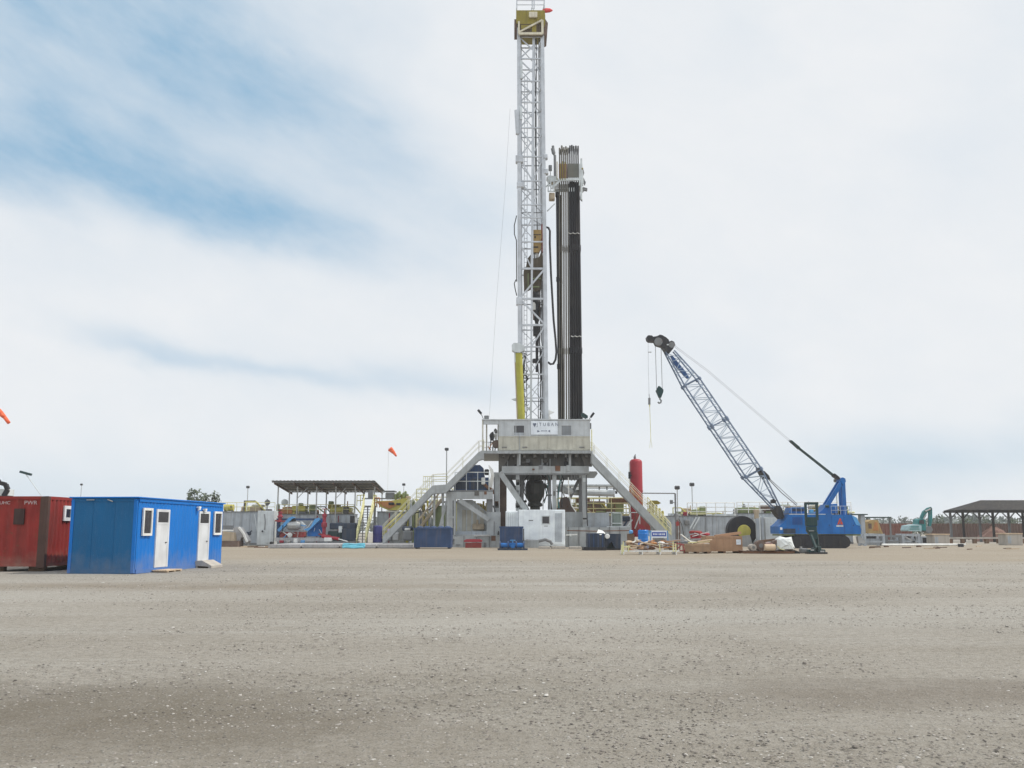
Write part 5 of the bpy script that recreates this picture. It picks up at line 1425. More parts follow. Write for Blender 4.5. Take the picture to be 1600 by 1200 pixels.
    # ladder inside the back and black cables
    MB().path([B(57, .5) + V(.25, 0, 0), B(96, .5) + V(.38, 0, 0), B(130, .5) + V(.25, 0, 0), B(210, .5) + V(.3, 0, 0), B(300, .5) + V(.42, 0, 0), B(378, .5) + V(.6, 0, 0)], .055).build('cable', dark, t)
    MB().path([at(834, 378, YM + .6), at(837, 470, YM + .6), at(841, 520, YM + .6), at(846, 560, YM + .6), at(845, 600, YM + .6), at(844.5, 655, YM + .6)], .07).path([at(845, 480, YM + .7), at(843, 540, YM + .7), at(846, 585, YM + .7), at(844, 640, YM + .7)], .05).build('cable', dark, t)
    rr = random.Random(77)
    for k in range(5):
        x = (841, 843.5, 846, 819, 822)[k]; pts = []
        for i in range(14):
            y = (470 if k < 3 else 550) + i * ((655 - (470 if k < 3 else 550)) / 13); pts.append(at(x + rr.uniform(-1.1, 1.1) + (y - 470) * .004, y, YM + .8 + rr.uniform(-.2, .2)))
        MB().path(pts, .045 if k < 3 else .035, 5).build('cable', dark, t)
    for k in range(9):
        y = 552 + k * 11; p = at(817 + rr.uniform(0, 3), y, YM + .4); q = at(822 + rr.uniform(0, 7), y + rr.uniform(-6, 8), YM + .5)
        MB().path([p, (p + q) / 2 + V(0, 0, -.2), q], .045, 5).build('cable', dark, t)
    la = MB()
    for px in (818.5, 823): la.bar(at(px, 655, YM + 2.2), at(px + 1, 120, YM + 2.2), .07)
    for i in range(70):
        y = 125 + i * 7.5; la.bar(at(818.6 + (655 - y) / 535, y, YM + 2.2), at(823 + (655 - y) / 535, y, YM + 2.2), .045)
    la.build('ladder', white, t)
    MB().path([at(816, 560, YM + .3), at(820, 556, YM + .3), at(818, 574, YM + .3), at(817, 590, YM + .3), at(821, 585, YM + .3), at(825, 592, YM + .3), at(819, 598, YM + .3)], .09).build('hose_bundle', dark, t)
mast()
def top_drive():
    Y = YM + .9
    t = T('travelling_block', 'yellow travelling block and dark top drive hanging inside the mast', 'travelling block', at(839, 470, Y))
    ln = MB()
    for px in (834.5, 836.2, 838.5, 841.5, 843.2): ln.path([at(px - .3, 58, Y), at(px, 360, Y)], .03, 5)
    ln.build('drilling_line', rigd, t)
    MB().pprism([(831, 359), (846, 359), (846.5, 371), (844, 378), (846, 380), (845.5, 387), (842, 394), (834, 394), (831.5, 387)], Y - .45, .9).build('block', block_y, t)
    MB().pbox(833, 385, 841, 387, Y - .5, .05).pbox(833, 366, 845, 367, Y - .5, .05).pbox(835, 369, 837, 372, Y - .5, .05).build('block_slot', dark, t)
    MB().pbox(846, 350, 849, 394, Y - .3, .5, b=.05).build('side_plate', brickred, t)
    MB().tube(at(839, 393, Y), at(839, 403, Y), .18).build('hook_neck', pvc, t)
    MB().pprism([(824, 404), (829, 398), (834, 404), (842, 402), (846, 392), (849, 404), (850, 411), (848, 430), (845, 452), (836, 456), (831, 448), (819.5, 453), (818.5, 440), (818, 424), (822, 416)], Y - .4, 1.2).build('top_drive_frame', paint('top_drive_brown', (.085, .065, .04), .6, dirt=.5, rust=.2), t)
    MB().pbox(824.5, 427, 826, 450, Y - .46, .06).pbox(831, 447, 843, 449, Y - .5, .1).pbox(831.5, 434, 845, 436, Y - .5, .1).build('frame_rib', sage, t)
    MB().lathe([(.3, 0), (.42, -.5), (.38, -1.0), (.44, -1.3), (.3, -1.8), (.36, -2.1), (.22, -2.6), (.3, -3.0), (.16, -3.5), (.24, -3.8), (.24, -4.6), (.14, -5.0), (.14, -8.6)], at(838.5, 454, Y), 10).build('quill', dark, t)
    MB().tube(at(843, 456, Y), at(843.5, 500, Y), .10).tube(at(833, 456, Y), at(834, 500, Y), .08).build('link', brown, t)
    MB().pprism([(845, 430), (848, 440), (848, 500), (846, 500)], Y - .1, .4).build('guide_rail', rigd, t)
    MB().pbox(833, 508, 844, 524, Y - .3, .7, b=.08).build('pipe_handler', dark, t)
    MB().pbox(832, 560, 846, 566, Y - .3, .7, b=.08).build('elevator', dark, t)
    MB().pbox(832, 472, 837, 484, Y - .35, .2, b=.03).build('gear_cover', pvc, t)
top_drive()
t = T('kelly_hose', 'black kelly hose hanging in a long loop between the mast and the pipe rack', 'hose', at(862, 560, YM))
MB().path([at(853.5, 355, YM + .2), at(857, 356, YM), at(859.3, 361, YM), at(859, 380, YM), at(861, 430, YM), at(865, 500, YM + .2), at(868, 530, YM + .2), at(869.4, 550, YM + .2), at(868, 562, YM + .2), at(864.5, 568.5, YM + .2), at(860, 569, YM + .2), at(856.5, 566, YM + .3)], .11, 8).build('hose_run', black, t, smooth=True)
t = T('windsock', 'red windsock flying level from the top of the mast crown', 'windsock', at(848, 17, YM))
zt_ = at(848, 17, YM)
MB().tube(zt_ + V(0, 0, -.1), zt_ + V(0, 0, .2), .04).build('swivel_arm', steel, t)
s = MB()
s.tube(zt_, at(852, 16.4, YM), .15, 10, .26); s.tube(at(852, 16.4, YM), at(859, 16.2, YM), .26, 10, .22); s.tube(at(859, 16.2, YM), at(863.5, 16.4, YM), .22, 10, .06)
s.build('sock', paint('red_cloth', (.72, .10, .10), .9, bump=0), t)

# ------------------------------------------------------------------ racked pipes and racking board
def pipes():
    YP = 98.2
    def prof(h, r, joints, hb=None, r1=None):
        p = [(r, 0)]
        for z in joints: p += [(r, z - .35), (r * 1.35, z - .28), (r * 1.35, z + .28), (r, z + .35)]
        if hb: p += [(r, hb), (r1, hb + .1)]; r = r1
        p += [(r, h - .75), (r * 1.4, h - .62), (r * 1.4, h - .05), (r, h)]
        return p
    def stand(label, mt, r, h, group, joints, hb=None, r1=None):
        b = MB(); b.lathe(prof(h, r, joints, hb, r1), (0, 0, 0), 8)
        o = b.build('drill_pipe', mt, None, origin=(0, 0, 0), smooth=False); o['label'] = label; o['category'] = 'drill pipe'; o['group'] = group
        return o
    def place(o, pxb, pxt, pyt, Y, label=None):
        b = at(pxb, 700, Y); b.z = FZ; tp = at(pxt, pyt, Y)
        d = tp - b; o.location = b; o.rotation_mode = 'QUATERNION'; o.rotation_quaternion = d.to_track_quat('Z', 'Y')
        o.scale = (1, 1, d.length / HP)
    HP = at(880, 230, YP).z - FZ
    HB = at(890, 287, YP).z - FZ
    g0 = stand('grey brown drill pipe standing in the left half of the rack', pipeg, .066, HP, 'grey drill pipes standing in the rack', [HP * .33, HP * .66])
    first = True
    rr = random.Random(5)
    for row in range(3):
        for c in range(5):
            o = g0 if first else copy_to(g0, (0, 0, 0)); first = False
            f = c / 4
            place(o, 873.5 + f * 15.2 + .25 * row, 874.3 + f * 12.6 + .25 * row, 229.5 + rr.uniform(-2.5, 4), YP + row * .28)
    k0 = stand('black drill pipe standing in the right half of the rack', pipeb, .122, HP, 'black drill pipes standing in the rack', [HP * .33, HP * .66], HB, .06)
    first = True
    for row in range(3):
        for c in range(5):
            o = k0 if first else copy_to(k0, (0, 0, 0)); first = False
            f = c / 4
            place(o, 892.5 + f * 16.6 + .22 * row, 890.1 + f * 12.7 + .22 * row, 229 + rr.uniform(-2.5, 4), YP + row * .24)
    d0 = stand('thick dark drill collar standing at the left edge of the rack', pipeb, .16, HP, 'dark drill collars at the left edge of the rack', [HP * .33, HP * .66])
    place(d0, 874.8, 870.8, 300, YP + .1)
    d1 = copy_to(d0, (0, 0, 0)); place(d1, 879.5, 874.0, 305, YP + .45)
pipes()
def racking_board():
    Y = 97.6
    t = T('racking_board', 'pale steel racking board platform around the tops of the standing pipes', 'platform', at(885, 285, Y))
    x0, x1 = at(868, 281, Y).x, at(909, 281, Y).x; z = at(885, 281.5, Y).z
    MB().bar((x0, Y, z), (x1, Y, z + .12), .16, .26).bar((x0, Y + 3.2, z), (x1, Y + 3.2, z), .16, .26).bar((x0, Y, z), (x0, Y + 3.2, z), .16, .26).bar((x1, Y, z), (x1, Y + 3.2, z), .2, .26).build('platform_frame', pale, t)
    f = MB()
    for i in range(5):
        y = Y + 1.4 + i * .42; f.box(x0, x1 - .3, y, y + .09, z - .05, z + .05)
    f.build('finger', rig, t)
    MB().bar(at(862, 295, Y), at(874, 283, Y), .16, .2).bar(at(848, 296, Y + .4), at(868, 279, Y), .10).bar(at(855, 330, Y), at(867, 318, Y), .11).build('brace', pale, t)
    MB().pprism([(854, 276), (858, 274), (868, 275), (874, 281), (868, 284), (858, 281)], Y + .2, 1.2).build('walkway', pale, t)
    cg = MB(); a, c = at(856, 298, Y), at(866, 280, Y)
    for px in (856.5, 860.5, 865.5): cg.bar(at(px, 300, Y), at(px, 280, Y), .11)
    for py in (283, 290, 299): cg.bar(at(856, py, Y), at(866, py, Y), .13)
    cg.build('cage', pale, t)
    MB().pbox(858, 301, 867, 311, Y + .2, .8, b=.05).build('cage_box', tan, t)
    MB().pbox(860, 283.5, 864, 289, Y + .2, .4).build('control_box', tan, t)
    MB().pbox(857.2, 257.5, 862.5, 266, Y + .3, .35, b=.05).build('lamp_head', rigd, t)
    MB().tube(at(860, 266, Y + .4), at(860, 276, Y + .4), .04).build('lamp_pole', steel, t)
    MB().path([at(864, 228, Y + .4), at(864.6, 240, Y + .4), at(867, 243, Y + .4), at(867.4, 284, Y + .4)], .14, 8).tube(at(863.5, 232, Y + .4), at(865.3, 240, Y + .4), .2).build('standpipe', rigd, t)
    # wind walls behind the pipes' tops
    MB().pbox(873, 256, 886, 280, Y - .05, .05).build('wind_wall', paint('brown_panel', (.20, .12, .09), .7, dirt=.4), t)
    MB().pbox(887.5, 255.5, 904, 277, Y - .08, .05).build('wind_wall', paint('olive_panel', (.14, .14, .12), .7, dirt=.5), t)
    o = MB()
    for px in (870.5, 875.5, 879, 883): o.tube(at(px, 281, Y - .12), at(px, 252 + (px % 3), Y - .12), .045, 5)
    o.build('stanchion', olive, t)
    MB().tube(at(905.5, 290, Y - .1), at(905.5, 256, Y - .1), .07, 6).tube(at(908.5, 312, Y), at(908.5, 248, Y), .11, 6).tube(at(910.5, 290, Y), at(909, 256, Y), .1, 6).build('end_post', pale, t)
    MB().pprism([(909, 258), (912, 266), (913, 270), (911, 276), (915.5, 285), (914, 289), (910, 282)], Y + .2, .3).pprism([(908, 296), (911, 292), (918, 294), (917.5, 298), (913, 297), (909, 302), (910, 314), (906, 310)], Y + .2, .3).build('tackle', rigd, t)
    MB().tube(at(909, 263, Y - .1), at(911, 264, Y - .1), .1).build('tackle_hook', olive, t)
    b = MB()
    for i in range(3): b.pbox(889 + i * 3.6, 293, 890 + i * 3.6, 299, Y + .35, .05)
    b.build('belt_clip', pale, t)
    # belly straps around the pipes further down
    for k, (py, x0_, x1_, tilt) in enumerate(((365, 888, 905.5, 1), (525, 892, 908.5, 0))):
        s = MB()
        for i in range(5):
            a = at(x0_ + (x1_ - x0_) * i / 5, py + (i % 2) * 1.5 - tilt, 97.95); c = at(x0_ + (x1_ - x0_) * (i + 1) / 5, py + ((i + 1) % 2) * 1.5 - tilt, 97.95)
            s.tube(a, c, .05, 5)
        o = s.thing('pipe_strap', steel, ('pale chain strap round the black pipes just below the board', 'pale chain strap round the black pipes halfway down')[k], 'strap', 'straps round the black pipes')
racking_board()
# ------------------------------------------------------------------ right of the rig: vessel, tanks, gallows
def vessel():
    Y = 101
    c = at(996, 850, Y)
    t = T('red_vessel', 'tall red gas separator vessel with a grey tip behind the right rig stair', 'vessel', (c.x, Y, 0))
    zt = at(996, 717, Y).z
    MB().lathe([(.58, .9), (.66, 1.0), (.66, zt - .35), (.6, zt - .18), (.42, zt - .05), (.1, zt)], (c.x, Y, 0), 24).build('shell', red, t, smooth=True)
    b = MB()
    for z in (zt * .34, zt * .62): b.lathe([(.70, z), (.70, z + .1)], (c.x, Y, 0), 24)
    b.build('band', brickred, t)
    MB().tube((c.x - .1, Y, zt - .05), (c.x - .1, Y, zt + .25), .13).tube((c.x - .1, Y, zt + .25), (c.x - .02, Y, zt + .5), .1, 8, .03).build('relief_valve', rigd, t)
    MB().tube((c.x - .72, Y - .3, 1), (c.x - .72, Y - .3, zt - .4), .05, 6).build('side_pipe', pvc, t)
    q = at(983, 743, Y); MB().box(q.x - .12, q.x + .1, Y - .5, Y - .3, q.z - .35, q.z + .35).tube(q + V(0, -.4, 0), q + V(.35, -.4, 0), .05).build('gauge_box', dark, t)
    for a in (0.5, 2.1, 3.7, 5.3): MB().bar((c.x + .5 * math.cos(a), Y + .5 * math.sin(a), 1.2), (c.x + .75 * math.cos(a), Y + .75 * math.sin(a), 0), .12).build('leg', brickred, t)
vessel()
def gallows():
    Y = 97
    a, c, d = at(1003, 770.5, Y), at(1055, 771, Y), at(1056.5, 838, Y)
    t = T('pipe_gallows', 'thin dark pipe gallows with a long horizontal arm right of the red vessel', 'gallows', (d.x, Y, 0))
    MB().tube(V(d.x, Y, 0), c, .09, 8).build('post', rigd, t)
    MB().tube(a, c, .055, 8).build('arm', rigd, t)
    MB().tube(V(a.x, Y, 0), a, .055, 8).build('post', rigd, t)
    p = at(1049, 784, Y)
    MB().tube(p + V(.1, 0, 0), at(1055.5, 787, Y), .03).cbox(p.x - .15, p.x + .15, Y - .15, Y + .1, p.z - .22, p.z + .18, .04).build('lamp_head', rigd, t)
gallows()

# railed tanks seen through and beyond the rig legs
def railed_platform(x0, x1, ydeck, Y, D, label, deck_mt=rustm, rail_mt=railc, h=1.7, boxes=()):
    X0, X1, _, Z = rect(x0, ydeck, x1, 850, Y)
    t = T('railed_tank', label, 'tank', ((X0 + X1) / 2, Y, 0), 'railed tanks right of the rig')
    MB().box(X0, X1, Y + .3, Y + D, .2, Z - .2).build('tank_body', tank, t)
    MB().box(X0, X1, Y, Y + D, Z - .19, Z).build('deck', rail_mt, t)
    MB().box(X0, X1, Y + .4, Y + .7, 0, .199).box(X0, X1, Y + D - .4, Y + D - .1, 0, .199).build('skid', rigd, t)
    g = MB(); railing(g, (X0, Y + .1, Z), (X1, Y + .1, Z), h, max(2, int((X1 - X0) / 1.6)), .055, 3); railing(g, (X0, Y + D - .1, Z), (X1, Y + D - .1, Z), h, 4, .05, 2)
    g.build('railing', rail_mt, t)
    deck_gear(t, x0 + 2, x1 - 4, ydeck, Y, Z, 21, (yellow, rustm, sage, railc, tan, brown))
    for (bx, mt, nm, dy) in boxes: MB().pbox(*bx, Y + dy, 1.1, b=.08).build(nm, mt, t)
    return t
railed_platform(872, 984, 803, 103, 3.0, 'railed tank with olive and rusty gear seen between the right rig leg and stair', boxes=(
    ((872, 788, 906, 803), sage, 'gear_box', 1.0), ((915, 783, 946, 803), brown, 'gear_box', 1.4), ((950, 786, 975, 803), sage, 'gear_box', 1.0), ((900, 778, 922, 786), rustm, 'gear_cover', 1.5), ((953, 778, 984, 786), rustm, 'gear_cover', 1.5)))
def rust_heap():
    t = T('rusty_hopper', 'rusty brown hopper low between the two right rig legs', 'hopper', (at(880, 820, 99).x, 99, 0))
    MB().pprism([(869, 800), (877, 778), (886, 776), (897, 796), (905, 801), (904, 818), (868, 818)], 99, 1.4).build('hopper_body', brown, t)
    MB().pbox(868, 818, 905, 850, 99.1, 1.2, ground=True).build('base', tank, t)
    t = T('tan_gear', 'tan pump gear behind the gap left of the brown rig leg', 'pump', (at(748, 820, 101).x, 101, 0))
    MB().pprism([(740, 800), (744, 788), (750, 786), (758, 790), (762, 812), (742, 812)], 101, 1).build('pump_body', tan, t)
    b = MB()
    for i in range(5): b.tube(at(742 + i * 4.5, 812, 101), at(742 + i * 4.5, 783 + (i % 3) * 3, 101), .1)
    b.build('riser', olive, t)
    MB().pbox(738, 812, 765, 850, 101, 1.2, ground=True).build('base', tank, t)
    t = T('brown_column', 'dark brown pipe column standing behind the left rig leg', 'pipe', (at(797, 850, 102).x, 102, 0))
    c = at(797, 850, 102); MB().tube((c.x, 102, 0), (c.x, 102, at(797, 800, 102).z), .3, 10).build('column', brown, t)
    MB().lathe([(.5, 0), (.5, .15)], (c.x, 102, at(797, 805, 102).z), 10).build('flange', sage, t)
rust_heap()
def white_canopy():
    Y = 108
    t = T('pipe_rack_roof', 'thin pale roof beam on slim posts beyond the right rig legs', 'canopy', (at(920, 850, Y).x, Y, 0))
    X0, X1, z0, z1 = rect(868, 757, 962, 760, Y)
    MB().box(X0, X1, Y, Y + 3, z0, z1).build('roof', pale, t)
    MB().pbox(868, 767, 970, 768.5, Y - .5, .2).pbox(868, 762.5, 968, 763.4, Y - .4, .2).build('pipe_run', rigd, t)
    for px in (872, 891.5, 937, 949, 960):
        MB().pbox(px - 1, 760, px + 1, 850, Y + .3, .15, ground=True).build('post', rigd, t)
    d = MB()
    for i in range(9): d.pbox(928 + i * 4.2, 768.5, 931 + i * 4.2, 771.5, Y - .5, .3)
    d.build('hanger', dark, t)
white_canopy()
def sand_pump():
    Y = 92.5
    t = T('green_tank_unit', 'grey green pump tank in a pale pipe frame under the right rig stair', 'pump', (at(965, 850, Y).x, Y + 2, 0))
    MB().pbox(957, 801, 971, 826, Y + 2, 1, b=.1).build('tank_body', paint('grey_green', (.25, .30, .27), .5), t)
    f = MB()
    for px in (956, 972, 986, 1000): f.pbox(px - .6, 800, px + .6, 850, Y + 1.8, .1, ground=True)
    f.pbox(948, 800, 1003, 801.4, Y + 1.8, .1).pbox(956, 817, 972, 818.3, Y + 1.7, .09)
    f.bar(at(1001, 802, Y + 1.8), at(992, 826, Y + 1.8), .1).bar(at(988, 812, Y + 1.8), at(974, 830, Y + 1.8), .12)
    f.build('pipe_frame', pale, t)
    MB().pbox(972, 806, 985, 815, Y + 2.2, .5, b=.1).bar(at(972, 826, Y + 2), at(980, 814, Y + 2), .16).build('motor', navy, t)
    MB().pbox(948, 822, 985, 825, Y + 1.3, .4).build('ledge', pale, t)
    MB().pprism([(996, 818), (1004, 820), (1010, 826), (998, 826)], Y + 1.6, .5).build('red_fitting', red, t)
    MB().pbox(994, 800, 1016, 829, Y + 3.2, 1.2).build('red_panel', brickred, t)
sand_pump()
def beam(px0, py0, px1, py1, Y, w, mt, name, label, cat, group=None):
    b = MB().bar(at(px0, py0, Y), at(px1, py1, Y), w); return b.thing(name, mt, label, cat, group)
beam(912, 792, 958, 826, 95, .12, tan, 'slanted_pipe', 'thin tan pipe slanting down right behind the right rig leg', 'pipe')
beam(884, 836, 902, 835, 91.2, .1, pvc, 'white_pipe', 'short white pipe jutting out right of the generator container', 'pipe')

def yellow_cluster():
    Y = 100
    t = T('yellow_manifold', 'bright yellow manifold with stair rails right of the right rig stair', 'manifold', (at(1025, 845, Y).x, Y, 0))
    MB().pprism([(1012, 786), (1018, 782), (1027, 782), (1033, 786), (1029, 788), (1014, 788)], Y, 1.2).build('hood', olive, t)
    b = MB()
    for i, (x, y0, y1) in enumerate(((1016, 789, 800), (1021, 787, 803), (1026, 789, 806), (1031, 794, 812), (1036, 798, 818))): b.pbox(x - 1.6, y0, x + 1.6, y1, Y + .2 + .1 * i, .5, b=.06)
    b.build('valve', yellow, t)
    g = MB()
    p, q = at(1012, 795, Y - .5), at(1048, 836, Y - .5)
    for k in (0, .6, 1.2): g.tube(p + V(0, 0, k), q + V(0, 0, k), .05, 5)
    for i in range(7):
        c = p.lerp(q, i / 6); g.tube(c, c + V(0, 0, 1.2), .04, 5)
    g.bar(p, q, .1, .3); g.build('handrail', railc, t)
    MB().pprism([(1020, 806), (1040, 808), (1048, 838), (1030, 838)], Y + .8, .6).build('side_panel', sage, t)
    MB().pbox(1022, 820, 1048, 850, Y + 1.5, 1, ground=True).build('base', tank, t)
    t = T('orange_rail', 'orange yellow handrail beside the red vessel above the right rig stair', 'railing', (at(995, 775, 94.5).x, 94.5, at(995, 790, 94.5).z))
    g = MB(); p, q = at(984, 772, 94.5), at(1004, 793, 94.5)
    for k in (0, .4, .8): g.tube(p + V(0, 0, k), q + V(0, 0, k), .06, 5)
    for i in range(4):
        c = p.lerp(q, i / 3); g.tube(c - V(0, 0, .5), c + V(0, 0, .8), .05, 5)
    g.build('rail', orange, t)
yellow_cluster()

def right_tanks():
    t, X0, X1, Z1 = mud_tank(1040, 806, 1152, 112, 2.6, 'long grey mud tank behind the wooden crates', tank, 12)
    deck_gear(t, 1044, 1150, 805, 112, Z1, 11, (railc, sage, yellow, tan, rigd, pale))
    g = MB(); railing(g, (X0 + 2.6, 112.1, Z1), (X1 - .2, 112.1, Z1), 1.5, 5, .045, 3); g.build('railing', pvc, t)
    MB().pbox(1050, 803, 1150, 806, 113, .4).build('top_pipe', pale, t)
    b = MB()
    b.pbox(1082, 796, 1092, 803, 112.6, .7, b=.08).pbox(1094, 791, 1103, 803, 112.8, .8, b=.1); b.build('deck_pump', sage, t)
    MB().pbox(1078, 801, 1116, 804, 112.5, 1).build('deck_sill', railc, t)
    for i, px in enumerate((1082, 1087)):
        MB().bar(at(px - 4, 826, 111.5), at(px + 6, 808, 111.5), .14).build('pipe_stay', pale, t)
    MB().pbox(1070, 812, 1078, 820, 111.6, .3, b=.08).build('hatch', rigd, t)
    t, X0, X1, Z1 = mud_tank(1153, 802, 1332, 114, 2.6, 'tan grey tank behind the crane with dark green gear on its deck', tank, 16)
    for (bx, mt, nm) in (((1152, 793, 1186, 802), sage, 'deck_gear'), ((1176, 795, 1187, 808), tan, 'deck_box'), ((1190, 789, 1212, 800), brown, 'deck_gear'), ((1196, 796, 1226, 802), sage, 'deck_gear'), ((1232, 790, 1252, 798), tan, 'deck_box'), ((1270, 789, 1310, 802), olive, 'deck_gear'), ((1296, 790, 1309, 802), orange, 'deck_gear')):
        MB().pbox(*bx, 114.4, 1.4, b=.08).build(nm, mt, t)
    deck_gear(t, 1156, 1328, 801, 114, Z1, 12, (sage, tan, orange, rigd, railc, yellow, brown))
    g = MB(); railing(g, (X0, 114.1, Z1), (X1, 114.1, Z1), 1.3, 10, .045, 3); g.build('railing', pvc, t)
    MB().pbox(1180, 808, 1212, 836, 113, 1.2, ground=True).build('side_box', pale, t)
right_tanks()

def cable_reel():
    Y = 96; c = at(1160, 831.5, Y); r = 23.3 * Y / 1500
    t = T('cable_reel', 'large black reel with a yellow hub standing on edge behind the wooden crate', 'reel', (c.x, Y, 0))
    c.z = r + .02
    MB().lathe([(r * .55, -.1), (r * .97, -.1), (r, -.04), (r, .9), (r * .97, .96), (r * .55, .96)], (c.x, Y, c.z), 36, 'y').build('rim', black, t)
    MB().lathe([(.1, -.22), (.62, -.2), (.66, -.1), (.66, .3), (.1, .3)], (c.x + .15, Y, c.z - .05), 24, 'y').build('hub', yellow, t)
    MB().lathe([(.6, -.05), (r * .56, -.05), (r * .56, .3)], (c.x, Y, c.z), 24, 'y').build('web', dark, t)
    MB().pprism([(1155, 838), (1172, 836), (1177, 855), (1150, 855)], Y - .9, .5).build('stand', steel, t)
cable_reel()
def tan_unit():
    Y = 94
    t = T('grey_post_unit', 'pair of grey posts and a pale cabinet between the reel and the crane', 'cabinet', (at(1200, 850, Y).x, Y, 0))
    MB().pbox(1196, 809, 1221, 842, Y + .4, 1.4, ground=True).build('cabinet_body', pale, t)
    MB().pbox(1182, 810, 1187, 850, Y, .3, ground=True).pbox(1190, 808, 1194, 850, Y + .3, .3, ground=True).build('post', tank, t)
    MB().pbox(1180, 796, 1186, 811, Y + .1, .5, b=.05).build('head_box', tan, t)
    b = MB()
    for i in range(5): b.pbox(1211, 815 + i * 4, 1220, 817 + i * 4, Y + .36, .03)
    b.build('vent', lblue, t)
tan_unit()

# ------------------------------------------------------------------ crawler crane
def crane():
    Y = 86.0; D = 3.0
    class CB(MB):                                        # outlines read on the near flank plane, placed deeper in the machine
        def pprism(s, pix, y, d): return s.prism([(at(a_, b_, Y).x, at(a_, b_, Y).z) for a_, b_ in pix], y, y + d)
    t = T('crawler_crane', 'blue crawler crane with a raised lattice boom leaning left', 'crane', (at(1285, 856, Y).x, Y + 1.5, 0))
    MB().pprism([(1218, 834), (1217.3, 822.5), (1227.5, 814), (1232.5, 803.2), (1262, 802), (1297, 802), (1300, 804.2), (1330, 804.4), (1338, 808.5), (1344, 821), (1345.8, 828), (1345, 834.5)], Y, D).build('house', blue3, t)
    MB().pbox(1219, 834.6, 1345, 837, Y + .2, D - .4).build('turntable', sage, t)
    MB().pprism([(1330.6, 805), (1338.5, 808.7), (1345.5, 822), (1338, 820), (1334, 812)], Y - .05, D + .1).build('sunlit_facet', lblue, t)  # light blue piece paints in the sunlit highlight at the crane's rear end
    MB().pprism([(1233, 802), (1236, 793), (1258, 791.6), (1260, 802)], Y + .5, 1.8).build('engine_hood', blue3, t)
    MB().pbox(1238, 794.5, 1256, 799, Y + .44, .05).build('hood_grille', navy, t)
    MB().pbox(1233, 803, 1290, 804, Y - .03, .03).build('trim_line', pale, t)
    MB().pprism([(1279, 802), (1286, 796), (1292, 788), (1308, 787), (1309, 802)], Y + .6, 1.8).build('winch_housing', blue3, t)
    MB().pbox(1290, 789, 1296, 793, Y + .4, .2, b=.05).build('winch_motor', green, t)
    pj = MB()
    for px in (1262, 1279.5, 1300, 1319): pj.pbox(px - .25, 806, px + .25, 833, Y - .012, .012)
    pj.build('panel_seam', paint('joint_blue', (.012, .07, .26), .5), t)
    # roof rails, doors, louvres, steps and small fittings on the house
    g = MB(); railing(g, V(at(1300, 804, Y).x, Y + .15, at(1300, 804, Y).z), V(at(1329, 804, Y).x, Y + .15, at(1300, 804, Y).z), .75, 4, .025); g.build('roof_railing', boomw, t)
    g = MB(); railing(g, V(at(1237, 803, Y).x, Y + .1, at(1237, 803, Y).z), V(at(1276, 802, Y).x, Y + .1, at(1237, 803, Y).z), .6, 5, .02, 1); g.build('roof_railing', boomw, t)
    lv = MB()
    for i in range(9): lv.pbox(1238, 808 + i * 1.35, 1254, 808.7 + i * 1.35, Y - .025, .02)
    lv.build('side_louvre', paint('joint_blue', (.012, .07, .26), .5), t)
    for (x0, y0, x1, y1) in ((1283, 808, 1297, 831), (1321, 809, 1335, 831)):
        d = MB().pbox(x0, y0, x1, y1, Y - .02, .018).build('service_door', blue3, t); MB().pbox(x1 - 1.6, (y0 + y1) / 2, x1 - .9, (y0 + y1) / 2 + 2, Y - .05, .03).build('handle', dark, d)
    MB().pbox(1224, 826, 1243, 833.5, Y - .02, .018).build('kick_plate', navy, t)
    st = MB()
    for i in range(3): st.pbox(1246 + i * .2, 836 + i * 3.2, 1252 + i * .2, 837 + i * 3.2, Y - .12, .3)
    st.build('step', dark, t)
    MB().pbox(1305, 797, 1309, 804, Y + .8, .3).tube(at(1312, 804, Y + 1), at(1312, 796, Y + 1), .09).build('exhaust', dark, t)
    MB().pbox(1219, 824, 1222.5, 828, Y - .06, .06, b=.02).build('lamp', pvc, t)
    # red mark on the flank
    m_ = MB().pprism([(1308.3, 819.5), (1312, 809.8), (1313.6, 809.8), (1314.9, 813), (1312.3, 815), (1311.3, 819.5)], Y - .02, .02).pprism([(1312.8, 815.8), (1315.3, 814), (1317.3, 819.5), (1313.5, 819.5)], Y - .02, .02)
    m_.build('red_mark', ink_red, t)
    MB().pbox(1307, 820.6, 1317.6, 823, Y - .02, .02).build('pale_letters', pale, t)
    # crawlers
    for k, y in enumerate((85.9, 89.2)):
        zt = 1.15
        xa, xb = at(1235, 850, Y).x, at(1329, 850, Y).x
        prof = [(xa + .5, 0), (xb - .5, 0), (xb - .12, .2), (xb, .55), (xb - .15, .9), (xb - .5, zt), (xa + .5, zt), (xa + .15, .9), (xa, .55), (xa + .12, .2)]
        tr = MB().prism(prof, y, y + .8).build('crawler_track', black, t)
        s = MB()
        n = 22
        for i in range(n):
            x = xa + .5 + (xb - xa - 1.0) * i / (n - 1); s.box(x - .06, x + .06, y - .03, y + .83, zt, zt + .04)
        s.build('track_pad', dark, tr)
        w = MB()
        for x in (xa + .6, xb - .6): w.lathe([(.3, -.04), (.42, -.03), (.42, .05)], (x, y, .56), 16, 'y')
        for i in range(5): w.lathe([(.12, -.03), (.15, .05)], (xa + 1.4 + i * (xb - xa - 2.8) / 4, y, .3), 10, 'y')
        w.build('track_wheel', dark, tr)
    MB().box(at(1262, 850, Y).x, at(1303, 850, Y).x, 86.75, 89.15, .4, at(1280, 837, Y).z).build('carbody', dark, t)
    # boom: four chords, lacing, dark ends
    yn, yf = Y + .75, Y + 2.05; ym = (yn + yf) / 2
    lo = [(1226, 806), (1169, 745.5), (1072, 600), (1043, 546)]
    hi = [(1229, 801), (1193.5, 732), (1095, 588), (1056.5, 544)]
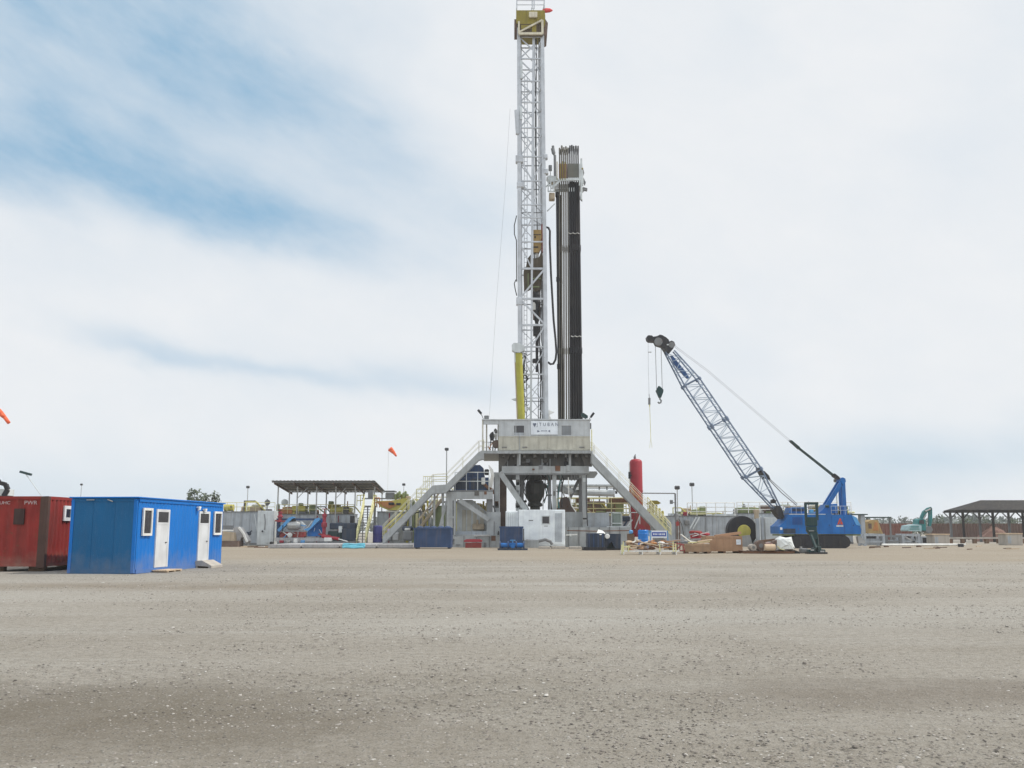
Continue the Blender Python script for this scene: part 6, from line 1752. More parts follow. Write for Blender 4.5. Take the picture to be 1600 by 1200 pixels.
    def pt(c, y): p = at(c[0], c[1], Y); return V(p.x, y, p.z)
    def yy(i, n, f): return ym + (f - ym) * (0.55 if i in (0, n) else 1.0)
    for ch in (lo, hi):
        for f in (yn, yf):
            b = CB()
            for i in range(3): b.tube(pt(ch[i], yy(i, 3, f)), pt(ch[i + 1], yy(i + 1, 3, f)), .07, 6)
            b.build('boom_chord', boomc, t)
    la = CB()
    def P_(ch, s, f):
        i = min(2, int(s)); u = s - i
        return pt(ch[i], yy(i, 3, f)).lerp(pt(ch[i + 1], yy(i + 1, 3, f)), u)
    ss = [0.35, .6, .85, 1.0] + [1 + k / 14 for k in range(1, 14)] + [2.0, 2.2, 2.45, 2.7, 2.95]
    for k, (a, c) in enumerate(zip(ss[:-1], ss[1:])):
        for f in (yn, yf):
            if k % 2: la.tube(P_(lo, a, f), P_(hi, c, f), .032, 5)
            else: la.tube(P_(hi, a, f), P_(lo, c, f), .032, 5)
        for ch in (lo, hi): la.tube(P_(ch, a, yn), P_(ch, c, yf), .028, 5)
        la.tube(P_(lo, a, yn), P_(hi, a, yn), .03, 5)
    la.build('boom_lacing', boomw, t)
    for s in (1.0, 1.55, 2.0):
        for f in (yn, yf):
            j = CB(); j.tube(P_(lo, s - .02, f), P_(lo, s + .02, f), .15, 8).tube(P_(hi, s - .02, f), P_(hi, s + .02, f), .15, 8).tube(P_(lo, s, f), P_(hi, s, f), .06, 6)
            j.build('boom_joint', boomc, t)
    foot = CB().pprism([(1213, 796), (1216, 790), (1222, 790), (1226, 797), (1229, 808), (1225, 811), (1220, 806)], yn - .1, 1.5); foot.build('boom_foot', dark, t)
    CB().pprism([(1209, 781), (1213, 779), (1217, 782), (1215, 786), (1210, 786)], yn, .5).build('boom_roller', dark, t)
    CB().pprism([(1189.5, 733), (1192, 729), (1194, 733), (1199, 735), (1206, 742), (1208.5, 748), (1204, 746.5), (1196.5, 745)], yn + .2, .9).build('luffing_sheave', dark, t)
    CB().pprism([(1051.5, 551.5), (1055, 552), (1075.5, 577), (1081, 586), (1079, 588), (1074, 584), (1057, 564)], ym - .1, .4).build('boom_plate', paint('boom_plate_blue', (.035, .10, .26), .5), t)
    # boom head
    CB().pprism([(1013, 522.5), (1015.5, 520.5), (1021, 521), (1023, 523), (1029, 522), (1033.5, 519.7), (1037, 520.3), (1043.5, 524), (1047.3, 527.5), (1048.5, 530.5), (1052, 529), (1056, 531), (1057.8, 536), (1054, 542.5), (1048, 549.8), (1042, 545), (1037.5, 538), (1033, 536.5), (1028, 535), (1025.5, 530), (1017, 529.5), (1014, 527)], yn + .15, 1.0).build('boom_head', dark, t)
    CB().lathe([(.12, -.07), (.38, -.06), (.38, .06), (.12, .07)], at(1031, 531, Y) + V(0, .85, 0), 14, 'y').lathe([(.1, -.05), (.28, -.05), (.28, .05)], at(1052, 536, Y) + V(0, .85, 0), 14, 'y').build('head_sheave', rigd, t)
    CB().pbox(1042, 537.5, 1046, 539.5, Y + .85, .04).build('head_mark', pale, t)
    # A frame
    ap = (1323, 749)
    for y in (ym - .38, ym + .38):
        fr = CB().bar(pt(ap, y), pt((1298, 790), y), .36, .22, up=(0, 1, 0)).bar(pt(ap, y), pt((1326, 806), y), .34, .22, up=(0, 1, 0)); fr.build('gantry_leg', blue3, t)
    CB().pprism([(1318, 748), (1322, 745), (1326, 747), (1327, 752), (1322, 757)], ym - .55, 1.1).build('gantry_head', blue3, t)
    CB().pprism([(1308, 739.5), (1311, 738.5), (1318, 744), (1320, 748), (1316, 748), (1309, 743)], ym - .3, .6).build('bridle', dark, t)
    r = CB()
    for f in (ym - .25, ym + .25):
        r.path([pt((1056, 535), f), pt((1110, 575), f), pt((1245, 690), f)], .013, 5)
    r.build('boom_pendant', rigd, t)
    r = CB()
    for k in range(4): r.path([pt((1243, 688.5), ym - .3 + .2 * k), pt((1310, 741 + k * .3), ym - .3 + .2 * k)], .035, 5)
    r.pprism([(1240, 686), (1243, 686), (1256, 697), (1255, 700)], ym - .3, .6); r.build('hoist_rope', green, t)
    CB().path([pt((1205, 745), ym), pt((1228, 769), ym), pt((1252, 789), ym)], .045, 5).path([pt((1207, 744), ym + .2), pt((1254, 787), ym + .2)], .03, 5).build('luffing_rope', rigd, t)
    # main hook
    hk = CB()
    for a, c in (((1027.5, 534), (1029.5, 604)), ((1036.5, 537), (1038.5, 604))): hk.tube(pt(a, ym), pt(c, ym), .026, 5)
    hk.build('hook_rope', rigd, t)
    b = CB().pprism([(1028.3, 607), (1032, 600), (1034.5, 600.5), (1040, 606), (1039.5, 610), (1036.5, 618), (1033, 618)], ym - .22, .44).build('hook_block', green, t)
    CB().path([pt((1034.8, 618), ym), pt((1034.8, 620.5), ym), pt((1037, 623), ym), pt((1036, 626), ym), pt((1033.5, 626.8), ym), pt((1031.5, 625), ym)], .075, 8).build('hook', rigd, b)
    b = CB().tube(pt((1018, 618.5), ym), pt((1018, 629), ym), .11, 8).tube(pt((1017.5, 612), ym), pt((1018, 619), ym), .03, 5); bb = b.build('headache_ball', rigd, t)
    CB().path([pt((1016, 527), ym), pt((1016.4, 570), ym), pt((1017.5, 612), ym)], .011, 5).build('auxiliary_rope', rigd, bb)
    CB().pbox(1013.5, 549.5, 1018, 550.4, Y + 1.3, .2).build('limit_weight', steel, bb)
    CB().path([pt((1018.4, 629), ym), pt((1020, 672), ym), pt((1020.3, 682), ym)], .028, 5).path([pt((1020.3, 682), ym), pt((1018.5, 698), ym)], .016, 5).path([pt((1020.3, 682), ym), pt((1022.5, 698), ym)], .016, 5).build('chain_sling', railc, bb)
    CB().tube(pt((1018.3, 629), ym), pt((1018.5, 632), ym), .06).build('swivel', railc, bb)
crane()

def green_stand():
    Y = 65.5
    t = T('tong_stand', 'dark green pipe tong hanging in a tall stand in front of the blue crane', 'pipe tong', (at(1272, 866, Y).x, Y, 0))
    f = MB()
    for px in (1259.5, 1277): f.pbox(px - 1.7, 787, px + 1.7, 813, Y, .15)
    f.pbox(1257.8, 784.5, 1278.7, 788.5, Y - .02, .2); f.build('top_frame', green, t)
    MB().cbox(*[v for v in (at(1266, 790, Y).x, at(1272, 790, Y).x)], Y + .1, Y + .4, at(1268, 802, Y).z, at(1268, 796, Y).z, .05).build('roller', lblue, t)
    MB().pbox(1260, 808, 1277.6, 822, Y + .03, .4, b=.04).build('tong_body', green, t)
    MB().pbox(1261, 822.2, 1277, 831, Y + .05, .35, b=.04).build('tong_jaw', green, t)
    MB().pbox(1264, 829, 1272, 830, Y, .06).build('pale_handle', steel, t)
    MB().pprism([(1262, 831), (1277, 831), (1277, 842), (1271, 843), (1266, 836)], Y + .08, .3).build('lower_plate', green, t)
    l = MB().bar(at(1266, 833, Y + .1), at(1275, 856, Y - .3), .13).bar(at(1275.5, 832, Y + .2), at(1279, 862, Y + .5), .16).bar(at(1272, 850, Y), at(1282, 855, Y), .1); l.build('leg', green, t)
    b = MB()
    for i in range(4): b.cbox(at(1263 + i * 7, 866, Y).x, at(1268.5 + i * 7, 866, Y).x, Y - .2 + .1 * (i % 2), Y + .4, 0, .30 + .10 * (i % 3), .04)
    b.build('base_block', green, t)
    MB().box(at(1262, 866, Y).x, at(1291, 866, Y).x, Y - .3, Y + .6, 0, .12).build('base_plate', dark, t)
    MB().pbox(1267, 858.5, 1272, 860.5, Y - .24, .03).build('pale_mark', steel, t)
    MB().pbox(1282, 860.5, 1288, 863, Y - .26, .05).build('pale_mark', steel, t)
    t = T('grey_block', 'low dark grey block on the gravel left of the green tong stand', 'block', (at(1255, 864, 67).x, 67, 0))
    MB().cbox(at(1252, 864, 67).x, at(1263, 864, 67).x, 67, 67.6, 0, .34, .06).build('block_body', rigd, t)
    MB().tube((at(1254, 864, 67).x, 67.3, .34), (at(1254, 864, 67).x, 67.3, .46), .08).build('cap', steel, t)
green_stand()

# ------------------------------------------------------------------ crates and scrap in front of the crane
def crate(x0, y0, x1, Y, D, label, slats, mt=wood):
    X0, X1, _, Z1 = rect(x0, y0, x1, 864, Y)
    t = T('wooden_crate', label, 'crate', ((X0 + X1) / 2, Y, 0), 'wooden crates by the crane')
    MB().box(X0, X1, Y, Y + D, .13, Z1).build('crate_body', mt, t)
    b = MB()
    for i in range(slats + 1):
        x = X0 + .05 + (X1 - X0 - .1) * i / slats; b.box(x - .05, x + .05, Y - .025, Y, .13, Z1 - .1)
    b.box(X0, X1, Y - .03, Y - .001, Z1 - .1, Z1 + .012).box(X0 - .02, X1 + .02, Y - .03, Y + D + .02, Z1 + .012, Z1 + .04); b.build('batten', mt, t)
    for f in (.08, .5, .92): MB().box(X0 + (X1 - X0) * f - .08, X0 + (X1 - X0) * f + .08, Y, Y + D, 0, .128).build('runner', woodd, t)
    return t, X0, X1, Z1
t, X0, X1, Z1 = crate(1104, 838.5, 1160, 67.5, 1.9, 'large brown plywood crate with a white label on its right end', 4)
MB().pbox(1150.5, 843, 1157.5, 851, 67.43, .012).build('paper_label', signw, t)
MB().pbox(1151.5, 845, 1156.5, 845.7, 67.42, .008).pbox(1151.5, 847.5, 1155.5, 848.1, 67.42, .008).build('label_print', tank, t)
t, X0, X1, Z1 = crate(1071, 851, 1110, 66.2, 1.2, 'low brown crate with loose sticks on top, left of the large crate', 3, paint('plywood_two', (.36, .24, .15), .8, dirt=.3))
def sticks():
    rr = random.Random(9)
    L = [((1064, 835), (1082, 849), 'long pinkish white stick leaning over the low crate'), ((1075, 848), (1109, 846), 'pale stick lying across the low crate'), ((1070, 844), (1108, 850), 'cream stick crossing the low crate at a slant'),
         ((1077, 852), (1107, 847), 'yellowish lath lying on the low crate edge'), ((1090, 846), (1112, 843), 'thin pale lath between the two crates'), ((1107, 839.5), (1136, 835), 'pale board resting on the large crate'), ((1117, 838), (1157, 832.5), 'brown plank sloping up over the large crate')]
    for i, (a, c, lab) in enumerate(L):
        Y = 66.3 + .2 * (i % 3) if i < 5 else 67.9
        big = i == 6
        MB().bar(at(*a, Y), at(*c, Y + .5), .10 if not big else .22, .07 if not big else .18).thing('timber_stick', (pvc, railc, pvc, wood2, wood2, pvc, wood)[i], lab, 'stick', 'loose sticks on the crates')
sticks()
def red_coil():
    Y = 72
    t = T('red_hose_coil', 'stack of coiled red hose behind the low crate', 'hose', (at(1094, 860, Y).x, Y, 0))
    c = at(1094, 860, Y)
    MB().box(c.x - .7, c.x + .7, Y - .6, Y + .6, 0, at(1094, 842, Y).z - .05).build('stand', woodd, t)
    for k in range(4):
        b = MB(); z = at(1094, 840.5 - k * 3.0, Y).z; rx = .62 - .07 * k
        b.path([V(c.x + .1 * k * (-1) ** k + rx * math.cos(a), Y + rx * math.sin(a), z + .03 * math.sin(2 * a)) for a in np.linspace(0, 6.2, 26)], .085, 6)
        b.build('coil', (red, brickred, red, brickred)[k], t)
    MB().bar(at(1082, 838, Y - .7), at(1108, 831, Y - .7), .05).bar(at(1085, 833, Y - .7), at(1104, 838, Y - .7), .05).build('tie', pvc, t)
red_coil()
def blue_barrel():
    Y = 74; c = at(1005, 850, Y)
    t = T('blue_drum', 'bright blue plastic drum behind the scrap rack', 'drum', (c.x, Y, 0))
    zt = at(1005, 828, Y).z; r = 7.8 * Y / 1500
    pr = [(r * .92, 0), (r, .04)]
    for f in (.3, .55, .8): pr += [(r, zt * f - .05), (r * 1.05, zt * f - .02), (r * 1.05, zt * f + .02), (r, zt * f + .05)]
    pr += [(r, zt - .05), (r * .9, zt)]
    MB().lathe(pr, (c.x, Y, 0), 20).build('drum_body', paint('drum_blue', (.015, .20, .62), .35, dirt=.1), t)
    MB().tube((c.x + .1, Y, zt), (c.x + .1, Y, zt + .04), .06).build('bung', dark, t)
    Y = 73; t = T('sign_trestle', 'white trestle board with blue painted letters beside the blue drum', 'sign', (at(1030, 855, Y).x, Y, 0))
    b = MB().pbox(1018, 829, 1042, 840.5, Y, .05).build('board', signw, t)
    MB().pbox(1018.6, 831.4, 1041, 838, Y - .012, .01).build('blue_band', paint('sign_blue', (.05, .10, .42), .5), b)
    k = MB()
    for x0_, x1_ in ((1020.5, 1022.3), (1023, 1024.6), (1025.4, 1027.2), (1029, 1030.6), (1031.3, 1033.2), (1034, 1035.6), (1036.4, 1039)): k.pbox(x0_, 833.4, x1_, 836, Y - .02, .008)
    k.build('faded_lettering', signw, b)
    f = MB()
    for px in (1017, 1043): f.bar(at(px, 829, Y + .1), at(px + (1 if px > 1030 else -1), 856, Y + .1), .07)
    f.pbox(1013, 828, 1015, 838, Y + .3, .05); f.build('leg', lblue, t)
    t = T('pump_stand', 'small pale cap on a grey pump stand left of the blue drum', 'pump', (at(985, 855, 74).x, 74, 0))
    MB().lathe([(.10, .0), (.15, .06), (.16, .2), (.08, .28)], at(986, 834, 74), 12).build('cap', lblue, t)
    MB().pbox(981, 834, 991, 858, 74, .5, ground=True).build('stand', woodd, t)
blue_barrel()
def scrap_rack():
    Y = 63.5
    t = T('scrap_rack', 'wheeled steel rack heaped with timber, sacks and scrap left of the crates', 'rack', (at(1018, 867, Y).x, Y, 0))
    f = MB(); xa, xb = at(974, 866, Y).x, at(1062, 866, Y).x
    f.box(xa, xb, Y, Y + .08, .18, .28).box(xa, xb, Y + 1.5, Y + 1.58, .18, .28)
    for px in (974, 1003, 1031, 1056): f.box(at(px, 866, Y).x, at(px, 866, Y).x + .07, Y - .02, Y + 1.6, 0, .18)
    f.build('frame', pvc, t)
    for px, y0 in ((974, 846), (982, 852), (1031, 849), (1052, 846), (1056, 850)):
        MB().pbox(px - .8, y0, px + .8, 862, Y - .05, .07).build('upright', railc, t)
    MB().pbox(974, 853, 985, 855.5, Y - .06, .06).pbox(971, 851, 973.4, 866, Y + .3, .1).build('end_rail', railc, t)
    rr = random.Random(31)
    mats_ = [(wood2, 'pale'), (woodd, 'dark'), (orange, 'orange brown'), (brown, 'dull brown'), (rustm, 'rusty'), (wood, 'tan'), (pvc, 'whitish')]
    for i in range(60):
        mt, cn = mats_[i % 7]
        px = rr.uniform(982, 1052); py = rr.uniform(845, 862); Yp = Y + rr.uniform(.1, 1.4)
        a = at(px, py, Yp); l = rr.uniform(.35, 1.1); an = rr.uniform(-.35, .35)
        if i % 6 == 0:
            MB().ball((a.x, Yp, max(.4, a.z)), .17, 9, (1.5, 1, .6)).thing('scrap_sack', mt, cn + ' sack heaped on the scrap rack', 'sack', 'sacks on the scrap rack')
        else:
            MB().bar(a + V(-l / 2, -.1, -an * l / 2), a + V(l / 2, .15, an * l / 2), rr.uniform(.05, .13), rr.uniform(.03, .08)).thing('scrap_piece', mt, cn + ' scrap board heaped on the scrap rack', 'scrap', 'boards on the scrap rack')
    # pale loose frame and pipes right of the rack
    t = T('pipe_bundle', 'pale steel tube frame between the scrap rack and the low crate', 'frame', (at(1063, 860, 66).x, 66, 0))
    g = MB(); q = [at(1055, 861, 66), at(1066, 850, 66), at(1070, 860, 66)]
    g.tube(q[0], q[1], .04).tube(q[1], q[2], .04).tube(q[0], q[2], .04).tube(at(1057, 849, 66), at(1069, 851, 66), .035).tube(q[2], q[2] + V(0, .3, -q[2].z), .03).tube(q[0], q[0] + V(0, .3, -q[0].z), .03)
    g.build('tube_frame', brickred, t)
    t = T('grey_plank', 'long grey green plank on props behind the low crate', 'plank', (at(1075, 858, 70).x, 70, 0))
    MB().bar(at(1050, 845, 70), at(1104, 842, 70), .2, .14).build('plank_body', mat_grey, t)
    for px in (1056, 1098): MB().pbox(px - 1, 845, px + 1, 862, 70, .1, ground=True).build('prop', woodd, t)
    t = T('rusty_post', 'rusty pipe post with red rags behind the scrap rack', 'post', (at(1058, 850, 78).x, 78, 0))
    MB().tube(V(at(1058, 850, 78).x, 78, 0), at(1058, 812, 78), .06).tube(V(at(1062, 850, 78).x, 78, 0), at(1062, 815, 78), .05).build('pipe', brown, t)
    MB().pprism([(1056, 816), (1060, 814), (1062, 821), (1057, 822)], 77.9, .15).build('rag', brickred, t)
scrap_rack()
def roll_skid():
    Y = 66
    t = T('steel_skid', 'rusty low skid right of the large crate', 'skid', (at(1200, 866, Y).x, Y, 0))
    xa, xb = at(1162, 866, Y).x, at(1242, 866, Y).x
    MB().box(xa, xb, Y, Y + .14, .02, .16).box(xa, xb, Y + 1.3, Y + 1.44, .02, .16).build('runner', rustm, t)
    d = MB()
    for i in range(7): x = xa + (xb - xa - .2) * i / 6; d.box(x, x + .2, Y - .05, Y + 1.5, .162, .20)
    d.build('cross_bar', brown, t)
    grp = 'brown rolls on the rusty skid'
    for i, (px, r, lab) in enumerate(((1189, .34, 'brown steel roll at the middle of the rusty skid'), (1203, .28, 'pinkish brown roll behind the pale drum on the skid'), (1215, .36, 'brown roll leaning on the white sack'), (1177, .22, 'small pale brown roll at the left of the skid'))):
        c = at(px, 855, Y + .3); c.z = .2 + r
        o = T('steel_roll', lab, 'roll', (c.x, c.y, .2), grp)
        MB().lathe([(r * .45, -.08), (r, -.06), (r, .7), (r * .45, .72)], c, 18, 'y').build('roll_body', (brown, paint('pink_brown', (.34, .22, .20), .7), brown, concrete)[i], o)
        MB().lathe([(r * .3, -.1), (r * .44, -.1), (r * .44, .2)], c, 12, 'y').build('core', rigd, o)
    t = T('pale_drum', 'short pale drum lying at the front of the rusty skid', 'drum', (at(1203, 860, Y - .1).x, Y - .1, .2))
    c = at(1203, 860, Y - .1); c.z = .2 + .22; MB().lathe([(.18, -.36), (.22, -.34), (.22, .34), (.18, .36)], c, 16, 'x').build('drum_body', wood2, t)
    MB().path([c + V(.5, 0, .1), c + V(.7, 0, -.1), c + V(1.0, 0, -.17)], .03).build('strap', railc, t)
    # white wrapped sack
    rs = np.random.RandomState(2)
    b = MB(); out = [(1212, 861), (1213, 842), (1218, 838.5), (1228, 839.5), (1236, 839.5), (1238, 848), (1242, 856), (1240, 861)]
    n = len(out)
    ring0 = [at(x, y, Y + .3) for x, y in out]; ctr = sum(ring0, V(0, 0, 0)) / n
    rings = []
    for k, (f, dy) in enumerate(((.25, -.42), (.72, -.32), (1, 0), (.95, .5), (.6, .75))):
        rings.append([ctr + (p - ctr) * f * (1 + rs.uniform(-.1, .1)) + V(0, dy + rs.uniform(-.06, .06), 0) for p in ring0])
    b.add([p for r_ in rings for p in r_], [(j * n + i, j * n + (i + 1) % n, (j + 1) * n + (i + 1) % n, (j + 1) * n + i) for j in range(4) for i in range(n)] + [tuple(range(n)), tuple(range(5 * n - 1, 4 * n - 1, -1))])
    b.v = [(x, y, max(z, .2)) for x, y, z in b.v]
    b.thing('white_sack', paint('white_wrap', (.78, .80, .78), .6, dirt=.2, bump=.05, bscale=5), 'bulky white wrapped sack at the right end of the rusty skid', 'sack')
    MB().bar(at(1186, 846, Y + 1.2), at(1214, 843, Y + 1.2), .3, .16).thing('dark_plate', woodd, 'dark plank lying over the rolls on the rusty skid', 'plank')
    MB().prism([(at(1236, 860, Y).x, .0), (at(1252, 860, Y).x, .0), (at(1250, 860, Y).x, .14), (at(1240, 860, Y).x, .3)], Y + .3, Y + 1.2).thing('dark_slab', dark, 'dark wedge of plate at the right end of the rusty skid', 'slab')
roll_skid()

# ------------------------------------------------------------------ far right: excavator, tractor, sheds, pipe stacks
def excavator():
    Y = 118
    t = T('excavator', 'teal tracked excavator with its arm folded in an arch', 'excavator', (at(1442, 840, Y).x, Y, 0))
    MB().pprism([(1419, 828), (1421, 821), (1434, 819), (1440, 821), (1440, 830), (1420, 830)], Y, 2.4).build('engine_house', tealw, t)
    MB().pbox(1423, 822.5, 1436, 824, Y - .05, .05).pbox(1422, 826, 1437, 827.2, Y - .05, .05).build('stripe', teal, t)
    MB().pprism([(1434, 829), (1435, 812), (1439, 810), (1446, 812), (1447, 829)], Y + .4, 1.6).build('cab', teal, t)
    MB().pprism([(1436, 818), (1437, 813), (1440, 812), (1444, 813), (1444, 819)], Y + .34, .06).build('cab_window', glass, t)
    def seg(a, c, w, nm): MB().bar(at(*a, Y + 1), at(*c, Y + 1), w, .5, up=(0, 1, 0)).build(nm, teal, t)
    MB().pprism([(1439, 824), (1439, 808), (1443, 799), (1450, 793.5), (1455, 792), (1456.5, 796), (1449, 801), (1445, 806), (1444, 824)], Y + .8, .45).build('boom', teal, t)
    MB().pprism([(1452, 793), (1456.5, 794), (1457, 812), (1455, 822), (1451.5, 824), (1452, 808)], Y + .8, .4).build('stick', teal, t)
    MB().tube(at(1446, 799, Y + .7), at(1454, 795, Y + .7), .1).tube(at(1441, 815, Y + .7), at(1447, 804, Y + .7), .09).build('ram', steel, t)
    MB().pprism([(1446, 824), (1455, 822), (1458, 828), (1454, 834), (1447, 831)], Y + .5, 1.1).build('bucket', rigd, t)
    for y in (Y, Y + 1.9):
        MB().prism([(at(1420, 840, Y).x + .3, 0), (at(1448, 840, Y).x - .3, 0), (at(1448, 840, Y).x, .45), (at(1448, 840, Y).x - .3, .85), (at(1420, 840, Y).x + .3, .85), (at(1420, 840, Y).x, .45)], y, y + .5).build('crawler_track', black, t)
excavator()
def tractor():
    Y = 112
    t = T('loader_tractor', 'orange tan loader with a sloped bonnet between the crane and the excavator', 'loader', (at(1366, 842, Y).x, Y, 0))
    MB().pprism([(1357, 833), (1357.5, 815), (1362, 812), (1372, 813), (1376, 825), (1380, 834)], Y, 1.8).build('body', paint('loader_tan', (.44, .30, .13), .6, dirt=.4), t)
    MB().pprism([(1364, 829), (1367, 816), (1371, 816), (1373, 829)], Y - .05, .05).build('side_panel', orange, t)
    MB().pbox(1357, 818, 1362, 826, Y - .05, .05).build('grille', brown, t)
    for px in (1360, 1375):
        c = at(px, 838, Y); MB().lathe([(.25, -.2), (.55, -.2), (.6, -.1), (.6, .3), (.25, .3)], (c.x, Y, .6), 16, 'y').build('wheel', black, t)
tractor()
def flat_roofs():
    for (x0, x1, yt, Y, lab, px) in ((1327, 1356, 803, 104, 'small dark flat canopy just right of the crane house', (1350,)), (1354, 1393, 807.5, 116, 'thin dark roof line above the orange loader', (1356, 1392))):
        X0, X1, Z0, Z1 = rect(x0, yt, x1, yt + 1.6, Y)
        t = T('flat_canopy', lab, 'canopy', ((X0 + X1) / 2, Y, 0))
        MB().box(X0, X1, Y, Y + 2, Z0, Z1).build('roof', green, t)
        for p in px: MB().pbox(p - 1, yt + 2, p + 1.2, 850, Y + .4, .2, ground=True).build('post', rigd, t)
        if x0 == 1327: MB().pbox(1346, 805, 1352, 838, Y + .2, .9, ground=True).build('cabinet', tank, t)
flat_roofs()
def shed():
    Yf, Yr, Yb = 132, 134.5, 137
    t = T('open_shed', 'open sided shed with a dark hipped roof on braced posts', 'shed', (at(1560, 845, Yf).x, Yf, 0))
    e0 = at(1500, 796.8, Yf); X0 = e0.x; ze = e0.z; X1 = X0 + 30
    rg = at(1532, 781.5, Yr); zr = rg.z; xr0 = rg.x; xr1 = X1 - (xr0 - X0)
    th = .12
    v = [(X0, Yf, ze), (X1, Yf, ze), (X1, Yb, ze), (X0, Yb, ze), (xr0, Yr, zr), (xr1, Yr, zr)]
    v2 = [(a, b_, c - th) for a, b_, c in v]
    fs = [(0, 1, 5, 4), (1, 2, 5), (2, 3, 4, 5), (3, 0, 4)]
    b = MB(); b.add(v, fs); b.add(v2, fs); b.box(X0, X1, Yf - .02, Yf + .05, ze - .3, ze + .02).box(X0, X1, Yb - .05, Yb + .02, ze - .3, ze + .02).box(X0 - .02, X0 + .05, Yf + .05, Yb - .05, ze - .3, ze + .02); b.build('roof', roofm, t)
    for k, y in enumerate((Yf + .6, Yb - .6)):
        for i in range(8):
            x = X0 + .6 + i * 4.1 + .0 * k
            p = MB().box(x - .13, x + .13, y - .13, y + .13, 0, ze - .02); p.bar((x, y, ze - 1.2), (x - 1.0, y, ze - .15), .13).bar((x, y, ze - 1.2), (x + 1.0, y, ze - .15), .13)
            p.build('post', roofm if k == 0 else rigd, t)
shed()
def pipe_stacks():
    def fence(x0, x1, yt, Y, label, mt):
        X0, X1, _, Z1 = rect(x0, yt, x1, 845, Y)
        t = T('rusty_fence', label, 'fence', ((X0 + X1) / 2, Y, 0), 'rusty sheet fences at the back of the yard')
        b = MB(); corrugated(b, (X0, Y), (X1, Y), .1, Z1, (0, -1), .5, .09); b.build('sheet', mt, t)
        p = MB(); n = int((X1 - X0) / 3)
        for i in range(n + 1): x = X0 + (X1 - X0) * i / n; p.box(x - .08, x + .08, Y + .02, Y + .18, 0, Z1 + .1)
        p.box(X0, X1, Y + .02, Y + .1, Z1 - .3, Z1 - .2); p.build('post', brown, t)
    fence(1376, 1425, 818, 150, 'reddish rusty sheet fence between the loader and the excavator', paint('red_rust', (.20, .085, .065), .8, dirt=.4, rust=.1))
    fence(1452, 1760, 818, 160, 'long dark rusty sheet fence behind the open shed', paint('dark_rust', (.125, .075, .06), .85, dirt=.4, rust=.2))
    # tapered pile of soil
    rs = np.random.RandomState(4); c = at(1553, 842, 140)
    b = MB(); n = 16; pr = [(2.6, 0), (2.0, .7), (1.2, 1.5), (.5, 2.0), (.05, 2.15)]
    b.lathe(pr, (c.x, 140, 0), n); b.v = [(x + rs.uniform(-.12, .12), y + rs.uniform(-.12, .12), max(0, z + rs.uniform(-.1, .1))) for x, y, z in b.v]
    b.thing('soil_heap', paint('heap_soil', (.24, .14, .11), .95, dirt=.3, bump=.1, bscale=6), 'brown heap of soil in front of the rusty fence under the shed', 'heap')
    for (x0, y0, x1, Y, D, lab) in ((1459, 834, 1484, 100, 1.8, 'square concrete block left of the long low beam'), (1573, 833, 1598, 104, 1.9, 'square concrete block under the right part of the shed')):
        X0, X1, _, Z1 = rect(x0, y0, x1, 850, Y)
        t = T('concrete_block', lab, 'block', ((X0 + X1) / 2, Y, 0), 'concrete blocks by the open shed')
        MB().cbox(X0, X1, Y, Y + D, 0, Z1 - .12, .04).build('block_body', concrete, t)
        MB().box(X0 - .15, X1 + .02, Y - .05, Y + D + .1, Z1 - .118, Z1).build('cap_slab', wood2, t)
        MB().pbox(x0 + 2, y0 + 5, x0 + 7, 849, Y - .02, .03).build('worn_face', tank, t)
    b = MB(); X0, X1 = at(1484, 845, 118).x, at(1640, 845, 118).x
    b.box(X0, X1, 118, 118.5, .55, .75).build
    t = T('low_beam', 'long pale low beam on short dark props in front of the open shed', 'beam', ((X0 + X1) / 2, 118, 0))
    b.build('beam_body', concrete, t)
    for i in range(9): x = X0 + .2 + (X1 - X0 - .4) * i / 8; MB().box(x - .2, x + .2, 118.05, 118.45, 0, .548).build('prop', woodd, t)
    t = T('long_pipe', 'long thin pale pipe on the ground right of the crane', 'pipe', (at(1450, 853, 92).x, 92, 0))
    MB().tube(V(at(1378, 852, 92).x, 92, .22), V(at(1520, 852, 92).x, 93.5, .22), .10, 8).build('pipe_run', pvc, t)
    for px in (1385, 1440, 1512): MB().box(at(px, 852, 92).x - .15, at(px, 852, 92).x + .15, 91.8 + (px - 1385) * .011, 92.3 + (px - 1385) * .011, 0, .118).build('sleeper', woodd, t)
    MB().cbox(at(1514, 853, 91).x, at(1521, 853, 91).x, 92.9, 93.3, 0, .3, .03).thing('dark_stop', dark, 'small dark block at the right end of the long thin pipe', 'block')
    # grey skid frames right of the crane
    def frame(x0, x1, y0, Y, lab, diag, mt):
        X0, X1, _, Z1 = rect(x0, y0, x1, 852, Y)
        t = T('steel_rack', lab, 'frame', ((X0 + X1) / 2, Y, 0), 'grey steel frames on the ground right of the crane')
        b = MB()
        for x in (X0 + .12, X1 - .12): b.box(x - .12, x + .12, Y, Y + .24, 0, Z1 - .24).box(x - .12, x + .12, Y + 1.6, Y + 1.84, 0, Z1 - .24)
        b.build('post', mt, t)
        for bx in ((X0, X1, Y - .02, Y + .26, Z1 - .238, Z1), (X0, X1, Y + 1.58, Y + 1.86, Z1 - .238, Z1), (X0 + .24, X1 - .24, Y + .04, Y + .2, .35, .5)): MB().box(*bx).build('rail', mt, t)
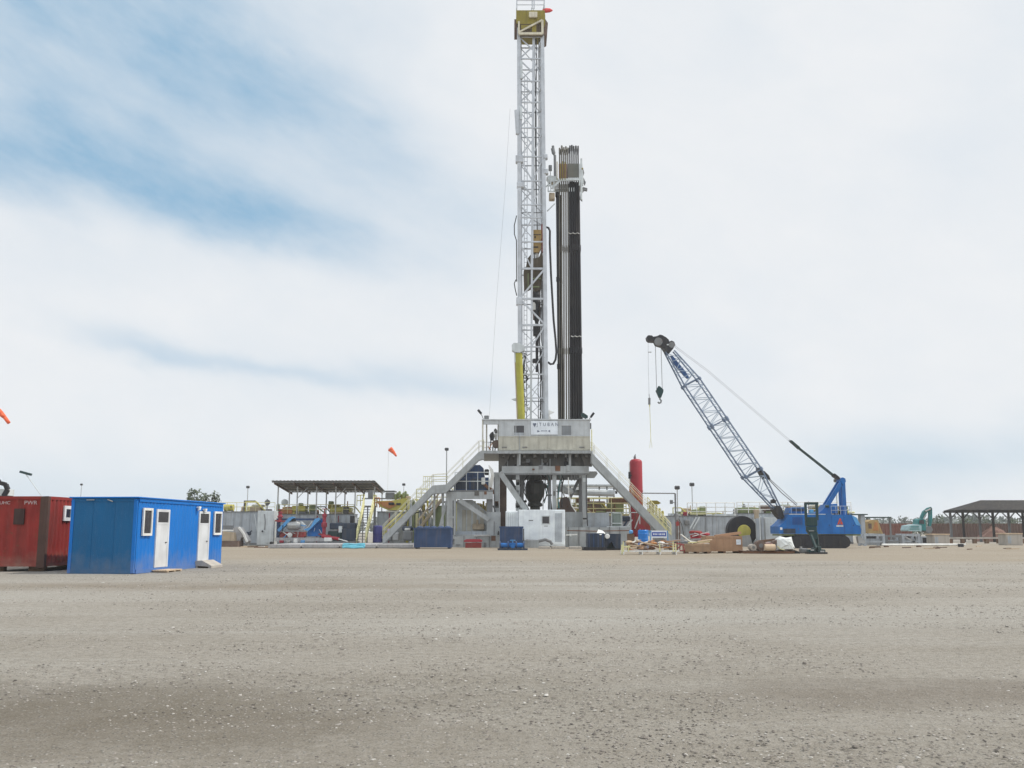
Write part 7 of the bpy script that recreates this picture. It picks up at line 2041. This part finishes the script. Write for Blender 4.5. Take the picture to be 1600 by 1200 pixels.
        if diag: MB().bar((X0 + .3, Y + .12, Z1 - .3), (X1 - .3, Y + .12, .2), .16, .16).build('brace', steel, t)
        MB().box(X0 + .3, X1 - .3, Y + .6, Y + 1.2, .08, Z1 - .5).build('inner_box', tank, t)
    frame(1350, 1383, 834, 99, 'grey steel frame nearest the crane with a pale inner box', False, tank)
    frame(1384, 1409, 836, 100, 'middle grey steel frame of the row right of the crane', False, rigd)
    frame(1410, 1438, 834, 101, 'grey steel frame with a diagonal brace below the excavator', True, tank)
    MB().pprism([(1340, 838), (1346, 840), (1353, 846), (1350, 849), (1342, 849)], 88.5, .5).thing('grey_scrap', steel, 'bent grey plate on the ground behind the crane track', 'plate')
    t = T('concrete_culvert', 'grey concrete box with an open end left of the square concrete block', 'culvert', (at(1450, 850, 104).x, 104, 0))
    MB().pbox(1440, 838, 1458, 849, 104, 1.5, ground=True).build('culvert_body', tank, t)
    MB().pbox(1442, 840, 1450, 848, 103.96, .04).build('opening', dark, t)
    for k in range(14):
        rr = random.Random(k + 60); px = rr.uniform(1340, 1590); Yp = rr.uniform(78, 96)
        c = at(px, 855, Yp); c.z = .04
        l = rr.uniform(.3, 1.0); a = rr.uniform(-.6, .6)
        MB().bar(c, c + V(l * math.cos(a), l * math.sin(a), .02), .12, .07).thing('scrap_stick', (woodd, brown, wood2)[k % 3], ('dark', 'brown', 'pale')[k % 3] + ' stick lying on the soil right of the crane', 'stick', 'sticks on the soil right of the crane')
pipe_stacks()

# ------------------------------------------------------------------ haze over the yard
def haze():
    b = MB().box(-905, 905, -205, 905, -1.0, 58.5)
    mt = bpy.data.materials.new('haze_air'); mt.use_nodes = True
    nt = mt.node_tree; nt.nodes.clear()
    o = nt.nodes.new('ShaderNodeOutputMaterial'); v = nt.nodes.new('ShaderNodeVolumePrincipled')
    v.inputs['Color'].default_value = (.97, .985, 1.0, 1); v.inputs['Density'].default_value = HAZE
    nt.links.new(v.outputs[0], o.inputs['Volume'])
    ob = b.build('haze', mt, None, origin=(0, 0, 0)); ob['kind'] = 'stuff'
HAZE = 0.00032
if HAZE: haze()
